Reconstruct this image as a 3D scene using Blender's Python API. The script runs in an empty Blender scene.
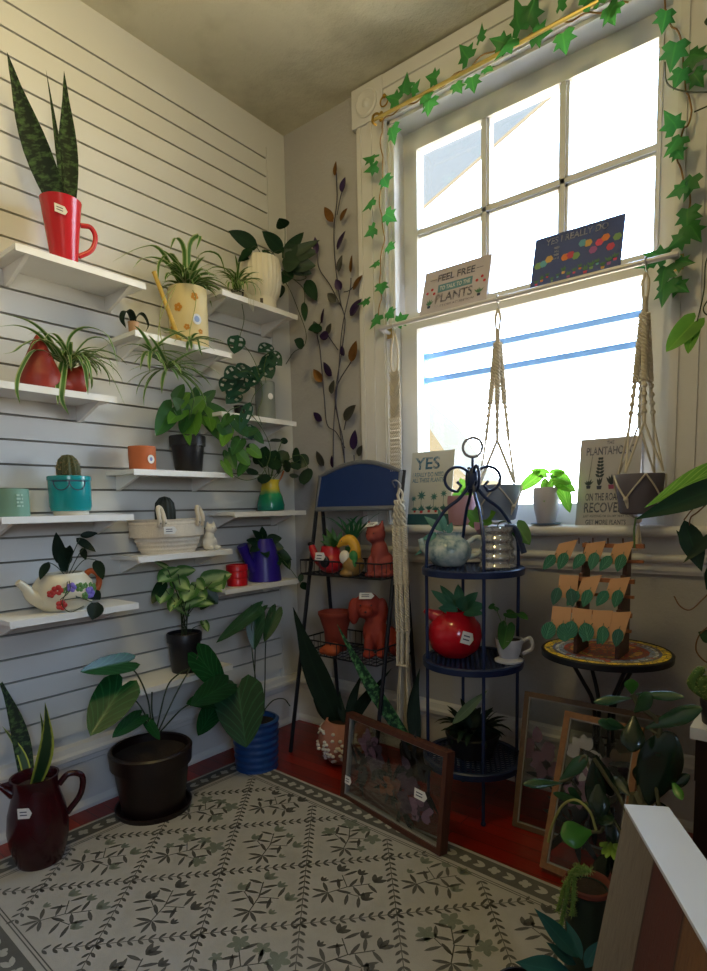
import bpy, bmesh, math, random
from mathutils import Vector, Matrix
R = math.radians
V = Vector
random.seed(7)
scene = bpy.context.scene
COL = scene.collection
ZUP = V((0, 0, 1))

# ------------------------------------------------------------------ camera
F_PX, SHIFT_PX = 588.76, 81.27
CAM = V((1.98, -2.036, 1.03))
_y, _p, _r = R(-38.699), R(-5.762), R(-1.145)
FW = V((math.sin(_y) * math.cos(_p), math.cos(_y) * math.cos(_p), math.sin(_p)))
_rt = V((math.cos(_y), -math.sin(_y), 0))
_up = _rt.cross(FW)
RT = _rt * math.cos(_r) + _up * math.sin(_r)
UPV = _up * math.cos(_r) - _rt * math.sin(_r)
cd = bpy.data.cameras.new('camera')
cd.sensor_fit = 'VERTICAL'
cd.sensor_height = 24.0
cd.lens = 24.0 * F_PX / 971.0
cd.shift_y = SHIFT_PX / 971.0
cd.clip_start = 0.02
co = bpy.data.objects.new('camera', cd)
COL.objects.link(co)
co.matrix_world = Matrix(((RT.x, UPV.x, -FW.x, CAM.x), (RT.y, UPV.y, -FW.y, CAM.y), (RT.z, UPV.z, -FW.z, CAM.z), (0, 0, 0, 1)))
scene.camera = co


def W(px, py, axis, val):
    """point of the room that lies on the plane axis = val, measured from the photograph"""
    d = FW + RT * ((px - 353.5) / F_PX) - UPV * ((py - 485.5 - SHIFT_PX) / F_PX)
    return CAM + d * ((val - CAM[axis]) / d[axis])


def mpp(p):
    """metres that one pixel spans at a point"""
    return (V(p) - CAM).dot(FW) / F_PX


# ------------------------------------------------------------------ mesh builder
class MB:
    def __init__(s):
        s.v, s.f, s.uv, s.mi = [], [], [], []
        s.m = 0

    def add(s, verts, faces, uvs=None):
        o = len(s.v)
        s.v += [tuple(p) for p in verts]
        for f in faces:
            s.f.append([i + o for i in f])
            s.uv.append([uvs[i] for i in f] if uvs else None)
            s.mi.append(s.m)

    def box(s, a, b):
        """axis aligned box between two corners"""
        x0, y0, z0 = a
        x1, y1, z1 = b
        s.add([(x0, y0, z0), (x1, y0, z0), (x1, y1, z0), (x0, y1, z0), (x0, y0, z1), (x1, y0, z1), (x1, y1, z1), (x0, y1, z1)],
              [(0, 3, 2, 1), (4, 5, 6, 7), (0, 1, 5, 4), (1, 2, 6, 5), (2, 3, 7, 6), (3, 0, 4, 7)])

    def obox(s, c, ex, ey, ez):
        """box from centre and three half-axis vectors"""
        c, ex, ey, ez = V(c), V(ex), V(ey), V(ez)
        p = [c + ex * i + ey * j + ez * k for k in (-1, 1) for i, j in ((-1, -1), (1, -1), (1, 1), (-1, 1))]
        s.add(p, [(0, 3, 2, 1), (4, 5, 6, 7), (0, 1, 5, 4), (1, 2, 6, 5), (2, 3, 7, 6), (3, 0, 4, 7)])

    def prism(s, poly, off):
        """polygon extruded along a vector"""
        n = len(poly)
        off = V(off)
        p = [V(q) for q in poly]
        s.add(p + [q + off for q in p], [tuple(range(n))[::-1], tuple(range(n, 2 * n))] + [(i, (i + 1) % n, n + (i + 1) % n, n + i) for i in range(n)])

    def poly(s, pts):
        s.add(pts, [tuple(range(len(pts)))])

    def lathe(s, prof, c, segs=28, sx=1.0, sy=1.0, rot=0.0, axis=None, wave=None, cap=True):
        """profile (radius, height) spun about the vertical through c (or about axis)"""
        c = V(c)
        if axis is None:
            A, B, Z = V((math.cos(rot), math.sin(rot), 0)), V((-math.sin(rot), math.cos(rot), 0)), ZUP
        else:
            Z = V(axis).normalized()
            A = Z.orthogonal().normalized()
            B = Z.cross(A)
        vs, fs, uvs = [], [], []
        n = len(prof)
        for i, (r, z) in enumerate(prof):
            for k in range(segs):
                a = 2 * math.pi * k / segs
                q = r * (wave(a, i) if wave else 1)
                vs.append(c + A * (q * math.cos(a) * sx) + B * (q * math.sin(a) * sy) + Z * z)
                uvs.append((k / segs, i / max(1, n - 1)))
        for i in range(n - 1):
            for k in range(segs):
                k2 = (k + 1) % segs
                fs.append((i * segs + k, i * segs + k2, (i + 1) * segs + k2, (i + 1) * segs + k))
        if cap and prof[0][0] > 1e-5:
            fs.append(tuple(range(segs))[::-1])
        if cap and prof[-1][0] > 1e-5:
            fs.append(tuple((n - 1) * segs + k for k in range(segs)))
        s.add(vs, fs, uvs)

    def tube(s, pts, r, segs=6, closed=False):
        pts = [V(p) for p in pts]
        n = len(pts)
        rs = r if isinstance(r, (list, tuple)) else [r] * n
        prev = None
        vs = []
        for i, p in enumerate(pts):
            if closed:
                t = pts[(i + 1) % n] - pts[i - 1]
            else:
                t = pts[min(i + 1, n - 1)] - pts[max(i - 1, 0)]
            t = t.normalized() if t.length > 1e-9 else ZUP.copy()
            if prev is None:
                a = t.orthogonal().normalized()
            else:
                a = prev - t * prev.dot(t)
                a = a.normalized() if a.length > 1e-6 else t.orthogonal().normalized()
            prev = a
            b = t.cross(a)
            for k in range(segs):
                w = 2 * math.pi * k / segs
                vs.append(p + (a * math.cos(w) + b * math.sin(w)) * rs[i])
        fs = []
        m = n if closed else n - 1
        for i in range(m):
            j = (i + 1) % n
            for k in range(segs):
                k2 = (k + 1) % segs
                fs.append((i * segs + k, i * segs + k2, j * segs + k2, j * segs + k))
        if not closed:
            fs.append(tuple(range(segs))[::-1])
            fs.append(tuple((n - 1) * segs + k for k in range(segs)))
        s.add(vs, fs)

    def ball(s, c, r, rot=None, seg=16, ring=10):
        """ellipsoid"""
        c = V(c)
        r = (r, r, r) if not isinstance(r, (tuple, list)) else r
        M = rot if rot is not None else Matrix.Identity(3)
        vs = [c + M @ V((0, 0, -r[2]))]
        for i in range(1, ring):
            t = -math.pi / 2 + math.pi * i / ring
            for k in range(seg):
                a = 2 * math.pi * k / seg
                vs.append(c + M @ V((r[0] * math.cos(t) * math.cos(a), r[1] * math.cos(t) * math.sin(a), r[2] * math.sin(t))))
        vs.append(c + M @ V((0, 0, r[2])))
        fs = []
        for k in range(seg):
            fs.append((0, 1 + (k + 1) % seg, 1 + k))
            fs.append((len(vs) - 1, 1 + (ring - 2) * seg + k, 1 + (ring - 2) * seg + (k + 1) % seg))
        for i in range(ring - 2):
            for k in range(seg):
                k2 = (k + 1) % seg
                fs.append((1 + i * seg + k, 1 + i * seg + k2, 1 + (i + 1) * seg + k2, 1 + (i + 1) * seg + k))
        s.add(vs, fs)

    def ring(s, c, r, tr, normal, segs=24, ts=6, squash=1.0, a0=0, a1=2 * math.pi):
        n = V(normal).normalized()
        A = ZUP.cross(n)
        A = A.normalized() if A.length > 1e-4 else V((1, 0, 0))
        B = n.cross(A)
        full = abs(a1 - a0 - 2 * math.pi) < 1e-4
        k = segs if full else segs + 1
        s.tube([V(c) + A * (r * math.cos(a0 + (a1 - a0) * i / segs)) + B * (r * squash * math.sin(a0 + (a1 - a0) * i / segs)) for i in range(k)], tr, ts, full)

    def leaf(s, base, d, up, L, wd, shape='ovate', droop=0.0, fold=.18, nseg=8, lobe=0.0, holes=False, ruffle=0.0):
        base, d = V(base), V(d).normalized()
        side = d.cross(V(up))
        side = side.normalized() if side.length > 1e-4 else d.orthogonal().normalized()
        n = side.cross(d)
        us = (-1, -.72, -.28, 0, .28, .72, 1) if holes else (-1, -.82, -.5, -.2, 0, .2, .5, .82, 1) if shape == 'heart' else (-1, -.5, 0, .5, 1)
        if shape == 'heart' and lobe == 0:
            lobe = .2
        vs, uvs, fs = [], [], []
        for i in range(nseg + 1):
            t = i / nseg
            w = PROF[shape](t) * wd / 2
            c = base + d * (L * t) - ZUP * (droop * L * t * t)
            for u in us:
                p = c + side * (u * w) + n * (fold * abs(u) * w + ruffle * wd * math.sin(t * 14 + u * 2) * abs(u)) - d * (lobe * L * (math.sin(math.pi * abs(u) ** .85) if shape == 'heart' else u * u) * (1 - t) ** 2.2)
                vs.append(p)
                uvs.append(((u + 1) / 2, t))
        k = len(us)
        for i in range(nseg):
            for j in range(k - 1):
                if holes and j in (1, 4) and i in ((1, 3) if j == 1 else (2, 4)):
                    continue
                a = i * k + j
                fs.append((a, a + 1, a + k + 1, a + k))
        s.add(vs, fs, uvs)

    def strap(s, pts, wd, up=None, fold=.25, prof='strap'):
        """ribbon leaf that follows a path"""
        pts = [V(p) for p in pts]
        n = len(pts)
        vs, uvs, fs = [], [], []
        d0 = pts[-1] - pts[0]
        h = V((d0.x, d0.y, 0))
        side0 = up if up is not None else (h.cross(ZUP).normalized() if h.length > 1e-4 else V((1, 0, 0)))
        for i, p in enumerate(pts):
            t = pts[min(i + 1, n - 1)] - pts[max(i - 1, 0)]
            t = t.normalized() if t.length > 1e-9 else ZUP
            sd = side0 - t * side0.dot(t)
            sd = sd.normalized() if sd.length > 1e-5 else t.orthogonal().normalized()
            nn = sd.cross(t)
            w = PROF[prof](i / (n - 1)) * wd / 2
            for u in (-1, 0, 1):
                vs.append(p + sd * (u * w) + nn * (fold * abs(u) * w))
                uvs.append(((u + 1) / 2, i / (n - 1)))
        for i in range(n - 1):
            for j in (0, 1):
                a = i * 3 + j
                fs.append((a, a + 1, a + 4, a + 3))
        s.add(vs, fs, uvs)

    def ivy(s, c, d, up, L):
        """five pointed ivy leaf"""
        d = V(d).normalized()
        side = d.cross(V(up))
        side = side.normalized() if side.length > 1e-4 else d.orthogonal().normalized()
        n = side.cross(d)
        O = [(0, -.05), (.26, -.2), (.52, -.02), (.34, .16), (.56, .42), (.26, .46), (0, 1), (-.26, .46), (-.56, .42), (-.34, .16), (-.52, -.02), (-.26, -.2)]
        vs = [V(c) + d * (.2 * L) + n * (.10 * L)] + [V(c) + side * (x * L) + d * (y * L) - n * (.10 * L * abs(x) * 2) for x, y in O]
        k = len(O)
        s.add(vs, [(0, 1 + i, 1 + (i + 1) % k) for i in range(k)], [(.5, .3)] + [(.5 + x, y) for x, y in O])

    def build(s, name, mats, parent=None, smooth=True, origin=None):
        if not isinstance(mats, (list, tuple)):
            mats = [mats]
        org = ORG[parent.name] if parent is not None else V(origin if origin is not None else base_of(s.v))
        me = bpy.data.meshes.new(name)
        me.from_pydata([(V(p) - org)[:] for p in s.v], [], s.f)
        for m in mats:
            me.materials.append(m)
        me.polygons.foreach_set('material_index', [min(i, len(mats) - 1) for i in s.mi])
        if any(u is not None for u in s.uv):
            lay = me.uv_layers.new(name='UVMap')
            li = 0
            for f, u in zip(s.f, s.uv):
                for k in range(len(f)):
                    lay.data[li].uv = u[k] if u else (0, 0)
                    li += 1
        if smooth:
            me.polygons.foreach_set('use_smooth', [True] * len(me.polygons))
            try:
                me.set_sharp_from_angle(angle=R(42))
            except Exception:
                pass
        me.validate()
        me.update()
        o = bpy.data.objects.new(name, me)
        COL.objects.link(o)
        if parent is not None:
            o.parent = parent
        else:
            o.location = org
        ORG[o.name] = org
        return o


ORG = {}


def base_of(vs):
    xs = [p[0] for p in vs]
    ys = [p[1] for p in vs]
    return V(((min(xs) + max(xs)) / 2, (min(ys) + max(ys)) / 2, min(p[2] for p in vs)))


def _sin(x):
    return max(0.0, math.sin(max(0.0, min(math.pi, x))))


PROF = {
    'ovate': lambda t: _sin(math.pi * t ** .75) ** .8,
    'heart': lambda t: 0 if t >= 1 else (.84 + .42 * t) * (1 - t ** 1.7) ** .85,
    'lance': lambda t: _sin(math.pi * t ** .8) ** 1.1,
    'strap': lambda t: (.75 + .25 * min(1, 5 * t)) * (1 - t ** 4) + .02,
    'paddle': lambda t: .14 + .86 * _sin(math.pi * t ** 1.5) ** .8 if t < .999 else .05,
    'snake': lambda t: (.62 + .38 * math.sin(math.pi * min(1, t * 1.25))) * (1 - t ** 3.2) + .01,
    'round': lambda t: _sin(math.pi * t) ** .55,
}


def tag(o, label, cat, group=None, kind='thing'):
    o['label'], o['category'], o['kind'] = label, cat, kind
    if group:
        o['group'] = group
    return o


def T(name, label, cat, loc, group=None):
    o = bpy.data.objects.new(name, None)
    o.empty_display_size = .05
    COL.objects.link(o)
    o.location = loc
    ORG[o.name] = V(loc)
    return tag(o, label, cat, group)


def struct(o, label=None):
    o['kind'] = 'structure'
    if label:
        o['label'] = label
    return o


def one(mb, name, mat, label, cat, group=None, smooth=True):
    return tag(mb.build(name, mat, None, smooth), label, cat, group)


# ------------------------------------------------------------------ materials
def lin(h):
    h = h.lstrip('#')
    c = [int(h[i:i + 2], 16) / 255 for i in (0, 2, 4)]
    return tuple(x / 12.92 if x <= .04045 else ((x + .055) / 1.055) ** 2.4 for x in c)


class NT:
    def __init__(s, name):
        s.mat = bpy.data.materials.new(name)
        s.mat.use_nodes = True
        s.t = s.mat.node_tree
        s.t.nodes.clear()
        s.out = s.n('ShaderNodeOutputMaterial')

    def n(s, kind, **kw):
        o = s.t.nodes.new(kind)
        for k, v in kw.items():
            if k[0] == 'i' and k[1:].isdigit():
                o.inputs[int(k[1:])].default_value = v
            else:
                setattr(o, k, v)
        return o

    def l(s, a, b):
        s.t.links.new(a, b)

    def bsdf(s, col=None, rough=.5, metal=0.0, **kw):
        b = s.n('ShaderNodeBsdfPrincipled')
        if col is not None:
            b.inputs['Base Color'].default_value = (*col, 1)
        b.inputs['Roughness'].default_value = rough
        b.inputs['Metallic'].default_value = metal
        for k, v in kw.items():
            b.inputs[k.replace('_', ' ')].default_value = v
        return b

    def mix(s, a, b, fac):
        m = s.n('ShaderNodeMix', data_type='RGBA')
        for sock, x in ((m.inputs[6], a), (m.inputs[7], b)):
            if isinstance(x, tuple):
                sock.default_value = (*x[:3], 1)
            else:
                s.l(x, sock)
        if isinstance(fac, float):
            m.inputs[0].default_value = fac
        else:
            s.l(fac, m.inputs[0])
        return m.outputs[2]

    def ramp(s, fac, stops, interp='LINEAR'):
        r = s.n('ShaderNodeValToRGB')
        r.color_ramp.interpolation = interp
        e = r.color_ramp.elements
        while len(e) < len(stops):
            e.new(.5)
        for el, (p, c) in zip(e, stops):
            el.position = p
            el.color = (*c, 1) if isinstance(c, tuple) else (c, c, c, 1)
        s.l(fac, r.inputs[0])
        return r.outputs[0]

    def noise(s, scale, detail=3, rough=.5, vec=None, stretch=None):
        t = s.n('ShaderNodeTexNoise')
        t.inputs['Scale'].default_value = scale
        t.inputs['Detail'].default_value = detail
        t.inputs['Roughness'].default_value = rough
        if vec is None:
            vec = s.n('ShaderNodeTexCoord').outputs['Object']
        if stretch:
            mp = s.n('ShaderNodeMapping')
            mp.inputs['Scale'].default_value = stretch
            s.l(vec, mp.inputs[0])
            vec = mp.outputs[0]
        s.l(vec, t.inputs['Vector'])
        return t.outputs['Fac']

    def bump(s, h, b, strength=.3, dist=.01):
        k = s.n('ShaderNodeBump')
        k.inputs['Strength'].default_value = strength
        k.inputs['Distance'].default_value = dist
        s.l(h, k.inputs['Height'])
        s.l(k.outputs[0], b.inputs['Normal'])


MATS = {}


def M(hexcol, rough=.5, metal=0.0, var=.12, scale=18, bump=0.0, bscale=60, name=None, spec=.5, stretch=None, trans=0.0, ior=1.45):
    """plain coloured surface with a slight procedural variation"""
    key = (hexcol, rough, metal, var, scale, bump, bscale, spec, stretch, trans)
    if key in MATS:
        return MATS[key]
    t = NT(name or 'surface_' + hexcol.strip('#'))
    c = lin(hexcol)
    b = t.bsdf(c, rough, metal, Specular_IOR_Level=spec)
    if var > 0:
        f = t.noise(scale, 3, .55, stretch=stretch)
        t.l(t.mix(tuple(x * (1 - var) for x in c), tuple(min(1, x * (1 + var)) for x in c), f), b.inputs['Base Color'])
    if bump > 0:
        t.bump(t.noise(bscale, 4, .6), b, bump, .004)
    if trans > 0:
        b.inputs['Transmission Weight'].default_value = trans
        b.inputs['IOR'].default_value = ior
    t.l(b.outputs[0], t.out.inputs[0])
    MATS[key] = t.mat
    return t.mat


def leafmat(name, dark, light, pattern='plain', rough=.45, transl=.3, third='#ffffff', spec=.35):
    """leaf skin: colour from the leaf's own coordinates (u across, v along), some light passes through"""
    t = NT(name)
    uv = t.n('ShaderNodeUVMap').outputs[0]
    sp = t.n('ShaderNodeSeparateXYZ')
    t.l(uv, sp.inputs[0])
    a, c, w = lin(dark), lin(light), lin(third)
    nz = t.noise(14, 3)
    absu = t.n('ShaderNodeMath', operation='ABSOLUTE')
    sub = t.n('ShaderNodeMath', operation='SUBTRACT')
    sub.inputs[1].default_value = .5
    t.l(sp.outputs[0], sub.inputs[0])
    t.l(sub.outputs[0], absu.inputs[0])
    col = t.mix(a, c, nz)
    if pattern == 'plain':
        rib = t.ramp(absu.outputs[0], [(0, 1.0), (.05, 0.0)])
        col = t.mix(col, c, rib)
    elif pattern == 'spider':
        edge = t.ramp(absu.outputs[0], [(.25, 0.0), (.36, 1.0)])
        col = t.mix(col, w, edge)
    elif pattern == 'snake':
        bn = t.noise(1, 4, .6, vec=uv, stretch=(2.2, 24, 1))
        col = t.mix(a, c, t.ramp(bn, [(.47, 0.0), (.66, 1.0)]))
    elif pattern == 'snake_edge':
        col = t.mix(col, w, t.ramp(absu.outputs[0], [(.3, 0.0), (.4, 1.0)]))
    elif pattern == 'pale_centre':
        n2 = t.noise(30, 4)
        ad = t.n('ShaderNodeMath', operation='MULTIPLY_ADD')
        t.l(n2, ad.inputs[0])
        ad.inputs[1].default_value = .35
        t.l(absu.outputs[0], ad.inputs[2])
        col = t.mix(w, col, t.ramp(ad.outputs[0], [(.28, 0.0), (.5, 1.0)]))
    elif pattern == 'veins':
        wv = t.n('ShaderNodeTexWave', wave_type='BANDS', bands_direction='DIAGONAL')
        wv.inputs['Scale'].default_value = 3.5
        cmb = t.n('ShaderNodeCombineXYZ')
        t.l(absu.outputs[0], cmb.inputs[0])
        t.l(sp.outputs[1], cmb.inputs[1])
        t.l(cmb.outputs[0], wv.inputs[0])
        v = t.ramp(wv.outputs['Fac'], [(.86, 0.0), (.97, .6)])
        col = t.mix(t.mix(col, w, v), w, t.ramp(absu.outputs[0], [(0, .8), (.03, 0.0)]))
    b = t.bsdf(None, rough, 0, Specular_IOR_Level=spec)
    t.l(col, b.inputs['Base Color'])
    if transl > 0:
        tr = t.n('ShaderNodeBsdfTranslucent')
        t.l(col, tr.inputs[0])
        mx = t.n('ShaderNodeMixShader')
        mx.inputs[0].default_value = transl
        t.l(b.outputs[0], mx.inputs[1])
        t.l(tr.outputs[0], mx.inputs[2])
        t.l(mx.outputs[0], t.out.inputs[0])
    else:
        t.l(b.outputs[0], t.out.inputs[0])
    return t.mat


def glassmat(name, tint=(1, 1, 1), refl=.06):
    """thin pane: lets light straight through and mirrors a little"""
    t = NT(name)
    tr = t.n('ShaderNodeBsdfTransparent')
    tr.inputs[0].default_value = (*tint, 1)
    gl = t.n('ShaderNodeBsdfGlossy')
    gl.inputs['Roughness'].default_value = .03
    mx = t.n('ShaderNodeMixShader')
    fr = t.n('ShaderNodeFresnel')
    fr.inputs[0].default_value = 1.3
    mul = t.n('ShaderNodeMath', operation='MULTIPLY')
    mul.inputs[1].default_value = refl / .06
    t.l(fr.outputs[0], mul.inputs[0])
    t.l(mul.outputs[0], mx.inputs[0])
    t.l(tr.outputs[0], mx.inputs[1])
    t.l(gl.outputs[0], mx.inputs[2])
    t.l(mx.outputs[0], t.out.inputs[0])
    return t.mat


def woodmat(name, a, b, grain=(1, 14, 14), rough=.5, scale=6):
    t = NT(name)
    f = t.noise(scale, 5, .65, stretch=grain)
    bs = t.bsdf(None, rough)
    t.l(t.mix(lin(a), lin(b), t.ramp(f, [(.3, 0.0), (.7, 1.0)])), bs.inputs['Base Color'])
    t.bump(f, bs, .12, .003)
    t.l(bs.outputs[0], t.out.inputs[0])
    return t.mat


KC = [1.0]
# ------------------------------------------------------------------ shared builders
def pot(root, name, c, prof, mat, th=.005, soil=.88, segs=32, wave=None, soil_mat=None, sx=1, sy=1, rot=0):
    """open vessel: outer wall, lip, inner wall and floor, plus the soil inside"""
    if KC[0] != 1:
        prof = [(r * KC[0], z) for r, z in prof]
    H = prof[-1][1]
    zs = H * soil
    inner = [(max(.002, r - th), z) for r, z in prof if z > zs]
    rs = None
    for (r0, z0), (r1, z1) in zip(prof, prof[1:]):
        if z0 <= zs <= z1:
            rs = r0 + (r1 - r0) * (zs - z0) / max(1e-6, z1 - z0) - th
    rs = rs or prof[-1][0] - th
    full = list(prof) + inner[::-1] + [(max(.002, rs), zs - .002), (.0005, zs - .002)]
    mb = MB()
    mb.lathe(full, c, segs, wave=wave, sx=sx, sy=sy, rot=rot)
    b = mb.build(name, mat, root)
    if soil_mat is not False:
        s = MB()
        s.lathe([(max(.002, rs - .001), zs - .001), (max(.002, rs - .003), zs + .003), (.0005, zs + .006)], c, 20, sx=sx, sy=sy, rot=rot)
        s.build('soil', soil_mat or SOIL, root)
    return b


def arch(p0, az, el, L, bend, n=9, xmin=None):
    """points along an arching leaf: starts at elevation el, turns downwards by bend over its length"""
    p = V(p0)
    out = [p.copy()]
    for i in range(n):
        e = el - bend * ((i + .5) / n) ** 1.2
        p = p + V((math.cos(az) * math.cos(e), math.sin(az) * math.cos(e), math.sin(e))) * (L / n)
        q = p.copy()
        if xmin is not None and q.x < xmin:
            q.x = xmin
        out.append(keep_off(q))
    return out


def spl(pts, k=6):
    """Catmull-Rom through points"""
    P = [V(p) for p in pts]
    if len(P) < 3:
        return P
    P = [P[0] * 2 - P[1]] + P + [P[-1] * 2 - P[-2]]
    out = []
    for i in range(1, len(P) - 2):
        a, b, c, d = P[i - 1:i + 3]
        for j in range(k):
            t = j / k
            out.append(.5 * ((2 * b) + (c - a) * t + (2 * a - 5 * b + 4 * c - d) * t * t + (3 * b - a - 3 * c + d) * t ** 3))
    out.append(P[-2])
    return out


CURZ = [None]   # top of the shelf board the plant being built stands on


def WS(px, py, axis, val):
    """like W, but foliage that hangs below its shelf passes in front of the board and stays off the walls"""
    p = W(px, py, axis, val)
    if axis == 0 and CURZ[0] is not None:
        if p.z < CURZ[0] + .035 and p.x < .203:
            p = W(px, py, 0, .203)
        if p.y > -.022:
            p = W(px, py, 1, -.022)
    return p


def keep_off(p):
    if CURZ[0] is not None:
        if p.z < CURZ[0] + .006 and p.x < .196:
            if p.z > CURZ[0] - .02:
                p.z = CURZ[0] + .013
            else:
                p.x = .196
        p.y = min(p.y, -.022)
    return p


def wpts(pts, axis, val):
    """photo points to room points on one plane; a third number shifts the plane for that point"""
    return [WS(p[0], p[1], axis, val + (p[2] if len(p) > 2 else 0)) for p in pts]


def leafpx(mb, b, t, axis, val, wpx, shape='ovate', dv=0.0, tilt=0.3, **kw):
    B, E = WS(b[0], b[1], axis, val + (b[2] if len(b) > 2 else 0)), WS(t[0], t[1], axis, val + dv + (b[2] if len(b) > 2 else 0))
    if axis == 0 and CURZ[0] is not None and (B.x > .2) != (E.x > .2) and min(B.z, E.z) < CURZ[0] + .02:
        B, E = W(b[0], b[1], 0, .206), W(t[0], t[1], 0, .206 + max(0, dv))
    up = (CAM - B).normalized() + ZUP * tilt + V((random.uniform(-.25, .25), random.uniform(-.25, .25), 0))
    mb.leaf(B, E - B, up, (E - B).length, wpx * mpp(B), shape, **kw)


def tagcard(root, c, ex, ey, w, h, name='price_tag'):
    """small paper price tag with two pen strokes"""
    ex, ey = V(ex).normalized(), V(ey).normalized()
    n = ex.cross(ey).normalized()
    mb = MB()
    c = V(c)
    mb.prism([c - ex * w / 2 - ey * h / 2, c + ex * w * .3 - ey * h / 2, c + ex * w / 2, c + ex * w * .3 + ey * h / 2, c - ex * w / 2 + ey * h / 2], n * .0012)
    mb.m = 1
    for k in (-.15, .15):
        mb.obox(c - ex * w * .1 + ey * h * k + n * .0013, ex * w * .25, ey * h * .05, n * .0003)
    return mb.build(name, [PAPER, INK], root, smooth=False)


def camdir(p):
    """horizontal unit vector from a point towards the viewing position"""
    d = CAM - V(p)
    d.z = 0
    return d.normalized()


def text_into(mb, s, org, ex, ey, w, h, off=.0012, bold=.02):
    """lettering centred on org, fitted to w x h"""
    cu = bpy.data.curves.new('txt', 'FONT')
    cu.body = s
    cu.resolution_u = 3
    cu.offset = bold
    ob = bpy.data.objects.new('txt', cu)
    COL.objects.link(ob)
    dg = bpy.context.evaluated_depsgraph_get()
    me = bpy.data.meshes.new_from_object(ob.evaluated_get(dg))
    vs = [v.co.copy() for v in me.vertices]
    fs = [tuple(p.vertices) for p in me.polygons]
    bpy.data.objects.remove(ob)
    bpy.data.meshes.remove(me)
    bpy.data.curves.remove(cu)
    if not vs:
        return
    x0, x1 = min(v.x for v in vs), max(v.x for v in vs)
    y0, y1 = min(v.y for v in vs), max(v.y for v in vs)
    ex, ey = V(ex).normalized(), V(ey).normalized()
    n = ex.cross(ey)
    mb.add([V(org) + ex * ((v.x - (x0 + x1) / 2) * w / max(1e-6, x1 - x0)) + ey * ((v.y - (y0 + y1) / 2) * h / max(1e-6, y1 - y0)) + n * off for v in vs], fs)


def disc(mb, c, ex, ey, rx, ry, off, k=12):
    ex, ey = V(ex).normalized(), V(ey).normalized()
    n = ex.cross(ey)
    mb.poly([V(c) + ex * rx * math.cos(2 * math.pi * i / k) + ey * ry * math.sin(2 * math.pi * i / k) + n * off for i in range(k)])


def fuse(o, voxel, smooth=6):
    """one continuous skin over overlapping shapes"""
    m = o.modifiers.new('skin', 'REMESH')
    m.mode = 'VOXEL'
    m.voxel_size = voxel
    m.use_smooth_shade = True
    s = o.modifiers.new('soften', 'SMOOTH')
    s.iterations = smooth
    s.factor = .5
    return o


def lookrot(d, up=(0, 0, 1)):
    """rotation whose x axis points along d"""
    x = V(d).normalized()
    y = V(up).cross(x).normalized()
    z = x.cross(y)
    return Matrix((x, y, z)).transposed()


def rads(vals, n):
    """radii blended along n points"""
    out = []
    for i in range(n):
        f = i / (n - 1) * (len(vals) - 1)
        j = min(int(f), len(vals) - 2)
        out.append(vals[j] + (vals[j + 1] - vals[j]) * (f - j))
    return out


def taper(mb, pts, vals, segs=12, k=6):
    p = spl(pts, k)
    mb.tube(p, rads(vals, len(p)), segs)


# common skins
SOIL = M('#2c211a', .95, var=.5, scale=120, bump=.8, bscale=200, name='soil')
PAPER = M('#e6e4e0', .8, var=.03, name='paper')
INK = M('#3b3b55', .7, var=0, name='ink')
WHITE = M('#e9e7e2', .45, var=.04, name='white_laminate')
BLACKPOT = M('#15151a', .4, var=.1, name='black_plastic')
TERRA = M('#c0683c', .8, var=.15, bump=.15, name='terracotta')
TERRA_RED = M('#84301f', .75, var=.18, bump=.15, name='red_terracotta')
STEEL_BLACK = M('#1d2028', .4, .3, var=.15, name='black_iron')
NAVY_IRON = M('#1c2b50', .38, .2, var=.12, name='blue_black_iron')
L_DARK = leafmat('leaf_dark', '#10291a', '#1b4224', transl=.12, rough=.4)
L_BLACK = leafmat('leaf_blackish', '#0f1d14', '#1b3022', transl=.08, rough=.5, spec=.25)
L_MID = leafmat('leaf_mid', '#224a24', '#3f7434', transl=.22)
L_BRIGHT = leafmat('leaf_bright', '#447f28', '#79ad40', transl=.32)
L_BACKLIT = leafmat('leaf_backlit_tone', '#3f7f1e', '#6fae30', 'veins', transl=.42, third='#9ccb55')  # brightness of leaves lit from behind, put into the green
L_TEAL = leafmat('leaf_blue_green', '#153a2c', '#245543', transl=.15)
L_SPIDER = leafmat('leaf_spider', '#3c6a2c', '#5c8a3e', 'spider', transl=.3, third='#b4c088')
L_SNAKE = leafmat('leaf_snake', '#12231a', '#46653a', 'snake', transl=.05, rough=.55, spec=.2)
L_SNAKE_Y = leafmat('leaf_snake_yellow', '#1f3a22', '#35562d', 'snake_edge', transl=.12, third='#b5bf4a')
L_SYNG = leafmat('leaf_pale_centre', '#3f6d33', '#5f9148', 'pale_centre', transl=.25, third='#b6cf8c')
L_IVY = leafmat('leaf_ivy_cloth', '#27653a', '#468f40', transl=.35, third='#cfe8a0')
STEM = M('#4c6b34', .6, var=.2, name='green_stem')
STEM_DARK = M('#2c3a24', .6, var=.2, name='dark_stem')
STEM_BROWN = M('#6b4a30', .7, var=.3, name='brown_stem')
CORD = M('#cfc6b4', .9, var=.12, scale=200, bump=.6, bscale=300, name='cotton_cord')
BRASS = M('#b08c3e', .3, .9, var=.1, name='brass')
# ================================================================== THE ROOM
RX1, RY0, CEIL = 3.7, -4.3, 2.697
PITCH, SLOT0 = 0.0759, 2.55


def plaster(name, hexcol, bump=.35, sc=55, var=.05):
    t = NT(name)
    b = t.bsdf(lin(hexcol), .85)
    c = lin(hexcol)
    f = t.noise(3, 4, .6)
    t.l(t.mix(tuple(x * (1 - var) for x in c), tuple(min(1, x * (1 + var)) for x in c), f), b.inputs['Base Color'])
    t.bump(t.noise(sc, 5, .65), b, bump, .006)
    t.l(b.outputs[0], t.out.inputs[0])
    return t.mat


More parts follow.
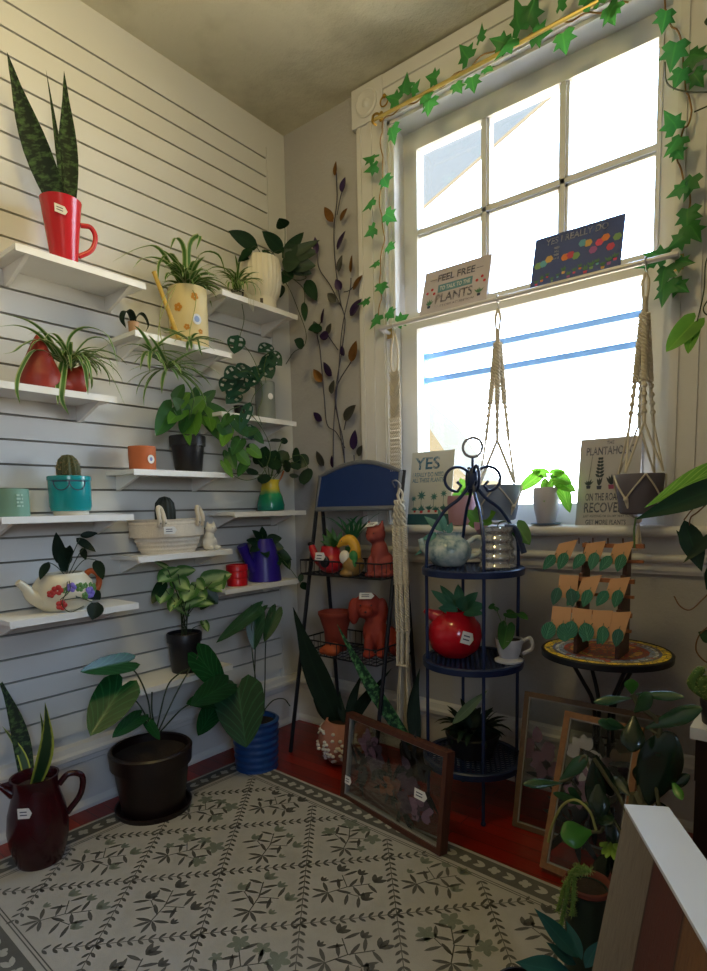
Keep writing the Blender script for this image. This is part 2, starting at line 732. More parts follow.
SLATW = plaster('slat_wall_paint', '#d3d3d0', .05, 30, .04)
WALLP = plaster('textured_wall_paint', '#aba9aa', .55, 45, .05)
TRIMW = M('#d3d2d2', .5, var=.04, name='trim_paint')
SASHW = M('#d8d9da', .45, var=.05, name='sash_paint')


def ceilmat():
    t = NT('ceiling_paint')
    b = t.bsdf(None, .9)
    st = t.noise(2.2, 4, .6)
    t.l(t.mix(lin('#d6d2bd'), lin('#b5b09a'), t.ramp(st, [(.5, 0.0), (.75, 1.0)])), b.inputs['Base Color'])
    t.bump(t.noise(34, 5, .65), b, .7, .008)
    t.l(b.outputs[0], t.out.inputs[0])
    return t.mat


def floormat():
    t = NT('red_brown_floorboards')
    b = t.bsdf(None, .28)
    tc = t.n('ShaderNodeTexCoord').outputs['Object']
    br = t.n('ShaderNodeTexBrick')
    br.offset = .37
    br.inputs['Scale'].default_value = 1
    br.inputs['Brick Width'].default_value = 1.1
    br.inputs['Row Height'].default_value = .058
    br.inputs['Mortar Size'].default_value = .0012
    br.inputs['Color1'].default_value = (*lin('#93200f'), 1)
    br.inputs['Color2'].default_value = (*lin('#74170b'), 1)
    br.inputs['Mortar'].default_value = (*lin('#1d0805'), 1)
    t.l(tc, br.inputs[0])
    g = t.noise(7, 5, .6, vec=tc, stretch=(1.5, 30, 1))
    t.l(t.mix(br.outputs[0], lin('#3d0805'), t.ramp(g, [(.45, 0.0), (.85, .6)])), b.inputs['Base Color'])
    t.bump(br.outputs['Fac'], b, .15, .002)
    t.l(b.outputs[0], t.out.inputs[0])
    return t.mat


mb = MB()
mb.box((-.3, RY0 - .1, -.08), (RX1, .3, 0))
struct(mb.build('floor', floormat(), None, False, (0, 0, 0)))
mb = MB()
mb.box((-.3, RY0 - .1, CEIL), (RX1, .3, CEIL + .1))
struct(mb.build('ceiling', ceilmat(), None, False, (0, 0, CEIL)))

# left wall: plaster strip, then the slatted panel board by board
mb = MB()
mb.box((-.15, RY0 - .1, 0), (-.018, .15, CEIL))
mb.box((-.019, -.110, 0), (-.004, 0, CEIL))
mb.box((-.019, RY0, 2.602), (-.004, -.110, CEIL))
mb.box((-.019, -.120, 0), (-.006, -.108, CEIL))
edges = [2.602] + [SLOT0 - PITCH * k for k in range(30)] + [SLOT0 - PITCH * 30.0]
for k in range(len(edges) - 1):
    top = edges[k] - (.0035 if k else 0)
    bot = edges[k + 1] + .0035
    mb.box((-.019, RY0, bot), (0, -.118, top))
mb.m = 1
mb.box((-.0185, RY0, .28), (-.0165, -.118, 2.6))
struct(mb.build('wall_left', [SLATW, M('#8b8780', .9, var=.1, name='slot_backing_board')], None, False, (0, 0, 0)))

# window wall with the opening
OX0, OX1, OZ0, OZ1 = .563, 1.594, .93, 2.53
mb = MB()
for a, b in (((-.15, 0, 0), (OX0, .2, CEIL)), ((OX1, 0, 0), (RX1, .2, CEIL)), ((OX0, 0, 0), (OX1, .2, OZ0)), ((OX0, 0, OZ1), (OX1, .2, CEIL))):
    mb.box(a, b)
struct(mb.build('wall_back', WALLP, None, False, (0, 0, 0)))
mb = MB()
SY0, SY1, SZ0, SZ1 = -3.4, -2.5, 1.2, 2.15  # opening for the added fill window
for a, b in (((RX1, RY0, 0), (RX1 + .1, SY0, CEIL)), ((RX1, SY1, 0), (RX1 + .1, .2, CEIL)), ((RX1, SY0, 0), (RX1 + .1, SY1, SZ0)), ((RX1, SY0, SZ1), (RX1 + .1, SY1, CEIL))):
    mb.box(a, b)
struct(mb.build('wall_right', WALLP, None, False, (RX1, 0, 0)))
mb = MB()
mb.box((-.15, RY0 - .1, 0), (RX1 + .1, RY0, CEIL))
struct(mb.build('wall_front', WALLP, None, False, (0, RY0, 0)))


def baseboard(name, p0, p1, nrm):
    p0, p1, nrm = V(p0), V(p1), V(nrm)
    prof = [(0, 0), (.030, 0), (.030, .012), (.018, .03), (.018, .165), (.024, .17), (.024, .186), (.034, .192), (.034, .206), (.026, .214), (.020, .232), (0, .238)]
    mb = MB()
    vs = [p + nrm * d + ZUP * z for p in (p0, p1) for d, z in prof]
    n = len(prof)
    mb.add(vs, [(i, (i + 1) % n, n + (i + 1) % n, n + i) for i in range(n)] + [tuple(range(n)), tuple(range(n, 2 * n))])
    return struct(mb.build(name, TRIMW, None, False))


baseboard('baseboard_left', (-.018, RY0, 0), (-.018, 0, 0), (1, 0, 0))
baseboard('baseboard_back', (0, 0, 0), (RX1, 0, 0), (0, -1, 0))

# ------------------------------------------------------------------ window
win = bpy.data.objects.new('window_1', None)
COL.objects.link(win)
win.location = (1.08, 0, OZ0)
ORG[win.name] = V((1.08, 0, OZ0))
struct(win)
CX0, CX1 = .426, 1.731


def fluted(x0, x1, z0, z1):
    m = MB()
    m.box((x0, -.022, z0), (x1, 0, z1))
    for u in (.12, .5, .88):
        xc = x0 + (x1 - x0) * u
        m.box((xc - .008, -.027, z0), (xc + .008, -.0219, z1))
    return m


fluted(CX0, OX0, .955, 2.545).build('casing', TRIMW, win, False)
fluted(OX1, CX1, .955, 2.545).build('casing', TRIMW, win, False)
mb = MB()
mb.box((OX0, -.022, OZ1), (OX1, 0, 2.69))
mb.box((OX0, -.032, OZ1 + .005), (OX1, -.021, OZ1 + .03))
mb.box((OX0, -.03, 2.64), (OX1, -.021, 2.69))
mb.build('head_casing', TRIMW, win, False)
for xa, xb in ((CX0 - .014, OX0), (OX1, CX1 + .014)):
    mb = MB()
    mb.box((xa, -.032, 2.545), (xb, 0, 2.69))
    xm = (xa + xb) / 2
    mb.lathe([(.052, 0), (.052, .006), (.044, .010), (.036, .005), (.018, .005), (.012, .012), (.001, .014)], (xm, -.032, 2.617), 24, axis=(0, -1, 0))
    mb.build('corner_block', TRIMW, win, True)
mb = MB()   # jamb lining and stops
for x0, x1 in ((OX0, OX0 + .012), (OX1 - .012, OX1)):
    mb.box((x0, 0, OZ0), (x1, .2, OZ1))
mb.box((OX0, 0, OZ1 - .012), (OX1, .2, OZ1))
mb.box((OX0, .045, OZ0 - .02), (OX1, .26, OZ0 + .03))
for x0, x1 in ((OX0 + .012, OX0 + .026), (OX1 - .026, OX1 - .012)):
    mb.box((x0, .005, OZ0 + .03), (x1, .04, OZ1 - .012))
mb.build('jamb', SASHW, win, False)
GX0, GX1 = .642, 1.515
JX0, JX1 = OX0 + .012, OX1 - .012
# upper sash (outer track) with six panes
mb = MB()
uz0, uz1 = 1.735, OZ1 - .012
for a, b in (((JX0, .095, uz0), (GX0, .135, uz1)), ((GX1, .095, uz0), (JX1, .135, uz1)), ((GX0, .095, 2.44), (GX1, .135, uz1)), ((GX0, .095, uz0), (GX1, .135, 1.80))):
    mb.box(a, b)
for x0, x1 in ((GX0 - .014, GX0), (GX1, GX1 + .014)):
    mb.box((x0, .087, 1.80), (x1, .096, 2.44))
mb.box((GX0 - .014, .087, 2.44), (GX1 + .014, .096, 2.458))
gw = (GX1 - GX0) / 3
for k in (1, 2):
    x = GX0 + gw * k
    mb.box((x - .017, .100, 1.80), (x + .017, .132, 2.44))
    mb.box((x - .008, .090, 1.80), (x + .008, .101, 2.44))
mb.box((GX0, .100, 2.107), (GX1, .132, 2.141))
mb.box((GX0, .090, 2.116), (GX1, .101, 2.132))
us = mb.build('upper_sash', SASHW, win, False)
PANE = glassmat('window_pane')
for i in range(3):
    for j in range(2):
        m = MB()
        m.box((GX0 + gw * i, .119, (1.80, 2.124)[j]), (GX0 + gw * (i + 1), .122, (2.124, 2.44)[j]))
        m.build('pane', PANE, us, False)
# lower sash (inner track)
lx0, lx1, lz0, lz1 = .668, 1.50, 1.03, 1.735
mb = MB()
for a, b in (((JX0, .045, .96), (lx0, .085, 1.80)), ((lx1, .045, .96), (JX1, .085, 1.80)), ((lx0, .045, lz1), (lx1, .085, 1.80)), ((lx0, .045, .96), (lx1, .085, lz0))):
    mb.box(a, b)
for a, b in (((lx0 - .012, .038, lz0), (lx0, .046, lz1)), ((lx1, .038, lz0), (lx1 + .012, .046, lz1)), ((lx0 - .012, .038, lz1), (lx1 + .012, .046, lz1 + .014))):
    mb.box(a, b)
ls = mb.build('lower_sash', SASHW, win, False)
m = MB()
m.box((lx0, .064, lz0), (lx1, .067, lz1))
m.build('pane', PANE, ls, False)
# storm window outside: rails and side tracks, sky reflection put into their blue
SR = M('#5d86b5', .5, .1, var=.05, name='storm_rail_sky_tint')
mb = MB()
for (a, b) in (((423, 358.5), (641, 313.5)), ((421.8, 381.6), (635, 345.4))):
    pa, pb = W(a[0], a[1], 1, .17), W(b[0], b[1], 1, .17)
    z = (pa.z + pb.z) / 2
    mb.box((JX0, .16, z - .011), (JX1, .18, z + .011))
mb.box((JX0, .15, OZ0), (JX0 + .055, .19, 1.75))
mb.box((JX1 - .05, .15, OZ0), (JX1, .19, 1.75))
mb.build('storm_rail', SR, win, False)
# stool and apron
mb = MB()
mb.lathe([(.017, 0), (.017, CX1 - CX0 + .09)], (CX0 - .045, -.06, .938), 14, axis=(1, 0, 0))
mb.box((CX0 - .045, -.06, .921), (CX1 + .045, .046, .955))
mb.build('stool', TRIMW, win, True)
mb = MB()
mb.box((CX0 - .02, -.018, .865), (CX1, 0, .921))
mb.box((CX0 - .02, -.026, .845), (CX1 - .01, 0, .865))
mb.lathe([(.014, 0), (.014, CX1 - CX0 - .0)], (CX0 - .02, -.024, .853), 10, axis=(1, 0, 0))
mb.box((CX0 - .02, -.020, .815), (CX1 - .02, 0, .845))
mb.box((CX0 - .02, -.012, .803), (CX1 - .03, 0, .815))
mb.build('apron', TRIMW, win, True)
# interior window lining seen from outside: eave of this house and the gable of the next one
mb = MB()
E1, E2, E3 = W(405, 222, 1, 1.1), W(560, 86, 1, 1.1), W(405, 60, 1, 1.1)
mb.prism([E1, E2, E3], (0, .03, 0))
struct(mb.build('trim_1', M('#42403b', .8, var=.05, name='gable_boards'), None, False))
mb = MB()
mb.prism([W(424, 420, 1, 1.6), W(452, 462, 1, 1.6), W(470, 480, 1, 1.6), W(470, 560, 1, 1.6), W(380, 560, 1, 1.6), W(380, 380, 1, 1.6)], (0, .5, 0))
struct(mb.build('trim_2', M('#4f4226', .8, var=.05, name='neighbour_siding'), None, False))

# unseen side window, added to bring cool fill daylight into the room
fill_win = bpy.data.objects.new('added_fill_window', None)
COL.objects.link(fill_win)
fill_win.location = (RX1, (SY0 + SY1) / 2, SZ0)
ORG[fill_win.name] = V(fill_win.location)
struct(fill_win)
mb = MB()
for a, b in (((RX1 - .02, SY0 - .1, SZ0 - .1), (RX1 + .06, SY0 + .04, SZ1 + .1)), ((RX1 - .02, SY1 - .04, SZ0 - .1), (RX1 + .06, SY1 + .1, SZ1 + .1)), ((RX1 - .02, SY0 + .04, SZ0 - .1), (RX1 + .06, SY1 - .04, SZ0 + .04)), ((RX1 - .02, SY0 + .04, SZ1 - .04), (RX1 + .06, SY1 - .04, SZ1 + .1)), ((RX1 + .02, (SY0 + SY1) / 2 - .02, SZ0), (RX1 + .05, (SY0 + SY1) / 2 + .02, SZ1))):
    mb.box(a, b)
mb.build('sash', SASHW, fill_win, False)
mb = MB()
mb.box((RX1 + .03, SY0 + .04, SZ0 + .04), (RX1 + .033, SY1 - .04, SZ1 - .04))
mb.build('pane', PANE, fill_win, False)

# ------------------------------------------------------------------ rug
RA = R(-2.5)
RO, RU, RV = V((.15, -.49, 0)), V((math.cos(RA), math.sin(RA), 0)), V((-math.sin(RA), math.cos(RA), 0))


def rg(u, v, z=.0085):
    return RO + RU * u + RV * v + ZUP * z


def rugmat(name, a, b):
    t = NT(name)
    bs = t.bsdf(None, .95, Specular_IOR_Level=.1)
    t.l(t.mix(lin(a), lin(b), t.noise(9, 4, .7)), bs.inputs['Base Color'])
    t.bump(t.noise(420, 2, .6), bs, .5, .003)
    t.l(bs.outputs[0], t.out.inputs[0])
    return t.mat


RUG_BASE, RUG_DARK, RUG_GREEN, RUG_PALE = rugmat('rug_ground', '#b3b0ac', '#9d9a96'), rugmat('rug_dark_leaf', '#50504f', '#6d6c69'), rugmat('rug_green_leaf', '#6d756c', '#8a9085'), rugmat('rug_pale_line', '#a09e98', '#b3b0aa')
mb = MB()
UL, VL = 1.86, -1.10
mb.prism([rg(0, 0, 0), rg(0, VL, 0), rg(UL, VL, 0), rg(UL, 0, 0)], (0, 0, .008))


def rleaf(u, v, a, L, w, m=1):
    mb.m = m
    ca, sa = math.cos(a), math.sin(a)
    pts = []
    for t, q in ((0, 0), (.3, .42), (.6, .5), (.85, .3), (1, 0), (.85, -.3), (.6, -.5), (.3, -.42)):
        x, y = t * L, q * w
        pts.append(rg(u + x * ca - y * sa, v + x * sa + y * ca))
    mb.poly(pts)


def rline(u0, v0, u1, v1, w, m=1, z=.0085):
    mb.m = m
    d = V((u1 - u0, v1 - v0, 0)).normalized()
    nx, ny = -d.y * w / 2, d.x * w / 2
    mb.poly([rg(u0 + nx, v0 + ny, z), rg(u0 - nx, v0 - ny, z), rg(u1 - nx, v1 - ny, z), rg(u1 + nx, v1 + ny, z)])


BW = .088
IU0, IV0, IU1, IV1 = BW, -BW, UL - BW, VL + BW
# border bands
for (u0, v0, u1, v1) in ((0, -BW / 2, UL, -BW / 2), (0, VL + BW / 2, UL, VL + BW / 2)):
    rline(u0 + .012, v0, u1 - .012, v1, BW - .022, 1, .0083)
    k = 0
    u = .05
    while u < UL - .04:
        mb.m = 3
        for q in range(4):
            rleaf(u, v0, q * math.pi / 2 + .4, .018, .016, 3)
        rleaf(u + .030, v0 - .012, .35, .035, .016, 3)
        rleaf(u + .030, v0 + .014, -.35, .035, .014, 3)
        u += .092
for (u0) in (BW / 2, UL - BW / 2):
    rline(u0, -.012, u0, VL + .012, BW - .022, 1, .0083)
    v = -.05
    while v > VL + .04:
        for q in range(4):
            rleaf(u0, v, q * math.pi / 2 + .4, .018, .016, 3)
        rleaf(u0 - .012, v - .03, -1.2, .035, .016, 3)
        rleaf(u0 + .014, v - .03, -1.9, .035, .014, 3)
        v -= .092
for d in (BW + .004, BW + .012):
    m_ = 1
    rline(d, -d, UL - d, -d, .003, m_)
    rline(d, VL + d, UL - d, VL + d, .003, m_)
    rline(d, -d, d, VL + d, .003, m_)
    rline(UL - d, -d, UL - d, VL + d, .003, m_)


def inside(u, v, pad=.018):
    return IU0 + pad < u < IU1 - pad and IV1 + pad < v < IV0 - pad


PU, PV, U0, V0 = .1625, .18, .5625, -.18
for s in (1, -1):
    for i in range(-14, 24):
        # vines along the diagonals through the node grid
        a0 = (U0 + 2 * PU * i, V0)
        du, dv = PU, PV * s
        Lg = math.hypot(du, dv)
        ang = math.atan2(dv, du)
        for k in range(-70, 71):
            t = k / 10.0
            u, v = a0[0] + du * t, a0[1] + dv * t
            if not inside(u, v):
                continue
            rleaf(u, v, ang + .75, .023, .0085, 1)
            rleaf(u, v, ang - .75, .023, .0085, 1)
            if k % 2 == 0:
                e = (u + du * .2, v + dv * .2)
                if inside(*e):
                    rline(u, v, *e, .0022, 1)


def bouquet(u, v, flip, kind):
    def F(x, y):
        return u + x * flip, v + y
    rline(*F(-.03, -.055), *F(-.005, 0), .003)
    rline(*F(-.005, 0), *F(.035, .05), .003)
    rline(*F(-.02, -.03), *F(.045, -.01), .0025)
    rline(*F(-.005, 0), *F(-.05, .03), .0025)
    fl = [(.046, .066, .033), (-.064, .042, .030), (.068, -.010, .028), (-.008, .066, .024), (-.07, -.02, .018)]
    for x, y, r in fl:
        fu, fv = F(x, y)
        if kind == 0:
            for q in range(5):
                rleaf(fu, fv, q * 1.257 + .4, r, r * .62, 2)
        else:
            for q in (-.6, 0, .6):
                rleaf(fu - .006 * flip, fv - .006, (math.pi / 2 if flip > 0 else math.pi / 2) + q, r * 1.15, r * .45, 1 if kind == 1 else 2)
    for x, y, a in ((-.03, -.05, 2.6), (-.03, -.05, 3.5), (-.03, -.05, 4.3), (-.03, -.05, 5.1), (-.03, -.05, 5.8), (-.015, -.02, 2.4), (.005, .012, -.4), (.02, .03, 2.2), (.015, -.02, -1.0), (-.03, .02, -2.2), (.03, .045, -.3), (-.045, .03, 1.2), (.04, -.01, 1.0), (-.02, -.03, .4), (.0, .0, 1.7), (.045, -.01, -.9)):
        fu, fv = F(x, y)
        rleaf(fu, fv, a if flip > 0 else math.pi - a, .046, .0105, 1)


for j in range(0, 7):
    v = V0 - PV * j + 0
    off = 0 if j % 2 == 0 else PU
    for i in range(-4, 10):
        u = U0 + off + PU + 2 * PU * i
        if IU0 + .07 < u < IU1 - .07 and IV1 + .06 < v < IV0 - .06:
            bouquet(u, v, 1 if (i + j) % 2 else -1, (i * 2 + j) % 3)
one(mb, 'area_rug', [RUG_BASE, RUG_DARK, RUG_GREEN, RUG_PALE], 'grey and beige area rug with leafy diamond lattice on the red floor', 'rug', smooth=False)

# ------------------------------------------------------------------ slatwall shelves
SD, SL, ST = .18, .405, .014


def make_shelf():
    r = T('display_shelf', 'x', 'shelf', (0, 0, 0))
    m = MB()
    m.box((.001, 0, -ST), (SD, SL, 0))
    m.box((SD - .006, 0, -ST - .006), (SD, SL, -ST))
    m.build('shelf_board', WHITE, r, False)
    for y in (.035, SL - .047):
        b = MB()
        b.prism([(.001, y, -ST), (SD - .02, y, -ST), (.012, y, -.066), (.001, y, -.066)], (0, .012, 0))
        b.build('bracket', WHITE, r, False)
    return r


SHELF = {}
_proto = make_shelf()
_sh = [('a', 145.6, 283.5, 1, 'white shelf highest on its column, holding the red pitcher of snake plant'),
       ('b', 117, 396.8, 1, 'white shelf under the spider plant in the red ceramic hen'),
       ('c', 135, 329.5, 0, 'white shelf holding the cream painted planter with a bamboo stick'),
       ('d', 297.7, 315.2, 1, 'white shelf beneath the ribbed white pot, close to the corner'),
       ('e', 296.5, 421.8, 1, 'white shelf under the grey pot and holey leaved plant'),
       ('f', 133.8, 468.7, 0, 'white shelf holding a small terracotta pot and a black nursery pot'),
       ('g', 133.7, 514, 1, 'white shelf holding the teal spectacled pot and sage green pot'),
       ('h', 138.2, 557, 0, 'white shelf holding the coiled rope basket'),
       ('i', 306, 510.3, 1, 'white shelf under the green and yellow vase'),
       ('j', 298.6, 578.6, 1, 'white shelf holding the purple pot and red cup'),
       ('k', 138.8, 602.6, 1, 'white shelf under the painted floral teapot'),
       ('l', 140, 690.5, 0, 'lowest white shelf, holding a black pot of pale veined leaves')]
for n, px_, py_, right, lab in _sh:
    p = W(px_, py_, 0, SD)
    y0 = p.y - SL if right else p.y
    if n == 'a':
        o = _proto
    else:
        o = _proto.copy()
        COL.objects.link(o)
        for ch in _proto.children:
            c2 = ch.copy()
            COL.objects.link(c2)
            c2.parent = o
    o.location = (0, y0, p.z)
    o['label'] = lab
    o['group'] = 'slatwall shelves'
    SHELF[n] = p.z


def hcos(px_):
    return 1 / math.sqrt(1 + ((px_ - 353.5) / F_PX) ** 2)


def on_shelf(n, px_, x=.1, py_=None):
    """spot on a shelf below a photo column"""
    z = SHELF[n]
    lo, hi = -2.5, 0.0
    for _ in range(40):
        mid = (lo + hi) / 2
        v = V((x, mid, z)) - CAM
        q = 353.5 + F_PX * v.dot(RT) / v.dot(FW)
        if q < px_:
            lo = mid
        else:
            hi = mid
    return V((x, (lo + hi) / 2, z))
# ================================================================== THINGS ON THE SHELVES
def vessel_at(n, px_, x=.1):
    c = on_shelf(n, px_, x)
    CURZ[0] = c.z
    KC[0] = hcos(px_)
    return c, mpp(c)


def hr(c, p):
    """height in metres of a photo row above a base that stands at c (rows counted as pixels)"""
    return p * mpp(c)


# ---- red pitcher with a snake plant
c, k = vessel_at('a', 65)
t = T('snake_plant', 'tall snake plant in a glossy red pitcher on the highest shelf', 'potted plant', c)
H = .198
KC[0] = 1
REDGLAZE = M('#bb2630', .22, var=.15, scale=8, name='red_glaze')
pot(t, 'pitcher_body', c, [(.030, 0), (.038, .003), (.039, .02), (.044, .07), (.051, .13), (.057, .18), (.060, H)], REDGLAZE, .004, .86)
d = V((.35, .94, 0)).normalized()
mb = MB()
mb.tube(spl([c + d * .053 + ZUP * .140, c + d * .082 + ZUP * .140, c + d * .094 + ZUP * .112, c + d * .080 + ZUP * .072, c + d * .042 + ZUP * .045]), .0075, 10)
mb.build('handle', REDGLAZE, t)
cdv = camdir(c)
tagcard(t, c + cdv * .058 + ZUP * .150, ZUP.cross(cdv) + V((0, 0, -.25)), ZUP, .036, .024)
for (b, e, w_, dv) in (((60, 190), (7, 52), 22, .02), ((66, 191), (64, 71), 17, -.01), ((63, 190), (46, 70), 5, -.03)):
    mb = MB()
    B, E = W(*b, 0, c.x), W(*e, 0, c.x + dv)
    B.z = c.z + H * .84
    pts = [B + (E - B) * (i / 10) + V((0, (-.012 if b[0] == 60 else .006) * math.sin(math.pi * i / 10), 0)) for i in range(11)]
    mb.strap(pts, w_ * k * 1.15, up=ZUP.cross(cdv), fold=.22, prof='snake')
    mb.build('leaf', L_SNAKE, t)


# ---- spider plants
def spider(root, c, n, L, el=(.7, 1.35), bend=(1.6, 2.6), az=(-1.7, 1.7), wd=.011, mat=None, xmin=.012, seed=1, name='leaves', per=1):
    rnd = random.Random(seed)
    mb = MB()
    for i in range(n):
        a = rnd.uniform(*az)
        pts = arch(c + V((rnd.uniform(-.012, .012), rnd.uniform(-.012, .012), 0)), a, rnd.uniform(*el), L * rnd.uniform(.55, 1.1), rnd.uniform(*bend), 9, xmin)
        mb.strap(pts, wd * rnd.uniform(.7, 1.15))
    mb.build(name, mat or L_SPIDER, root)


RUST = M('#8c2616', .5, var=.3, scale=25, name='rust_red_glaze')
c, k = vessel_at('b', 57)
t = T('spider_plant', 'spider plant trailing from a rust red ceramic hen with a raised tail', 'potted plant', c)
mb = MB()
cy = on_shelf('b', 42).y
cz = c.z
mb.ball((c.x, cy, cz + .040), (.050, .060, .040))
mb.lathe([(.055, .0), (.062, .03), (.055, .065), (.040, .10), (.022, .140), (.004, .172)], (c.x, cy, cz), 18, sx=.8)
cy2 = on_shelf('b', 76).y
mb.ball((c.x, cy2, cz + .044), (.042, .042, .044))
mb.ball((c.x, (cy + cy2) / 2, cz + .03), (.036, .06, .03))
mb.ball((c.x + .008, cy2 + .026, cz + .080), (.018, .022, .02))
o = fuse(mb.build('hen_body', RUST, t), .005, 5)
mb = MB()
for i in range(4):
    mb.ball((c.x + .036, cy - .02 + i * .013, cz + .04), (.006, .016, .018))
mb.build('wing', M('#9c3a20', .5, var=.2), t)
pc = V((c.x, on_shelf('b', 70).y, c.z + .085))
spider(t, pc, 40, .20, wd=.015, az=(-2.2, 2.2), seed=4, bend=(1.7, 2.9))
mb = MB()
for pts in ([(60, 362), (48, 338), (30, 322), (0, 313)], [(60, 362), (40, 336), (18, 326), (-5, 327)], [(64, 360), (42, 340), (24, 345), (14, 352), (2, 354)], [(60, 362), (36, 350), (21, 370), (17, 388), (20, 404)],
            [(66, 362), (70, 338), (84, 328), (103, 332), (112, 345), (118, 367)], [(66, 362), (63, 384), (62, 400), (69, 415)], [(72, 362), (95, 358), (112, 378), (126, 408)], [(62, 362), (58, 380), (58, 406)], [(72, 358), (88, 340), (104, 339), (116, 352)],
            [(72, 362), (84, 366), (88, 395)], [(74, 362), (97, 352), (108, 345)]):
    P_ = wpts([(x, y, .03 * i) for i, (x, y) in enumerate(pts)], 0, .1)
    mb.strap(spl(P_, 4), .0165)
mb.build('long_leaves', L_SPIDER, t)

# ---- tiny pot with dark leaves
c, k = vessel_at('c', 134, .12)
c.y = max(c.y, W(135, 329.5, 0, SD).y + .022)
t = T('mini_potted_plant', 'tiny beige pot with curling blackish leaves at a shelf end', 'potted plant', c)
pot(t, 'pot_body', c, [(.014, 0), (.017, .002), (.019, .036), (.020, .042)], M('#b08a66', .6), .003, .85, 20)
for s_ in (-1, 1):
    mb = MB()
    pts = spl([c + ZUP * .036, c + V((.01, s_ * .016, .066)), c + V((.01, s_ * .034, .066)), c + V((.012, s_ * .046, .04)), c + V((.012, s_ * .036, .014))], 4)
    mb.strap(pts, .03, prof='strap', fold=.3)
    mb.build('leaf', L_BLACK, t)

# ---- cream painted planter with bamboo stick and spider plant
c, k = vessel_at('c', 190, .095)
t = T('spider_plant', 'large spider plant in a cream planter painted with orange flowers', 'potted plant', c)
r = 19.6 * k
H = 58 * k
CREAM = M('#dccb98', .5, var=.08, name='cream_glaze')
pot(t, 'planter_body', c, [(r * .96, 0), (r, .004), (r, H - .003), (r * .985, H)], CREAM, .006, .9)
mb = MB()
rt = ZUP.cross(camdir(c))
for i, (a, z, s_) in enumerate(((-.5, .62, 1), (.35, .8, .9), (-.1, .3, .7), (.6, .25, .6), (-.9, .3, .8))):
    nn = (camdir(c) * math.cos(a) + rt * math.sin(a)).normalized()
    ee = ZUP.cross(nn)
    for q in range(5):
        th = q * 1.257 + i
        o_ = c + nn * (r * KC[0] + .0008) + ZUP * (H * z)
        disc(mb, o_ + ee * (.009 * s_ * math.cos(th)) + ZUP * (.009 * s_ * math.sin(th)), ee, ZUP, .007 * s_, .007 * s_, .0006)
    mb.build('painted_flower', M('#c98a2c', .6, var=.2), t, False)
    mb = MB()
mb = MB()
nn = (camdir(c) * math.cos(.42) + rt * math.sin(.42)).normalized()
disc(mb, c + nn * (r * KC[0] + .001) + ZUP * (H * .44), ZUP.cross(nn), ZUP, .017, .019, .0008, 20)
mb.m = 1
disc(mb, c + nn * (r * KC[0] + .001) + ZUP * (H * .44), ZUP.cross(nn), ZUP, .010, .011, .0012, 16)
mb.build('round_sticker', [M('#dfe4ee', .6, var=0), M('#8fa6d6', .6, var=0)], t, False)
pc = c + ZUP * (H * .95)
spider(t, pc, 70, .18, el=(.8, 1.5), bend=(1.2, 2.4), az=(-2.0, 2.0), wd=.018, seed=9)
mb = MB()
for pts in ([(185, 285), (165, 262), (145, 258), (133, 268)], [(180, 285), (160, 250), (140, 248), (112, 262)], [(188, 285), (200, 255), (218, 255), (226, 275)], [(184, 285), (184, 250), (176, 238), (170, 250)], [(190, 284), (190, 245), (200, 236), (196, 250)], [(192, 285), (212, 268), (232, 270)], [(186, 284), (172, 255), (160, 262), (158, 280)]):
    mb.strap(spl(wpts([(x, y, .015 * i) for i, (x, y) in enumerate(pts)], 0, c.x), 4), .019)
mb.build('arching_leaves', L_SPIDER, t)
# hanging plantlets on their runners
mb = MB()
mb2 = MB()
for run, ctr, n_, s_ in (([(176, 285), (163, 300), (160, 330), (168, 366)], (168, 368), 26, 36), ([(190, 286), (196, 300), (190, 330), (190, 340)], (190, 341), 16, 22), ([(175, 288), (160, 320), (158, 350), (156, 352)], (152, 352), 18, 28)):
    mb2.tube(spl(wpts([(x, y, .09 if i else .05) for i, (x, y) in enumerate(run)], 0, c.x), 5), .0012, 5)
    p0 = W(*ctr, 0, c.x + .1)
    rnd = random.Random(ctr[0])
    for i in range(n_):
        mb.strap(arch(p0, rnd.uniform(-1.9, 1.9), rnd.uniform(-.5, .7), s_ * k * rnd.uniform(.8, 1.6), rnd.uniform(.5, 1.3), 7, .012), .014)
mb2.build('runner', M('#9aa05a', .6), t)
mb.build('plantlets', L_SPIDER, t)
# bamboo stick leaning on the planter
b0 = V((c.x + r * .55, on_shelf('c', 178, c.x + r * .55).y, 0))
top = W(154, 272, 0, c.x + .02)
bot = W(179, 334, 0, c.x + .074)
bot.z = SHELF['c'] + .004
mb = MB()
ax = top - bot
for i in range(4):
    a_, b_ = bot + ax * (i / 4), bot + ax * ((i + 1) / 4)
    mb.tube([a_, a_ + (b_ - a_) * .06, a_ + (b_ - a_) * .94, b_], [.0085, .0075, .0075, .0085], 10)
one(mb, 'bamboo_stick', M('#c9a64a', .45, var=.15), 'yellow bamboo stick leaning on the cream painted planter', 'stick')

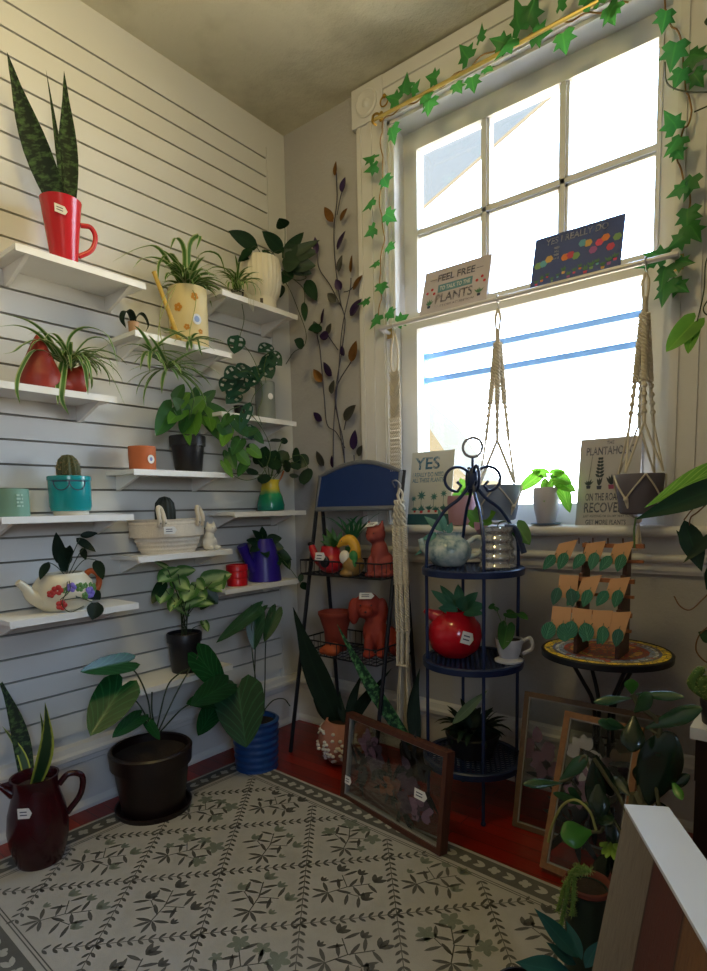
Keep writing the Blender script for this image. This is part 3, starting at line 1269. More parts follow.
# ---- ribbed white pot with trailing philodendron
c, k = vessel_at('d', 262, .095)
t = T('philodendron_plant', 'dark leaved trailing plant in a ribbed white pot near the corner', 'potted plant', c)
wv = lambda a, i: 1 + .022 * math.sin(a * 26) if 3 <= i else 1
pot(t, 'pot_body', c, [(14 * k, 0), (15 * k, .003), (14.6 * k, 11 * k), (15.2 * k, 12 * k), (18.5 * k, 18 * k), (20.5 * k, 30 * k), (20 * k, 42 * k), (18.4 * k, 50 * k)], M('#e2dac4', .5, var=.04, name='ribbed_ivory'), .006, .9, 104, wv)
nn = camdir(c)
mb = MB()
mb.obox(c + nn * (15.3 * k * KC[0]) + ZUP * (6 * k), ZUP.cross(nn) * .006, ZUP * .011, nn * .001)
mb.build('maker_mark', M('#3b3027', .6, var=0), t, False)
mb = MB()
for b, e, w_, dv in (((258, 247), (228, 231), 15, .0), ((252, 252), (238, 262), 9, .02), ((283, 252), (262, 231), 15, .0), ((262, 250), (281, 270), 9, .02), ((250, 248), (242, 260), 10, .03),
                     ((282, 255), (318, 252), 16, .05), ((284, 262), (316, 266), 17, .06), ((284, 262), (312, 274), 15, .04), ((282, 258), (304, 232), 12, .05), ((282, 258), (320, 240), 10, .06), ((282, 262), (300, 262), 20, .07), ((284, 256), (298, 245), 14, .06),
                     ((306, 280), (317, 301), 13, .05), ((304, 302), (305, 322), 7, .05), ((282, 285), (280, 298), 8, .02), ((304, 346), (294, 340), 11, .04), ((322, 327), (308, 330), 10, .06), ((285, 228), (279, 218), 14, .02), ((290, 270), (283, 284), 12, .08)):
    if w_:
        leafpx(mb, b, e, 0, c.x, w_, 'ovate', dv, fold=.12)
mb.build('leaves', L_DARK, t)
mb = MB()
for pts in ([(262, 255), (255, 246), (248, 252)], [(268, 256), (280, 250), (285, 258)], [(284, 258), (285, 240), (285, 228)], [(280, 268), (292, 278), (304, 290), (304, 310)], [(281, 272), (296, 280), (306, 278), (302, 272)], [(281, 276), (290, 290), (300, 315), (306, 333), (304, 346), (294, 352), (286, 364)], [(278, 262), (272, 252), (264, 250)]):
    mb.tube(spl(wpts([(x, y, .05) for x, y in pts], 0, c.x), 5), .0016, 5)
mb.build('stem', STEM_DARK, t)
c2 = on_shelf('d', 238, .11)
t = T('spider_plant', 'small drooping spider plant in a clear cup beside the ribbed white pot', 'potted plant', c2)
pot(t, 'cup_body', c2, [(.020, 0), (.021, .002), (.026, .042), (.027, .046)], glassmat('cup_glass', (.9, .93, .9), .15), .002, .8, 24)
spider(t, c2 + ZUP * .05, 40, .14, el=(.7, 1.5), bend=(1.6, 2.7), az=(-2, 1.0), wd=.012, seed=21)
mb = MB()
for q in range(4):
    y = c2.y - .012 + .008 * q
    mb.tube(spl([V((c2.x + .027, y, c2.z + .04)), V((.185, y - .004, c2.z + .01)), V((.188, y, c2.z - .012)), V((.187, y - .003, c2.z - .03 - .006 * q))], 4), .0009, 4)
mb.build('root_threads', M('#c9c7b2', .7), t)

# ---- grey pot with holey leaved plant
c, k = vessel_at('e', 266, .1)
t = T('swiss_cheese_vine', 'holey leaved vine in a grey cylinder pot on the shelf near the corner', 'potted plant', c)
pot(t, 'pot_body', c, [(9.5 * k, 0), (10 * k, .002), (10 * k, 37 * k), (9.6 * k, 38 * k)], M('#7f8582', .6, var=.1, name='grey_pot'), .004, .92)
nn = (camdir(c) + ZUP.cross(camdir(c)) * .6).normalized()
mb = MB()
disc(mb, c + nn * (10 * k * KC[0] + .0006) + ZUP * (23 * k), ZUP.cross(nn), ZUP, .012, .013, .0006, 18)
mb.build('round_sticker', PAPER, t, False)
mb = MB()
for b, e, w_, dv in (((238, 335), (234, 354), 16, .03), ((272, 345), (258, 352), 12, .04), ((262, 357), (276, 366), 18, .06), ((270, 352), (282, 366), 12, .05), ((262, 362), (272, 379), 17, .05), ((252, 368), (236, 376), 18, .06), ((254, 366), (258, 382), 16, .07), ((240, 370), (224, 378), 15, .05), ((232, 376), (222, 392), 15, .06), ((244, 380), (228, 398), 20, .07),
                     ((240, 392), (226, 404), 13, .07), ((256, 372), (246, 388), 14, .07), ((266, 366), (274, 356), 11, .04), ((250, 402), (240, 432), 10, .1), ((246, 424), (252, 440), 12, .1)):
    leafpx(mb, b, e, 0, c.x, w_ * 1.15, 'ovate', dv, holes=True, nseg=7, fold=.1)
mb.build('leaves', L_TEAL, t)
mb = MB()
for pts in ([(262, 385), (256, 365), (248, 350), (238, 340)], [(266, 383), (264, 368), (268, 352)], [(262, 385), (250, 372), (238, 372)], [(264, 384), (254, 395), (250, 410), (256, 420)], [(262, 385), (262, 400), (258, 412), (262, 425)], [(240, 336, .06), (244, 320, .06), (242, 304, .1)]):
    mb.tube(spl(wpts([(q_[0], q_[1], q_[2] if len(q_) > 2 else .06) for q_ in pts], 0, c.x), 5), .0013, 5)
mb.build('stem', STEM, t)

# ---- trailing pothos beside it
c, k = vessel_at('e', 240, .13)
t = T('pothos_plant', 'trailing green and lime pothos spilling over the shelf edge by the grey pot', 'potted plant', c)
pot(t, 'pot_body', c, [(.018, 0), (.02, .002), (.024, .036), (.025, .04)], BLACKPOT, .002, .85, 24)
mb = MB()
lo = MB()
for b, e, w_, dv, br in (((222, 425), (232, 440), 16, .02, 0), ((228, 430), (222, 447), 15, .03, 1), ((235, 420), (248, 437), 17, .02, 0), ((240, 440), (232, 455), 16, .03, 0), ((238, 452), (250, 466), 15, .03, 1), ((228, 452), (236, 470), 14, .04, 0), ((246, 462), (238, 477), 13, .04, 0), ((250, 448), (262, 458), 14, .03, 1), ((224, 462), (233, 478), 10, .03, 1), ((246, 432), (258, 430), 12, .02, 0), ((230, 416), (222, 428), 13, .03, 0), ((252, 430), (264, 444), 12, .02, 0)):
    leafpx(lo if br else mb, b, e, 0, .2, w_, 'heart', dv, fold=.15)
mb.build('leaves', L_MID, t)
lo.build('lime_leaves', L_BRIGHT, t)
mb = MB()
for pts in ([(240, 406), (228, 412), (224, 430), (230, 455)], [(242, 406), (244, 420), (242, 445), (240, 468)], [(242, 406), (256, 420), (268, 440), (270, 456), (262, 474), (250, 480), (238, 478), (227, 468), (224, 450)]):
    q = wpts([(x, y, .0) for x, y in pts], 0, .2)
    q[0] = c + V((.01, 0, .04))
    mb.tube(spl(q, 6), .0014, 5)
mb.build('stem', STEM, t)

# ---- terracotta pot, black nursery pot with pothos
c, k = vessel_at('f', 143, .09)
t = T('terracotta_pot', 'small plain terracotta pot with a round price sticker on a white shelf', 'pot', c)
pot(t, 'pot_body', c, [(13 * k, 0), (13.6 * k, .003), (14 * k, 23 * k), (13.7 * k, 24 * k)], TERRA, .005, .3, soil_mat=False)
nn = (camdir(c) + ZUP.cross(camdir(c)) * .75).normalized()
mb = MB()
disc(mb, c + nn * (14 * k * KC[0] + .0006) + ZUP * (11 * k), ZUP.cross(nn), ZUP, .014, .015, .0006, 18)
mb.m = 1
disc(mb, c + nn * (14 * k * KC[0] + .0006) + ZUP * (11 * k), ZUP.cross(nn), ZUP, .006, .007, .001, 12)
mb.build('price_tag', [PAPER, M('#7c82b8', .6, var=0)], t, False)

c, k = vessel_at('f', 189, .09)
t = T('pothos_plant', 'bright green pothos in a black nursery pot beside the small terracotta pot', 'potted plant', c)
pot(t, 'pot_body', c, [(13 * k, 0), (13.4 * k, .002), (16.4 * k, 26 * k), (18 * k, 26.2 * k), (18.4 * k, 35 * k), (17.8 * k, 36 * k)], BLACKPOT, .003, .9)
mb = MB()
lo = MB()
for b, e, w_, dv, br in (((172, 408), (156, 436), 24, .05, 0), ((178, 405), (190, 392), 15, .02, 1), ((186, 412), (172, 398), 18, .02, 0), ((190, 412), (206, 396), 20, .04, 1), ((192, 414), (196, 436), 22, .07, 1), ((200, 412), (222, 428), 21, .06, 1), ((198, 408), (228, 412), 18, .05, 0), ((188, 416), (182, 434), 17, .06, 0), ((194, 408), (196, 386), 15, .02, 0), ((206, 418), (226, 444), 16, .07, 0), ((184, 420), (190, 446), 12, .09, 1), ((176, 398), (184, 384), 14, .02, 0), ((202, 402), (216, 390), 13, .03, 0), ((208, 412), (212, 432), 15, .08, 1), ((182, 410), (168, 424), 18, .05, 1)):
    leafpx(lo if br else mb, b, e, 0, c.x, w_, 'heart', dv, fold=.15)
mb.build('leaves', L_MID, t)
lo.build('bright_leaves', L_BRIGHT, t)
mb = MB()
for e in ((173, 410), (180, 405), (190, 410), (198, 410), (206, 414), (194, 400)):
    mb.tube(spl([c + ZUP * (33 * k), (c + ZUP * (33 * k)) * .4 + W(*e, 0, c.x + .03) * .6 + V((0, 0, .01)), W(*e, 0, c.x + .03)], 4), .0016, 5)
mb.build('stem', STEM, t)

# ---- sage pot, teal spectacled pot
c, k = vessel_at('g', 13, .09)
t = T('planter_pot', 'matte sage green cylinder pot with raised lettering, empty', 'pot', c)
r = 18 * k
pot(t, 'pot_body', c, [(r * .97, 0), (r, .003), (r, 26.5 * k), (r * .97, 27.5 * k)], M('#6f9480', .6, var=.06, name='sage_glaze'), .005, .3, soil_mat=False)
mb = MB()
nn = (camdir(c) + ZUP.cross(camdir(c)) * .55).normalized()
ee = ZUP.cross(nn)
for j, wds in enumerate(((.010, .006), (.012, .004), (.007, .009), (.011, .005))):
    x = -.012
    for q in wds:
        mb.obox(c + nn * (r * KC[0] * .985) + ee * (x + q / 2) + ZUP * (21 * k - j * .0105), ee * q / 2, ZUP * .0028, nn * .002)
        x += q + .003
mb.build('raised_lettering', M('#9fbba9', .6, var=0), t, False)

c, k = vessel_at('g', 71.5, .09)
t = T('cactus_plant', 'round cactus in a teal glazed pot with drawn spectacles', 'potted plant', c)
TEAL = M('#1d8f92', .2, var=.15, scale=10, name='teal_glaze')
pot(t, 'pot_body', c, [(17 * k, 3.8 * k), (20 * k, 4.5 * k), (21.6 * k, 9 * k), (21.8 * k, 34 * k), (22.4 * k, 34.5 * k), (22.4 * k, 38 * k), (21.6 * k, 38.6 * k)], TEAL, .005, .9)
mb = MB()
mb.lathe([(15.6 * k, 0), (16.2 * k, .002), (16.2 * k, 4 * k), (15.6 * k, 4.2 * k)], c, 32)
mb.build('pot_saucer', M('#d8cdb8', .6), t)
mb = MB()
nn = camdir(c)
ee = ZUP.cross(nn)


def onpot(x, z, rr):
    a = x / rr
    rr *= KC[0]
    a = x * KC[0] / rr
    return c + nn * (rr * math.cos(a) + .001) + ee * (rr * math.sin(a)) + ZUP * z


for s_ in (-1, 1):
    mb.tube([onpot(s_ * (.0 + 8.6 * k * (1 - math.cos(u)) / 1.0), (33 - 8.5 * math.sin(u)) * k, 21.8 * k) for u in [math.pi * q / 14 for q in range(15)]], .0013, 5)
mb.tube([onpot(x * k, 33.3 * k, 21.9 * k) for x in range(-20, 21, 2)], .0014, 5)
mb.build('drawn_spectacles', INK, t)
mb = MB()
wv = lambda a, i: 1 + .12 * math.sin(a * 11)
mb.lathe([(8.5 * k, 34 * k), (10 * k, 39 * k), (10 * k, 47 * k), (8 * k, 55 * k), (4.5 * k, 59 * k), (.5 * k, 60 * k)], c, 88, wave=wv)
o = mb.build('cactus_body', M('#4c4f30', .7, var=.3), t)
mb = MB()
rnd = random.Random(5)
for i in range(260):
    a, z = rnd.uniform(0, 6.28), rnd.uniform(.0, 1)
    rr = 10.4 * k * (1 - max(0, z - .4) ** 2 * 1.9)
    p = c + V((math.cos(a) * rr, math.sin(a) * rr, (36 + 23 * z) * k))
    dd = V((math.cos(a), math.sin(a), rnd.uniform(-.2, .8)))
    mb.tube([p, p + dd * .006], [.0008, .0003], 3)
mb.build('spines', M('#b59a6a', .7, var=0), t)

# ---- coiled rope basket with a dark cactus
c, k = vessel_at('h', 169, .095)
t = T('rope_basket', 'coiled cream rope basket with leather handles, holding a dark cactus', 'basket', c)
ROPE = M('#ddd0ba', .9, var=.12, scale=60, bump=.5, bscale=220, name='rope')
prof = []
Hb = 33 * k
for i in range(49):
    z = i / 48
    rr = (28 + 13 * (z ** .7)) * k
    prof.append((rr + .0016 * math.cos(z * 2 * math.pi * 8), z * Hb))
full = prof + [(prof[-1][0] - .006, Hb + .001), (prof[-1][0] - .007, Hb * .5), (.001, Hb * .45)]
mb = MB()
mb.lathe(full, c, 48, sx=.62, sy=1.0)
mb.build('basket_body', ROPE, t)
for s_ in (-1, 1):
    mb = MB()
    q = c + V((.62 * 34 * k, s_ * 22 * k, Hb))
    for dx in (0,):
        loop = [q + V((.006, -.010, -.024)), q + V((.012, -.010, .0)), q + V((.004, -.010, .034)), q + V((-.004, .0, .044)), q + V((-.004, .010, .034)), q + V((.012, .010, .0)), q + V((.006, .010, -.024))]
        mb.tube(spl(loop, 5), .0075, 8)
    mb.build('leather_handle', M('#cfc3ae', .6), t)
    mb = MB()
    for dy in (-.008, .008):
        mb.ball(q + V((.019, dy * 1.3, -.012)), .0030, seg=8, ring=6)
    mb.build('rivet', M('#8a8378', .35, .8), t)
nn = V((1, -.3, 0)).normalized()
tagcard(t, c + V((.62 * 40 * k + .006, -15 * k, 23 * k)), ZUP.cross(nn), ZUP, .046, .026)
c3 = c + V((0, -2 * k, Hb * .46))
t3 = T('cactus_plant', 'dark columnar cactus standing in the rope basket', 'potted plant', c3)
mb = MB()
wv = lambda a, i: 1 + .08 * math.sin(a * 12)
mb.lathe([(9 * k, 0), (9.4 * k, 14 * k), (9.6 * k, 26 * k), (8.6 * k, 34 * k), (5 * k, 39 * k), (.5 * k, 40.5 * k)], c3, 72, wave=wv)
mb.build('cactus_body', M('#232b26', .7, var=.2, bump=.4), t3)
mb = MB()
mb.lathe([(.03, .0), (.03, .012), (.0005, .014)], c3 + V((0, 0, .001)), 20)
mb.build('soil', SOIL, t3)

# ---- white cat figurine
c = on_shelf('h', 210, .14)
k = mpp(c)
t = T('cat_figurine', 'small white ceramic cat sitting beside the rope basket', 'figurine', c)
mb = MB()
mb.ball(c + V((0, 0, 7 * k)), (7 * k, 8 * k, 8 * k))
mb.ball(c + V((.004, -1 * k, 12 * k)), (5 * k, 5.4 * k, 8 * k))
mb.ball(c + V((.006, 1 * k, 21 * k)), (5.4 * k, 6 * k, 5.2 * k))
for s_ in (-1, 1):
    mb.lathe([(2.2 * k, 0), (.3 * k, 5 * k)], c + V((.006, (1 + s_ * 3.6) * k, 24 * k)), 8)
    mb.ball(c + V((6 * k, s_ * 3.4 * k, 2 * k)), (4 * k, 2.4 * k, 2.2 * k))
mb.tube(spl([c + V((-4 * k, 5 * k, 3 * k)), c + V((0, 9 * k, 2.5 * k)), c + V((5 * k, 9 * k, 2.2 * k))], 5), 1.9 * k, 8)
fuse(mb.build('cat_body', M('#dcd7ca', .5), t), .0028, 3)
mb = MB()
for s_ in (-1, 1):
    mb.ball(c + V((.006 + 5 * k, (1 + s_ * 2.2) * k, 22 * k)), .0016, seg=8, ring=6)
mb.build('eye', INK, t)

# ---- green and yellow vase with round leaves
c, k = vessel_at('i', 271, .1)
t = T('peperomia_plant', 'round leaved plant in a bulging green vase with a yellow neck', 'potted plant', c)


def dripglaze():
    g = NT('green_yellow_glaze')
    b = g.bsdf(None, .2)
    sp_ = g.n('ShaderNodeSeparateXYZ')
    g.l(g.n('ShaderNodeTexCoord').outputs['Generated'], sp_.inputs[0])
    ad = g.n('ShaderNodeMath', operation='MULTIPLY_ADD')
    g.l(g.noise(22, 3), ad.inputs[0])
    ad.inputs[1].default_value = .3
    g.l(sp_.outputs[2], ad.inputs[2])
    g.l(g.ramp(ad.outputs[0], [(.3, lin('#0f6f62')), (.66, lin('#1f8f5a')), (.86, lin('#c9b92f')), (1, lin('#d8c23a'))]), b.inputs['Base Color'])
    g.l(b.outputs[0], g.out.inputs[0])
    return g.mat


pot(t, 'vase_body', c, [(11.5 * k, 0), (13.5 * k, .004), (14 * k, 6 * k), (12 * k, 14 * k), (9.6 * k, 20 * k), (8.6 * k, 26 * k), (9.6 * k, 31 * k)], dripglaze(), .004, .85)
mb = MB()
mb.tube(spl([c + ZUP * (26 * k) + V((.0, 8 * k, 0)), c + ZUP * (33 * k) + V((.01, 13 * k, 0)), c + ZUP * (40 * k) + V((.01, 17 * k, 0))], 4), .004, 8)
mb.build('spout', M('#a8643a', .5), t)
mb = MB()
for b, e, w_, dv in (((262, 462), (254, 452), 15, .02), ((262, 468), (266, 446), 15, .03), ((272, 466), (276, 450), 14, .02), ((278, 462), (288, 452), 15, .03), ((282, 440), (270, 441), 6, .02), ((280, 441), (288, 441), 7, .02), ((276, 470), (282, 464), 14, .06), ((266, 474), (262, 484), 13, .06), ((292, 456), (300, 454), 15, .05), ((296, 458), (309, 464), 15, .05), ((292, 462), (298, 470), 13, .06), ((296, 474), (292, 478), 9, .06), ((308, 468), (304, 485), 14, .07), ((256, 470), (248, 474), 12, .03), ((284, 470), (290, 462), 12, .07), ((270, 458), (278, 470), 13, .06), ((254, 452), (246, 446), 11, .02)):
    leafpx(mb, b, e, 0, c.x, w_, 'round', dv, fold=.1)
mb.build('leaves', L_DARK, t)
mb = MB()
for e in ((258, 460), (266, 456), (276, 456), (282, 441), (292, 458), (300, 460)):
    q = W(*e, 0, c.x + .03)
    mb.tube(spl([c + ZUP * (28 * k), (c + ZUP * (32 * k)) * .45 + q * .55 + V((0, 0, .008)), q], 4), .0016, 5)
mb.tube(spl(wpts([(292, 456, .03), (302, 456, .05), (308, 468, .06)], 0, c.x), 5), .0014, 5)
mb.build('stem', STEM, t)

# ---- red cup, purple pot
c, k = vessel_at('j', 237.5, .12)
t = T('red_cup', 'small ribbed red ceramic cup beside the purple pot', 'cup', c)
pot(t, 'cup_body', c, [(9.5 * k, 0), (10.2 * k, .002), (10.4 * k, 7 * k), (10 * k, 7.6 * k), (10.6 * k, 8.2 * k), (10.6 * k, 14 * k), (10.2 * k, 14.6 * k), (11 * k, 15.2 * k), (11 * k, 20.5 * k), (10.6 * k, 21 * k)], M('#c21420', .3, var=.1, name='cherry_glaze'), .004, .3, soil_mat=False)
c, k = vessel_at('j', 265, .1)
t = T('potted_vine', 'leafy green vine in a deep purple watering pot with a spout', 'potted plant', c)
PURP = M('#2a1a86', .35, var=.15, name='purple_glaze')
pot(t, 'pot_body', c, [(16 * k, 0), (16.8 * k, .003), (16 * k, 8 * k), (14.6 * k, 22 * k), (12.6 * k, 32 * k), (9.6 * k, 40 * k), (9 * k, 42 * k)], PURP, .004, .9)
mb = MB()
d = V((-.05, -1, 0)).normalized()
mb.tube(spl([c + d * (13 * k) + ZUP * (12 * k), c + d * (21 * k) + ZUP * (24 * k), c + d * (27 * k) + ZUP * (37 * k)], 5), [5 * k] * 4 + [4.4 * k] * 4 + [5.2 * k] * 3, 12)
mb.build('spout', PURP, t)
mb = MB()
for b, e, w_, dv in (((262, 545), (246, 540), 10, .03), ((264, 542), (252, 530), 9, .02), ((266, 540), (282, 538), 11, .03), ((268, 545), (284, 548), 11, .05), ((270, 548), (292, 560), 12, .06), ((262, 546), (268, 558), 10, .08), ((264, 540), (262, 526), 8, .02), ((274, 550), (280, 566), 11, .08), ((282, 552), (290, 570), 10, .06), ((260, 545), (250, 552), 9, .05), ((300, 582), (302, 572), 6, .05), ((302, 582), (306, 590), 8, .05)):
    leafpx(mb, b, e, 0, c.x, w_, 'ovate', dv, fold=.15)
mb.build('leaves', L_DARK, t)
mb = MB()
mb.tube(spl([c + ZUP * (41 * k), W(276, 552, 0, c.x + .05), W(288, 566, 0, c.x + .05), W(300, 582, 0, c.x + .06), W(305, 588, 0, c.x + .06)], 5), .0013, 5)
for e in ((262, 535), (274, 542), (256, 540)):
    mb.tube([c + ZUP * (40 * k), W(*e, 0, c.x + .02)], .0014, 5)
mb.build('stem', STEM, t)

# ---- painted teapot
c, k = vessel_at('k', 65, .095)
t = T('floral_teapot', 'cream teapot painted with flowers, orange handle, planted with drooping dark leaves', 'teapot', c)
CRM = M('#d9cfb4', .35, var=.06, name='cream_porcelain')
pot(t, 'teapot_body', c, [(20 * k, 0), (23 * k, .003), (30 * k, 7 * k), (33 * k, 17 * k), (31 * k, 27 * k), (26 * k, 33 * k), (23 * k, 35.5 * k), (23 * k, 37 * k)], CRM, .004, .9, sx=.8)
k0, k = k, k * .88
d = V((.1, -1, 0)).normalized()
mb = MB()
taper(mb, [c + d * (25 * k) + ZUP * (15 * k), c + d * (36 * k) + ZUP * (20 * k), c + d * (42 * k) + ZUP * (29 * k), c + d * (50 * k) + ZUP * (37 * k)], [11 * k, 7 * k, 4.6 * k, 3.6 * k], 14)
mb.build('spout', CRM, t)
mb = MB()
d2 = V((0, 1, 0))
mb.tube(spl([c + d2 * (20 * k) + ZUP * (33 * k), c + d2 * (33 * k) + ZUP * (41 * k), c + d2 * (42 * k) + ZUP * (34 * k), c + d2 * (40 * k) + ZUP * (20 * k), c + d2 * (29 * k) + ZUP * (11 * k)], 6), 3.4 * k, 10)
mb.build('handle', M('#b5501c', .4, var=.2, name='amber_glaze'), t)
nn0 = V((1, 0, 0))
for nm, mt, items in (('painted_rose', M('#b8322e', .5), ((-.55, 25, 1.3), (-.45, 9, 1.2), (-.75, 22, .9))), ('painted_pansy', M('#7d6ac0', .5), ((-.1, 27, 1.2), (.62, 18, 1.5), (.5, 21, .9))), ('painted_leaf', M('#57803a', .5), ((.2, 26, 1.2), (.9, 22, 1.3), (.35, 16, 1.0), (-.3, 24, .9), (.75, 26, .9), (.45, 27, .8)))):
    for a, z, s_ in items:
        mb = MB()
        rr = (32.5 if z < 24 else 30.5) * k
        e_ = V((math.cos(a) * .8, math.sin(a), 0))
        nn = V((math.cos(a), math.sin(a) * .8, 0)).normalized()
        p = c + e_ * (rr + .004) + ZUP * (z * k)
        for q in range(5):
            th = q * 1.257
            mb.ball(p + ZUP.cross(nn) * (2.6 * k * s_ * math.cos(th)) + ZUP * (2.6 * k * s_ * math.sin(th)), (1.3 * k * s_, 2.4 * k * s_, 2.4 * k * s_), rot=lookrot(nn), seg=8, ring=6)
        mb.build(nm, mt, t)
mb = MB()
for b, e, w_, dv in (((62, 566), (56, 532), 13, .02), ((66, 566), (62, 545), 14, .04), ((68, 556), (70, 545), 9, .05), ((76, 538), (96, 552), 9, .05), ((80, 536), (98, 533), 7, .03), ((82, 548), (86, 560), 7, .05), ((48, 562), (40, 580), 9, .06), ((66, 572), (58, 552), 10, .03), ((96, 560), (103, 580), 11, .08), ((86, 592), (100, 600), 16, .09), ((98, 602), (92, 620), 16, .09), ((84, 590), (76, 598), 10, .09)):
    leafpx(mb, b, e, 0, c.x, w_, 'ovate', dv, fold=.2)
mb.build('leaves', L_BLACK, t)
mb = MB()
for pts in ([(66, 576), (72, 556), (80, 538)], [(68, 576), (78, 556), (84, 548)], [(66, 576), (56, 566), (48, 562)], [(70, 576), (84, 560), (96, 560)], [(68, 576), (66, 592), (62, 604), (70, 612), (84, 606)], [(68, 576), (70, 590), (60, 600)], [(64, 600), (80, 598), (92, 602)]):
    q = wpts([(x, y, .04 + (.06 if y > 585 else 0)) for x, y in pts], 0, c.x)
    mb.tube(spl(q, 5), .0014, 5)
mb.build('stem', STEM_DARK, t)

# ---- syngonium in a black pot, lowest shelf
c, k = vessel_at('l', 186, .1)
t = T('arrowhead_plant', 'pale veined arrowhead plant in a black pot on the lowest shelf', 'potted plant', c)
pot(t, 'pot_body', c, [(13.5 * k, 0), (14 * k, .002), (16 * k, 30 * k), (17.6 * k, 30.3 * k), (17.8 * k, 38 * k), (17.2 * k, 39 * k)], BLACKPOT, .003, .9)
mb = MB()
for b, e, w_, dv in (((168, 568), (154, 562), 8, .05), ((162, 575), (180, 568), 12, .04), ((172, 574), (158, 582), 18, .05), ((178, 572), (196, 570), 13, .05), ((190, 586), (184, 602), 20, .07), ((196, 582), (204, 590), 14, .05), ((214, 578), (222, 592), 22, .06), ((206, 580), (232, 574), 18, .05), ((190, 602), (214, 604), 12, .08), ((184, 606), (206, 598), 10, .06), ((166, 590), (160, 604), 16, .05), ((178, 596), (170, 612), 15, .07), ((186, 612), (172, 606), 11, .07), ((204, 622), (208, 632), 8, .06), ((196, 590), (206, 600), 16, .06), ((176, 580), (190, 590), 17, .06)):
    leafpx(mb, b, e, 0, c.x, w_ * 1.2, 'heart', dv, tilt=.5, fold=.12)
mb.build('leaves', L_SYNG, t)
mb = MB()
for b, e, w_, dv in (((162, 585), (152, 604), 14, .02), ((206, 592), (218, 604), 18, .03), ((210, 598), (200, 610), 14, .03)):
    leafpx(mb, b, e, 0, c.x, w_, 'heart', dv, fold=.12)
mb.build('darker_leaves', L_DARK, t)  # a few leaves in the plain dark green skin
mb = MB()
rnd = random.Random(3)
for e in ((168, 570), (178, 574), (190, 588), (196, 584), (212, 582), (190, 604), (166, 590), (178, 598), (204, 624), (184, 608), (200, 600), (172, 582)):
    q = W(*e, 0, c.x + .03)
    b_ = c + V((rnd.uniform(-.015, .015), rnd.uniform(-.02, .02), 35 * k))
    mb.tube(spl([b_, b_ * .5 + q * .5 + V((0, (b_.y - q.y) * .2, .01)), q], 4), .0016, 5)
mb.build('stem', STEM_DARK, t)

KC[0] = 1.0
# ================================================================== PLANTS ON THE FLOOR
CURZ[0] = None


def at_col(px_, py_, y):
    return W(px_, py_, 1, y)


# ---- burgundy pitcher with a yellow edged snake plant
c = V((.205, -1.335, 0))
k = mpp(c + V((0, 0, .1)))
t = T('snake_plant', 'yellow edged snake plant in a dark burgundy pitcher on the floor', 'potted plant', c)
BURG = M('#35090f', .22, var=.15, scale=6, name='burgundy_glaze')
pot(t, 'pitcher_body', c, [(.055, 0), (.060, .004), (.066, .02), (.079, .07), (.083, .11), (.078, .16), (.066, .205), (.060, .235), (.063, .262), (.066, .268)], BURG, .006, .88, 40)
rt = ZUP.cross(camdir(c))
mb = MB()
mb.prism([c - rt * .050 + ZUP * .268, c - rt * .098 + ZUP * .262, c - rt * .058 + ZUP * .215], camdir(c) * .002)
mb.tube([c - rt * .092 + ZUP * .262, c - rt * .056 + ZUP * .225], [.006, .016], 10)
mb.build('spout', BURG, t)
mb = MB()
mb.tube(spl([c + rt * .062 + ZUP * .225, c + rt * .090 + ZUP * .25, c + rt * .125 + ZUP * .235, c + rt * .118 + ZUP * .18, c + rt * .078 + ZUP * .13], 6), .009, 10)
mb.build('handle', BURG, t)
nn = (camdir(c) - rt * .45).normalized()
tagcard(t, c + nn * .0745 + ZUP * .19, ZUP.cross(nn), ZUP, .038, .03)
for b, e, w_, m_ in (((28, 790), (-4, 672), 17, L_SNAKE), ((34, 788), (45, 702), 15, L_SNAKE_Y), ((28, 788), (2, 726), 9, L_SNAKE_Y), ((33, 788), (40, 712), 8, L_SNAKE_Y)):
    d_ = (c + camdir(c) * .0)
    B, E = W(*b, 1, c.y), W(*e, 1, c.y - .02 + .01 * (w_ % 3))
    mb = MB()
    pts = [B + (E - B) * (i / 10) + rt * (.018 * math.sin(math.pi * i / 10)) for i in range(11)]
    mb.strap(pts, w_ * k, up=rt, fold=.2, prof='snake')
    mb.build('leaf', m_, t)

# ---- big brown pot with a heart leaved philodendron
c = V((.205, -.955, 0))
k = mpp(c + V((0, 0, .1)))
t = T('philodendron_plant', 'glossy heart leaved philodendron in a large dark brown floor pot', 'potted plant', c)
BRN = M('#1a0a07', .4, var=.2, name='brown_pot')
pot(t, 'pot_body', c, [(.098, .012), (.104, .016), (.124, .17), (.134, .172), (.138, .222), (.132, .228)], BRN, .008, .86, 44)
mb = MB()
mb.lathe([(.115, 0), (.122, .004), (.128, .026), (.122, .026), (.112, .012), (.001, .011)], c, 40)
mb.build('pot_saucer', BRN, t)
mb = MB()
xx = .19
for b, e, w_, dv, ti in (((129, 662), (80, 672), 26, .03, .3), ((122, 686), (90, 736), 46, .06, .3), ((140, 716), (112, 738), 20, .1, .6), ((198, 655), (225, 690), 34, .03, .3), ((216, 700), (186, 704), 24, .05, .5), ((216, 706), (198, 736), 26, .03, .3), ((148, 722), (160, 740), 12, .1, .5)):
    leafpx(mb, b, e, 0, xx, w_, 'heart', dv, ti, fold=.1, nseg=10)
mb.build('leaves', leafmat('leaf_glossy_dark', '#153d20', '#20562c', 'veins', .2, .12, '#2c6b3a'), t)
mb = MB()
for pts in ([(152, 732), (148, 700), (138, 676), (128, 665)], [(154, 732), (140, 706), (124, 690)], [(158, 732), (178, 690), (198, 656)], [(160, 732), (186, 706), (212, 700)], [(156, 732), (166, 690), (176, 676), (190, 668)], [(152, 734), (146, 722), (140, 714)], [(156, 732), (152, 712), (152, 692)]):
    mb.tube(spl(wpts(pts, 0, xx), 5), .0028, 6)
mb.build('stem', STEM_DARK, t)

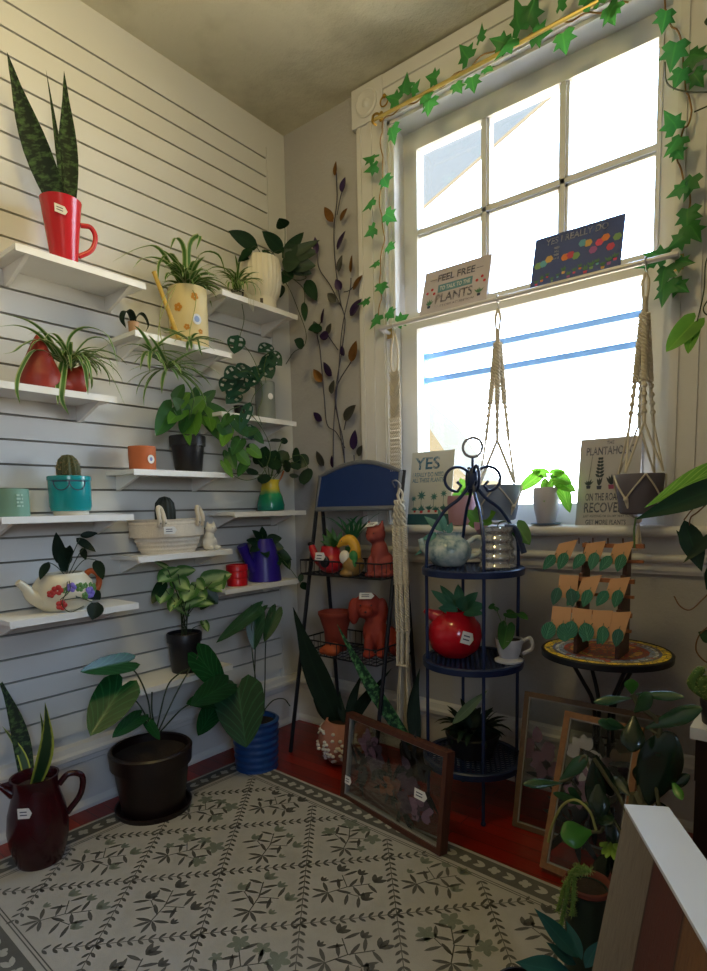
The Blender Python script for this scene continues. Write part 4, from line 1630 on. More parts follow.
# ---- blue pot with a tall leaved monstera
c = V((.245, -.515, 0))
k = mpp(c + V((0, 0, .1)))
t = T('monstera_plant', 'broad leaved monstera in a banded cobalt blue pot near the corner', 'potted plant', c)
prof = []
for i in range(37):
    z = i / 36
    prof.append((.083 + .010 * z + .0022 * math.cos(z * 2 * math.pi * 7), .004 + .195 * z))
pot(t, 'pot_body', c, [(.078, 0)] + prof + [(.088, .205)], M('#1b4580', .3, var=.25, scale=30, name='cobalt_glaze'), .007, .88, 40)
mb = MB()
yy = .25
for b, e, w_, dv, ti in (((258, 609), (216, 643), 16, .03, .1), ((256, 612), (254, 650), 22, .02, .1), ((276, 611), (264, 642), 17, .03, .1), ((238, 688), (246, 748), 56, .10, .1), ((226, 684), (190, 706), 30, .08, .3)):
    leafpx(mb, b, e, 0, yy, w_, 'heart', dv, ti, fold=.14, nseg=10)
mb.build('leaves', leafmat('leaf_deep_green', '#10301c', '#1c4a28', 'veins', .28, .1, '#28603a'), t)
mb = MB()
for pts in ([(258, 714), (257, 690), (252, 650), (252, 614)], [(264, 714), (265, 680), (266, 640), (272, 612)], [(256, 716), (254, 690)], [(254, 714), (255, 660), (256, 612)], [(262, 716), (266, 708), (274, 700), (284, 699), (290, 706)]):
    mb.tube(spl(wpts(pts, 0, yy), 5), .0024, 6)
mb.build('stem', STEM_DARK, t)

# ---- pink pot with raised white blossom, snake plant
c = V((.485, -.245, 0))
k = mpp(c + V((0, 0, .1)))
t = T('snake_plant', 'dark snake plant in a round pink pot with raised white blossoms', 'potted plant', c)
pot(t, 'pot_body', c, [(.06, 0), (.075, .006), (.104, .05), (.112, .095), (.100, .14), (.080, .165), (.078, .172)], M('#b07866', .6, var=.15, name='pink_clay'), .008, .88, 36)
rnd = random.Random(8)
mb = MB()
for i in range(150):
    a, z = rnd.uniform(0, 6.283), rnd.uniform(.015, .14)
    rr = .088 if z < .03 else .108 if z < .06 else .113 if z < .115 else .106
    if z < .05:
        rr = .078 + (z / .05) * .026
    elif z > .10:
        rr = .112 - (z - .095) / .045 * .012
    p = c + V((math.cos(a) * rr, math.sin(a) * rr, z))
    mb.ball(p, (.0085, .0085, .0065), rot=lookrot((math.cos(a), math.sin(a), 0)), seg=8, ring=6)
mb.build('raised_blossoms', M('#d9d2c8', .6, var=.1), t)
for b, e, w_, m_, dv in (((338, 724), (293, 607), 26, L_BLACK, -.15), ((346, 724), (340, 690), 8, L_BLACK, .0), ((348, 724), (363, 672), 10, L_BLACK, .04), ((352, 724), (372, 684), 9, L_BLACK, .05), ((335, 724), (313, 699), 10, L_BLACK, -.02), ((352, 724), (392, 668), 9, L_BLACK, .05)):
    B, E = W(*b, 1, c.y), W(*e, 1, c.y + dv)
    B.z = min(B.z, .16)
    mb = MB()
    pts = [B + (E - B) * (i / 10) + V((-.012 * math.sin(math.pi * i / 10), 0, 0)) for i in range(11)]
    mb.strap(pts, w_ * k, up=V((.8, .6, 0)), fold=.2, prof='snake')
    mb.build('leaf', m_, t)

L_SNAKE_B = leafmat('leaf_snake_lit_tone', '#1c3a2a', '#6aa865', 'snake', transl=.1, rough=.5, spec=.25)  # lighter copy of the snake skin, lit look put into its bands
c = V((.80, -.20, 0))
k = mpp(c + V((0, 0, .1)))
t = T('snake_plant', 'snake plant with a mottled green leaf behind the wide double glass picture', 'potted plant', c)
pot(t, 'pot_body', c, [(.05, 0), (.052, .003), (.066, .12), (.064, .124)], BLACKPOT, .004, .88, 30)
for b, e, w_, m_, dv in (((410, 734), (337, 624), 12, L_SNAKE_B, -.17), ((416, 736), (420, 668), 12, L_BLACK, .05)):
    B, E = W(*b, 1, c.y), W(*e, 1, c.y + dv)
    B.z = min(B.z, .12)
    mb = MB()
    pts = [B + (E - B) * (i / 10) + V((-.02 * math.sin(math.pi * i / 10), 0, 0)) for i in range(11)]
    mb.strap(pts, w_ * k * 1.2, up=V((.8, .6, 0)), fold=.2, prof='snake')
    mb.build('leaf', m_, t)

# ================================================================== A-FRAME STAND
AX0, AX1 = .25, .69


def fy(z):
    return -.33 + .20 * z


def ry(z):
    return -.026 - .072 * z


t = T('chalkboard_stand', 'folding black iron stand with an arched blue chalkboard header and two wire trays', 'plant stand', ((AX0 + AX1) / 2, -.18, 0))
GREYF = M('#74777f', .5, .2, var=.1, name='grey_metal_frame')
tz = 1.17


def lerp(a, b, f):
    return a + (b - a) * f


fl = [V((.25, fy(0), 0)), V((.25, fy(tz), tz))]
fr_ = [V((.688, fy(0), 0)), V((.688, fy(tz), tz))]
rl = [V((.275, ry(0), 0)), V((.262, ry(1.03), 1.03))]
rr_ = [V((.705, ry(0), 0)), V((.677, ry(1.03), 1.03))]
for a in (fl, fr_, rl, rr_):
    mb = MB()
    mb.tube(a, .0085, 8)
    mb.build('leg', STEEL_BLACK, t)
px0, px1 = .258, .680
mb = MB()
hb = [(px0, 1.025), (px1, 1.025)]
archp = []
for i in range(13):
    f = i / 12
    archp.append((px1 + (px0 - px1) * f, 1.165 + .05 * math.sin(math.pi * f)))
outer = hb + archp
mb.prism([V((x, fy(z) - .004, z)) for x, z in outer], (0, -.006, 0))
mb.build('chalkboard', M('#12306c', .5, var=.12, scale=9, name='blue_chalkboard'), t, False)
mb = MB()
ring_ = [V((x, fy(z) - .007, z)) for x, z in outer]
mb.tube(ring_, .0105, 8, closed=True)
mb.build('header_frame', GREYF, t)
HX = W(400, 487, 1, fy(1.1) - .062).x
mb = MB()
mb.tube(spl([V((HX - .055, fy(1.10) - .016, 1.105)), V((HX - .05, fy(1.1) - .04, 1.125)), V((HX - .016, fy(1.1) - .062, 1.128)), V((HX + .002, fy(1.1) - .062, 1.112)), V((HX, fy(1.1) - .06, 1.095))], 5), .0028, 6)
mb.build('hook', M('#c9c9cc', .3, .8), t)


def tray(z0, h, x0, x1, y0, y1):
    m = MB()
    for z in (z0, z0 + h):
        m.tube([V((x0, y0, z)), V((x1, y0, z)), V((x1, y1, z)), V((x0, y1, z))], .0035, 6, closed=True)
    n = 12
    for i in range(n + 1):
        x = x0 + (x1 - x0) * i / n
        m.tube([V((x, y0, z0 + h)), V((x, y0, z0)), V((x, y1, z0)), V((x, y1, z0 + h))], .0018, 5)
    for i in range(1, 6):
        y = y0 + (y1 - y0) * i / 6
        m.tube([V((x0, y, z0 + h)), V((x0, y, z0)), V((x1, y, z0)), V((x1, y, z0 + h))], .0018, 5)
    return m.build('wire_tray', STEEL_BLACK, t)


T1, T2 = .757, .435
tray(T1, .058, .270, .690, -.256, -.085)
tray(T2, .058, .300, .690, -.300, -.055)
T1 += .003
T2 += .003

# figures in the upper tray
y = -.185
c = at_col(331, 571, y)
c.z = T1
k = mpp(c)
t = T('rooster_planter', 'red and black ceramic rooster planter with a fern in the upper wire tray', 'planter', c)
REDC = M('#b3202a', .35, var=.2, name='red_ceramic')
mb = MB()
mb.ball(c + V((0, 0, 11 * k)), (15 * k, 13 * k, 11.5 * k))
mb.lathe([(11 * k, 6 * k), (12 * k, 14 * k), (9.5 * k, 24 * k), (9 * k, 27 * k)], c + V((.0, 0, 0)), 20)
taper(mb, [c + V((-8 * k, 0, 6 * k)), c + V((-19 * k, 0, 14 * k)), c + V((-26 * k, 0, 27 * k))], [5 * k, 4.4 * k, 3.6 * k], 10)
fuse(mb.build('rooster_body', REDC, t), .004, 4)
mb = MB()
mb.ball(c + V((-26 * k, 0, 28 * k)), (3.6 * k, 3.6 * k, 2.4 * k))
mb.build('spout_tip', M('#191a20', .4), t)
mb = MB()
mb.ball(c + V((2 * k, -11.5 * k, 12 * k)), (6 * k, 3 * k, 6 * k))
mb.build('black_patch', M('#191a20', .4), t)
nn = V((.1, -1, .15)).normalized()
tagcard(t, c + V((0, -15.5 * k, 17 * k)), ZUP.cross(nn), V((.2, 0, 1)), .05, .038)
mb = MB()
for b, e, w_, dv in (((333, 546), (322, 534), 6, -.02), ((334, 545), (326, 528), 5, .0), ((336, 545), (332, 527), 5, .0), ((337, 546), (342, 530), 5, .02), ((335, 546), (320, 541), 5, -.04), ((338, 546), (346, 537), 5, -.03), ((336, 547), (330, 538), 7, -.05)):
    leafpx(mb, b, e, 1, y - .01, w_, 'lance', dv)
mb.build('leaves', L_MID, t)
mb = MB()
for i in range(15):
    a = -2.6 + 3.6 * i / 14
    pts = arch(c + V((.09, .035, .11)), math.pi / 2 + a * 1.6, 1.25 - .05 * (i % 4), .17 + .03 * (i % 3), 1.0 + .1 * (i % 3), 7)
    pts = [V((p.x, min(-.095, max(-.2, p.y)), p.z)) for p in pts]
    mb.strap(pts, .015)
mb.lathe([(.012, 0), (.03, .004), (.032, .1), (.03, .11)], c + V((.09, .035, 0)), 16)
t2 = T('fern_plant', 'feathery green fern rising behind the goose figure', 'potted plant', c + V((.09, .035, 0)))
mb.build('fronds', leafmat('leaf_fern', '#23593a', '#37764a', transl=.2), t2)

c = at_col(352, 571, y - .04)
c.z = T1
k = mpp(c)
t = T('goose_figurine', 'ceramic goose with ochre head, white breast and green bow in the upper tray', 'figurine', c)
mb = MB()
mb.ball(c + V((2 * k, 0, 11 * k)), (10.5 * k, 12 * k, 11.5 * k))
mb.ball(c + V((-1 * k, -4 * k, 3 * k)), (9 * k, 10 * k, 4 * k))
fuse(mb.build('goose_body', M('#8a6a35', .5, var=.3, scale=60), t), .004, 3)
mb = MB()
taper(mb, [c + V((3 * k, 0, 17 * k)), c + V((6 * k, -1 * k, 28 * k)), c + V((1 * k, -3 * k, 36 * k)), c + V((-6 * k, -5 * k, 34 * k)), c + V((-12 * k, -7 * k, 29 * k))], [7 * k, 5 * k, 5.4 * k, 4.6 * k, 1.2 * k], 12)
mb.build('neck_and_head', M('#d6a02c', .4, var=.15), t)
mb = MB()
mb.ball(c + V((-3 * k, -7.5 * k, 19 * k)), (6 * k, 4.5 * k, 7 * k))
mb.build('breast', M('#e0d8cc', .5), t)
mb = MB()
mb.ball(c + V((7 * k, -6 * k, 20 * k)), (5 * k, 3.2 * k, 6 * k))
mb.ball(c + V((9 * k, -7 * k, 14 * k)), (2.4 * k, 2 * k, 5 * k))
mb.build('bow', M('#2f7a3d', .5), t)
mb = MB()
mb.ball(c + V((-5 * k, -9.4 * k, 35 * k)), .0022, seg=8, ring=6)
mb.build('eye', INK, t)


def figure(t, c, k, mat, balls, cones=(), vox=.004, turn=0.0):
    m = MB()
    Q = Matrix.Rotation(R(turn), 3, 'Z')
    for (x, y_, z), r in balls:
        m.ball(c + Q @ (V((x, y_, z)) * k), tuple(q * k for q in r), rot=Q)
    for (x, y_, z), r0, h, ax in cones:
        m.lathe([(r0 * k, 0), (r0 * .55 * k, h * .5 * k), (.4 * k, h * k)], c + V((x, y_, z)) * k, 10, axis=ax)
    return fuse(m.build('figure_body', mat, t), vox, 4)


c = at_col(381, 577, y)
c.z = T1
k = mpp(c)
t = T('cat_figurine', 'sitting terracotta cat figure with a paper tag on its head', 'figurine', c)
CATR = M('#8c3a30', .7, var=.15, name='terracotta_rose')
figure(t, c, k, CATR, [((2, 2, 12), (12, 12, 13)), ((0, -2, 24), (9, 9, 14)), ((-3, -4, 42), (10.5, 9.5, 9.5)), ((-3, -12, 39), (5, 4, 4)), ((-6, -9, 10), (3.6, 4, 12)), ((2, -9, 10), (3.6, 4, 12)), ((-6, -12, 2.5), (4, 5, 2.6)), ((2, -12, 2.5), (4, 5, 2.6)), ((11, -2, 4), (5, 9, 4)), ((9, -9, 3), (8, 3.4, 3))],
       [((-9.5, -4, 48), 4, 9, (-.15, 0, 1)), ((4, -4, 48), 4, 9, (.2, 0, 1))], .0045)
mb = MB()
for x in (-7.5, 1):
    mb.ball(c + V((x, -12.6, 43.5)) * k, .0032, seg=8, ring=6)
mb.build('eye', M('#4d1d1a', .6), t)
tagcard(t, c + V((-4, -8, 52)) * k, V((1, 0, .1)), V((0, .8, .5)), .055, .03)

# lower tray
y = -.20
c = at_col(336, 640, y)
c.z = T2
k = mpp(c)
t = T('flared_pot', 'flared terracotta pot standing beside the dog figure in the lower tray', 'pot', c)
k *= 1.12
pot(t, 'pot_body', c, [(9 * k, 0), (9.6 * k, .003), (10.5 * k, 18 * k), (14.5 * k, 31 * k), (15.6 * k, 32.5 * k), (15.4 * k, 35 * k)], TERRA_RED, .005, .3, soil_mat=False)
c = at_col(331, 652, y - .085)
c.z = T2
k = mpp(c)
t = T('snail_figurine', 'low orange clay figure lying in front of the flared pot', 'figurine', c)
figure(t, c, k, M('#a4481f', .7, var=.2), [((0, 0, 6), (11, 7, 6.5)), ((-9, -1, 4), (5, 4.5, 4)), ((4, 1, 9), (6, 5, 5))])
c = at_col(378, 658, y + .055)
c.z = T2
k = mpp(c)
k *= 1.05
t = T('dog_figurine', 'terracotta spaniel planter with drooping ears and a paper tag', 'figurine', c)
figure(t, c, k, M('#8e2f20', .75, var=.18, name='terracotta_dog'), [((4, 6, 13), (17, 14, 14)), ((-2, -3, 21), (12, 11, 17)), ((-9, -2, 46), (13, 11.5, 13)), ((-10, -13, 42), (6.5, 7, 5.5)), ((-22, -3, 41), (5.5, 6, 13)), ((5, -3, 41), (5.5, 6, 13)), ((-8, -13, 10), (4.6, 5, 13)), ((4, -13, 10), (4.6, 5, 13)), ((-8, -18, 3), (6, 7, 3.4)), ((5, -18, 3), (6, 7, 3.4)), ((18, -6, 5), (7, 10, 6)), ((21, 2, 12), (7, 8, 11))], vox=.0045, turn=34)
mb = MB()
Q = Matrix.Rotation(R(34), 3, 'Z')
for x in (-15, -5):
    mb.ball(c + Q @ V((x, -12.6, 48)) * k, .0035, seg=8, ring=6)
mb.ball(c + Q @ V((-10, -19.6, 43)) * k, (.006, .005, .004), seg=8, ring=6)
mb.build('eyes_and_nose', M('#3c1512', .5), t)
tagcard(t, c + Q @ V((-9, -10.5, 56.6)) * k, Q @ V((1, 0, 0)), Q @ V((0, .7, .5)), .06, .035)

# ---- long macrame hanging from the stand's hook
def cordline(m, pts, r, kseg=6):
    m.tube(spl(pts, kseg), r, 5)


def twist(m, top, length, rad, turns, strands=3, r=.004, lean=V((0, 0, 0))):
    for s_ in range(strands):
        pts = []
        n = int(turns * 10)
        for i in range(n + 1):
            f = i / n
            a = 2 * math.pi * (turns * f + s_ / strands)
            pts.append(top + lean * f + V((math.cos(a) * rad, math.sin(a) * rad, -length * f)))
        m.tube(pts, r, 5)


hp = V((HX, fy(1.1) - .062, 1.093))
t = T('macrame_hanger', 'folded cream macrame hanger hanging down the side of the black stand', 'macrame', hp)
mb = MB()
mb.tube(spl([hp + V((0, 0, .004)), hp + V((.012, 0, -.02)), hp + V((0, 0, -.045)), hp + V((-.012, 0, -.02))], 5), .005, 6, closed=True)
mb.build('loop', CORD, t)
mb = MB()
low = V((.0, .0, 0))
for i, (dx, dy) in enumerate(((-.018, -.012), (.004, -.016), (.018, .0), (-.004, .012), (-.022, .004), (.026, -.012))):
    top = hp + V((dx * .5, dy, -.04))
    tw = .008
    twist(mb, top, .10, .006, 2, 2, .0045, V((dx * .5, 0, 0)))
    twist(mb, hp + V((dx, dy, -.14)), .22, tw, 7 + i % 3, 3, .0045, V((.006, low.y * .3, 0)))
    twist(mb, hp + V((dx + .006, dy + low.y * .3, -.36)), .18, tw * .8, 5, 3, .004, V((.004, low.y * .3, 0)))
    twist(mb, hp + V((dx + .010, dy + low.y * .6, -.54)), .14, .004, 2, 3, .004, V((-.004, low.y * .2, 0)))
mb.build('braided_cords', CORD, t)
mb = MB()
rnd = random.Random(2)
for i in range(26):
    a = rnd.uniform(0, 6.28)
    q = hp + V((.010 + math.cos(a) * .018, low.y * .8 + math.sin(a) * .016, -.665))
    e = q + V((math.cos(a) * .012, math.sin(a) * .012, -rnd.uniform(.25, .32)))
    mb.tube([q, (q + e) / 2 + V((rnd.uniform(-.006, .006), 0, 0)), e], .0024, 4)
mb.ring(hp + V((.010, low.y * .8, -.675)), .020, .006, (0, 0, 1))
mb.build('fringe', CORD, t)

# ================================================================== ROUND IRON ETAGERE
EC, ER = V((1.066, -.258, 0)), .154
PA = [R(a) for a in (-50, 40, 130, 220)]
t = T('etagere_stand', 'tall round dark blue iron etagere with scrolled top and ring finial', 'plant stand', EC)
SZ = [.172, .513, .822]


def ep(a, r, z):
    return V((EC.x + math.cos(a) * r, EC.y + math.sin(a) * r, z))


for a in PA:
    mb = MB()
    mb.tube(spl([ep(a, ER, 0), ep(a, ER, .3), ep(a, ER, .6), ep(a, ER, .86), ep(a, ER * .93, .93), ep(a, ER * .62, 1.01), ep(a, ER * .3, 1.05), ep(a, ER * .1, 1.09), ep(a, .010, 1.13)], 6), .0058, 8)
    mb.ball(ep(a, ER, .006), .009, seg=10, ring=6)
    mb.build('post', NAVY_IRON, t)
    mb = MB()
    cc = ep(a, .050, 1.115)
    rad = V((math.cos(a), math.sin(a), 0))
    pts = [cc + rad * (-.042 * math.cos(u)) + ZUP * (.040 * math.sin(u)) for u in [R(-20) + R(290) * i / 22 for i in range(23)]]
    pts.append(cc + rad * (-.012) + ZUP * (-.022))
    pts.append(cc + rad * (.002) + ZUP * (-.008))
    mb.tube(pts, .0050, 7)
    mb.build('scroll', NAVY_IRON, t)
mb = MB()
mb.lathe([(.012, 1.085), (.018, 1.095), (.018, 1.135), (.010, 1.145), (.005, 1.15), (.004, 1.185)], EC, 14)
mb.build('hub', NAVY_IRON, t)
mb = MB()
mb.ring(EC + V((0, 0, 1.218)), .031, .0048, camdir(EC), 32, 8)
mb.build('ring_finial', M('#8f8a86', .35, .7, var=.1), t)
for z in SZ:
    mb = MB()
    mb.lathe([(ER - .008, z - .020), (ER + .014, z - .020), (ER + .016, z), (ER + .011, z + .004), (ER - .004, z + .002), (ER - .008, z - .020)], EC, 48, cap=False)
    n = 19
    for i in range(1, n):
        u = -ER + 2 * ER * i / n
        h = math.sqrt(max(0, ER * ER - u * u)) - .004
        q1, q2 = V((math.cos(.5), math.sin(.5), 0)), V((-math.sin(.5), math.cos(.5), 0))
        for A, B in ((q1, q2), (q2, q1)):
            mb.obox(EC + A * u + ZUP * (z - .004), B * h, A * .0036, ZUP * .0016)
    mb.build('mesh_shelf', NAVY_IRON, t)
S0, S1, S2 = [z + .0012 for z in SZ]

# top tier: teapot and ribbed carafe
c = V((.980, -.265, S2 + .002))
k = mpp(c)
t = T('glazed_teapot', 'pale blue mottled teapot on the top tier of the iron etagere', 'teapot', c)


def mottled():
    g = NT('mottled_blue_glaze')
    b = g.bsdf(None, .25)
    g.l(g.ramp(g.noise(26, 4, .6), [(.35, lin('#5f7a86')), (.5, lin('#9fb0ae')), (.68, lin('#c9cfc9'))]), b.inputs['Base Color'])
    g.l(b.outputs[0], g.out.inputs[0])
    return g.mat


MOT = mottled()
pot(t, 'teapot_body', c, [(13 * k, 0), (15 * k, .003), (21.5 * k, 9 * k), (22.5 * k, 16 * k), (19 * k, 24 * k), (13 * k, 28 * k), (12 * k, 31 * k), (13 * k, 33 * k)], MOT, .004, .9, 36)
rt = ZUP.cross(camdir(c))
mb = MB()
mb.tube(spl([c + rt * (19 * k) + ZUP * (23 * k), c + rt * (28 * k) + ZUP * (28 * k), c + rt * (34 * k) + ZUP * (22 * k), c + rt * (30 * k) + ZUP * (12 * k), c + rt * (20 * k) + ZUP * (8 * k)], 5), 2.6 * k, 10)
mb.build('handle', M('#c3cdd0', .3, var=.05), t)
mb = MB()
mb.tube(spl([c - rt * (18 * k) + ZUP * (12 * k), c - rt * (25 * k) + ZUP * (18 * k), c - rt * (28 * k) + ZUP * (27 * k)], 5), [5 * k] * 3 + [4 * k] * 4 + [3 * k] * 4, 12)
mb.build('spout', MOT, t)
mb = MB()
for b, e, w_, dv in (((442, 534), (420, 540), 8, -.03), ((444, 532), (424, 516), 9, .0), ((446, 532), (438, 508), 8, .01), ((448, 534), (452, 522), 7, .02), ((444, 536), (414, 556), 8, -.05)):
    leafpx(mb, b, e, 1, c.y, w_, 'lance', dv)
mb.build('leaves', leafmat('leaf_grey_green', '#3e6a5c', '#5f8d78', transl=.3), t)

c = V((1.158, -.265, S2 + .002))
k = mpp(c)
t = T('ribbed_carafe', 'ribbed clear glass carafe with a dark strap handle on the iron etagere', 'jug', c)
prof = [(17 * k, 0)]
for i in range(25):
    z = i / 24
    prof.append(((17.5 - 3.2 * z + 1.0 * math.cos(z * 2 * math.pi * 4)) * k, (2 + 36 * z) * k))
pot(t, 'carafe_body', c, prof + [(15 * k, 41 * k)], M('#c9c8c6', .1, .3, var=.2, scale=12, trans=.6, name='clear_ribbed_glass'), .003, .3, 36, soil_mat=False)
rt = ZUP.cross(camdir(c))
mb = MB()
P_ = [c + rt * (6 * k) + ZUP * (41 * k), c + rt * (15 * k) + ZUP * (40 * k), c + rt * (20 * k) + ZUP * (30 * k), c + rt * (25 * k) + ZUP * (15 * k)]
mb.strap(spl(P_, 5), 12 * k, up=camdir(c), fold=0)
mb.tube(spl([p + rt * .002 for p in P_], 5), 3 * k, 8)
mb.build('handle', M('#27324e', .4, var=.1), t)
# small plant behind them
c = V((1.09, -.155, S2 + .002))
k = mpp(c)
t = T('variegated_plant', 'small pink and green variegated plant behind the ribbed carafe', 'potted plant', c)
pot(t, 'pot_body', c, [(8 * k, 0), (9 * k, .002), (11 * k, 20 * k), (10.6 * k, 21 * k)], M('#4a3f4c', .5), .003, .88, 24)
mb = MB()
for b, e, w_, dv in (((480, 522), (466, 510), 12, -.02), ((480, 520), (476, 506), 12, .0), ((482, 520), (496, 512), 13, -.02), ((484, 522), (492, 524), 11, -.03), ((478, 524), (468, 524), 10, -.03)):
    leafpx(mb, b, e, 1, c.y, w_, 'ovate', dv)
mb.build('leaves', L_BRIGHT, t)
mb = MB()
for b, e, w_, dv in (((480, 530), (474, 522), 8, -.04), ((482, 532), (488, 526), 7, -.04), ((478, 534), (484, 528), 7, -.05)):
    leafpx(mb, b, e, 1, c.y, w_, 'ovate', dv)
mb.build('pink_leaves', M('#d9a8ae', .5), t)
mb = MB()
leafpx(mb, (517, 526), (530, 545), 1, c.y - .06, 20, 'heart', -.02)
mb.build('round_leaf', L_MID, t)
mb = MB()
mb.tube(spl([c + ZUP * (20 * k), W(500, 522, 1, c.y - .03), W(517, 527, 1, c.y - .06)], 5), .0015, 5)
mb.build('stem', STEM, t)

# middle tier: red globe pitcher, white cup
c = V((1.005, -.27, S1 + .001))
k = mpp(c)
t = T('aloe_plant', 'broad green leaves in a glossy red globe pitcher on the middle tier', 'potted plant', c)
pot(t, 'pitcher_body', c, [(10 * k, 0), (16 * k, .003), (24 * k, 9 * k), (27 * k, 21 * k), (25 * k, 32 * k), (18 * k, 41 * k), (12 * k, 44 * k), (12.5 * k, 46 * k)], M('#b51020', .15, var=.08, name='scarlet_glaze'), .005, .9, 40)
rt = ZUP.cross(camdir(c))
mb = MB()
taper(mb, [c - rt * (13 * k) + ZUP * (37 * k), c - rt * (22 * k) + ZUP * (41 * k), c - rt * (30 * k) + ZUP * (46 * k)], [9 * k, 6 * k, 2.4 * k])
mb.build('spout', M('#b5303a', .3, var=.25), t)
nn = (camdir(c) + rt * .5).normalized()
tagcard(t, c + nn * (26.6 * k) + ZUP * (23 * k), ZUP.cross(nn) + V((0, 0, -.35)), ZUP + ZUP.cross(nn) * .3, .046, .04)
mb = MB()
for b, e, w_, dv in (((455, 608), (431, 590), 10, -.02), ((457, 607), (440, 585), 10, .01), ((460, 607), (458, 584), 11, .03), ((462, 608), (478, 592), 12, .0), ((464, 609), (486, 606), 13, -.03), ((458, 610), (438, 608), 11, -.06), ((460, 610), (466, 596), 14, -.04), ((462, 611), (484, 614), 10, -.06)):
    leafpx(mb, b, e, 1, c.y, w_, 'ovate', dv)
mb.build('leaves', leafmat('leaf_cool_green', '#2f5f48', '#4f8a66', transl=.25), t)
c = V((W(509, 660, 1, -.235).x, -.235, S1 + .001))
k = mpp(c)
t = T('potted_vine', 'round leaved vine cutting in a white footed teacup on the middle tier', 'potted plant', c)
pot(t, 'cup_body', c, [(14 * k, 0), (14 * k, 2 * k), (9 * k, 4 * k), (11 * k, 9 * k), (13 * k, 18 * k), (13.4 * k, 23 * k)], M('#c9c9cf', .3, var=.04, name='white_china'), .003, .9, 32)
rt = ZUP.cross(camdir(c))
mb = MB()
mb.tube(spl([c + rt * (12 * k) + ZUP * (20 * k), c + rt * (20 * k) + ZUP * (24 * k), c + rt * (22 * k) + ZUP * (14 * k), c + rt * (13 * k) + ZUP * (8 * k)], 5), 1.9 * k, 8)
mb.build('handle', M('#c9c9cf', .3, var=.04), t)
mb = MB()
for b, e, w_, dv in (((507, 626), (503, 650), 19, -.07), ((507, 613), (517, 618), 11, -.02), ((520, 614), (528, 620), 9, -.02), ((494, 606), (488, 608), 7, .0), ((498, 610), (493, 607), 5, .0)):
    leafpx(mb, b, e, 1, c.y, w_, 'heart', dv)
mb.build('leaves', L_MID, t)
mb = MB()
for pts in ([(506, 648), (505, 635), (508, 626)], [(508, 648), (505, 630), (507, 614), (520, 614)], [(505, 648), (502, 625), (495, 606)]):
    mb.tube(spl(wpts(pts, 1, c.y - .005), 5), .0015, 5)
mb.build('stem', STEM, t)

# bottom tier: dark plant
c = V((1.066, -.258, S0 + .001))
k = mpp(c)
t = T('succulent_plant', 'bushy dark green plant in a black bowl on the lowest etagere tier', 'potted plant', c)
pot(t, 'pot_body', c, [(18 * k, 0), (20 * k, .003), (27 * k, 22 * k), (26 * k, 23 * k)], BLACKPOT, .004, .9, 30)
mb = MB()
rnd = random.Random(12)
for i in range(60):
    a = rnd.uniform(0, 6.283)
    p0 = c + V((math.cos(a) * .03, math.sin(a) * .03, .08))
    pts = arch(p0, a, rnd.uniform(.3, 1.35), rnd.uniform(.07, .125), rnd.uniform(.5, 1.8), 6)
    pts = [V((p.x, min(p.y, -.06), max(p.z, S0 + .012))) for p in pts]
    mb.strap(pts, .024, fold=.15)
mb.build('leaves', L_BLACK, t)
mb = MB()
for b, e, w_, dv in (((452, 724), (488, 690), 11, -.02),):
    leafpx(mb, b, e, 1, c.y - .10, w_, 'lance', dv)
mb.build('mottled_leaf', leafmat('leaf_grey_mottled', '#3f5a3f', '#7b8f72', transl=.2), t)

# ================================================================== MOSAIC TABLE
TC, TR_, TZ = V((1.480, -.2, 0)), .184, .586
t = T('mosaic_table', 'round mosaic side table with a yellow rim and thin black curved legs', 'table', TC)


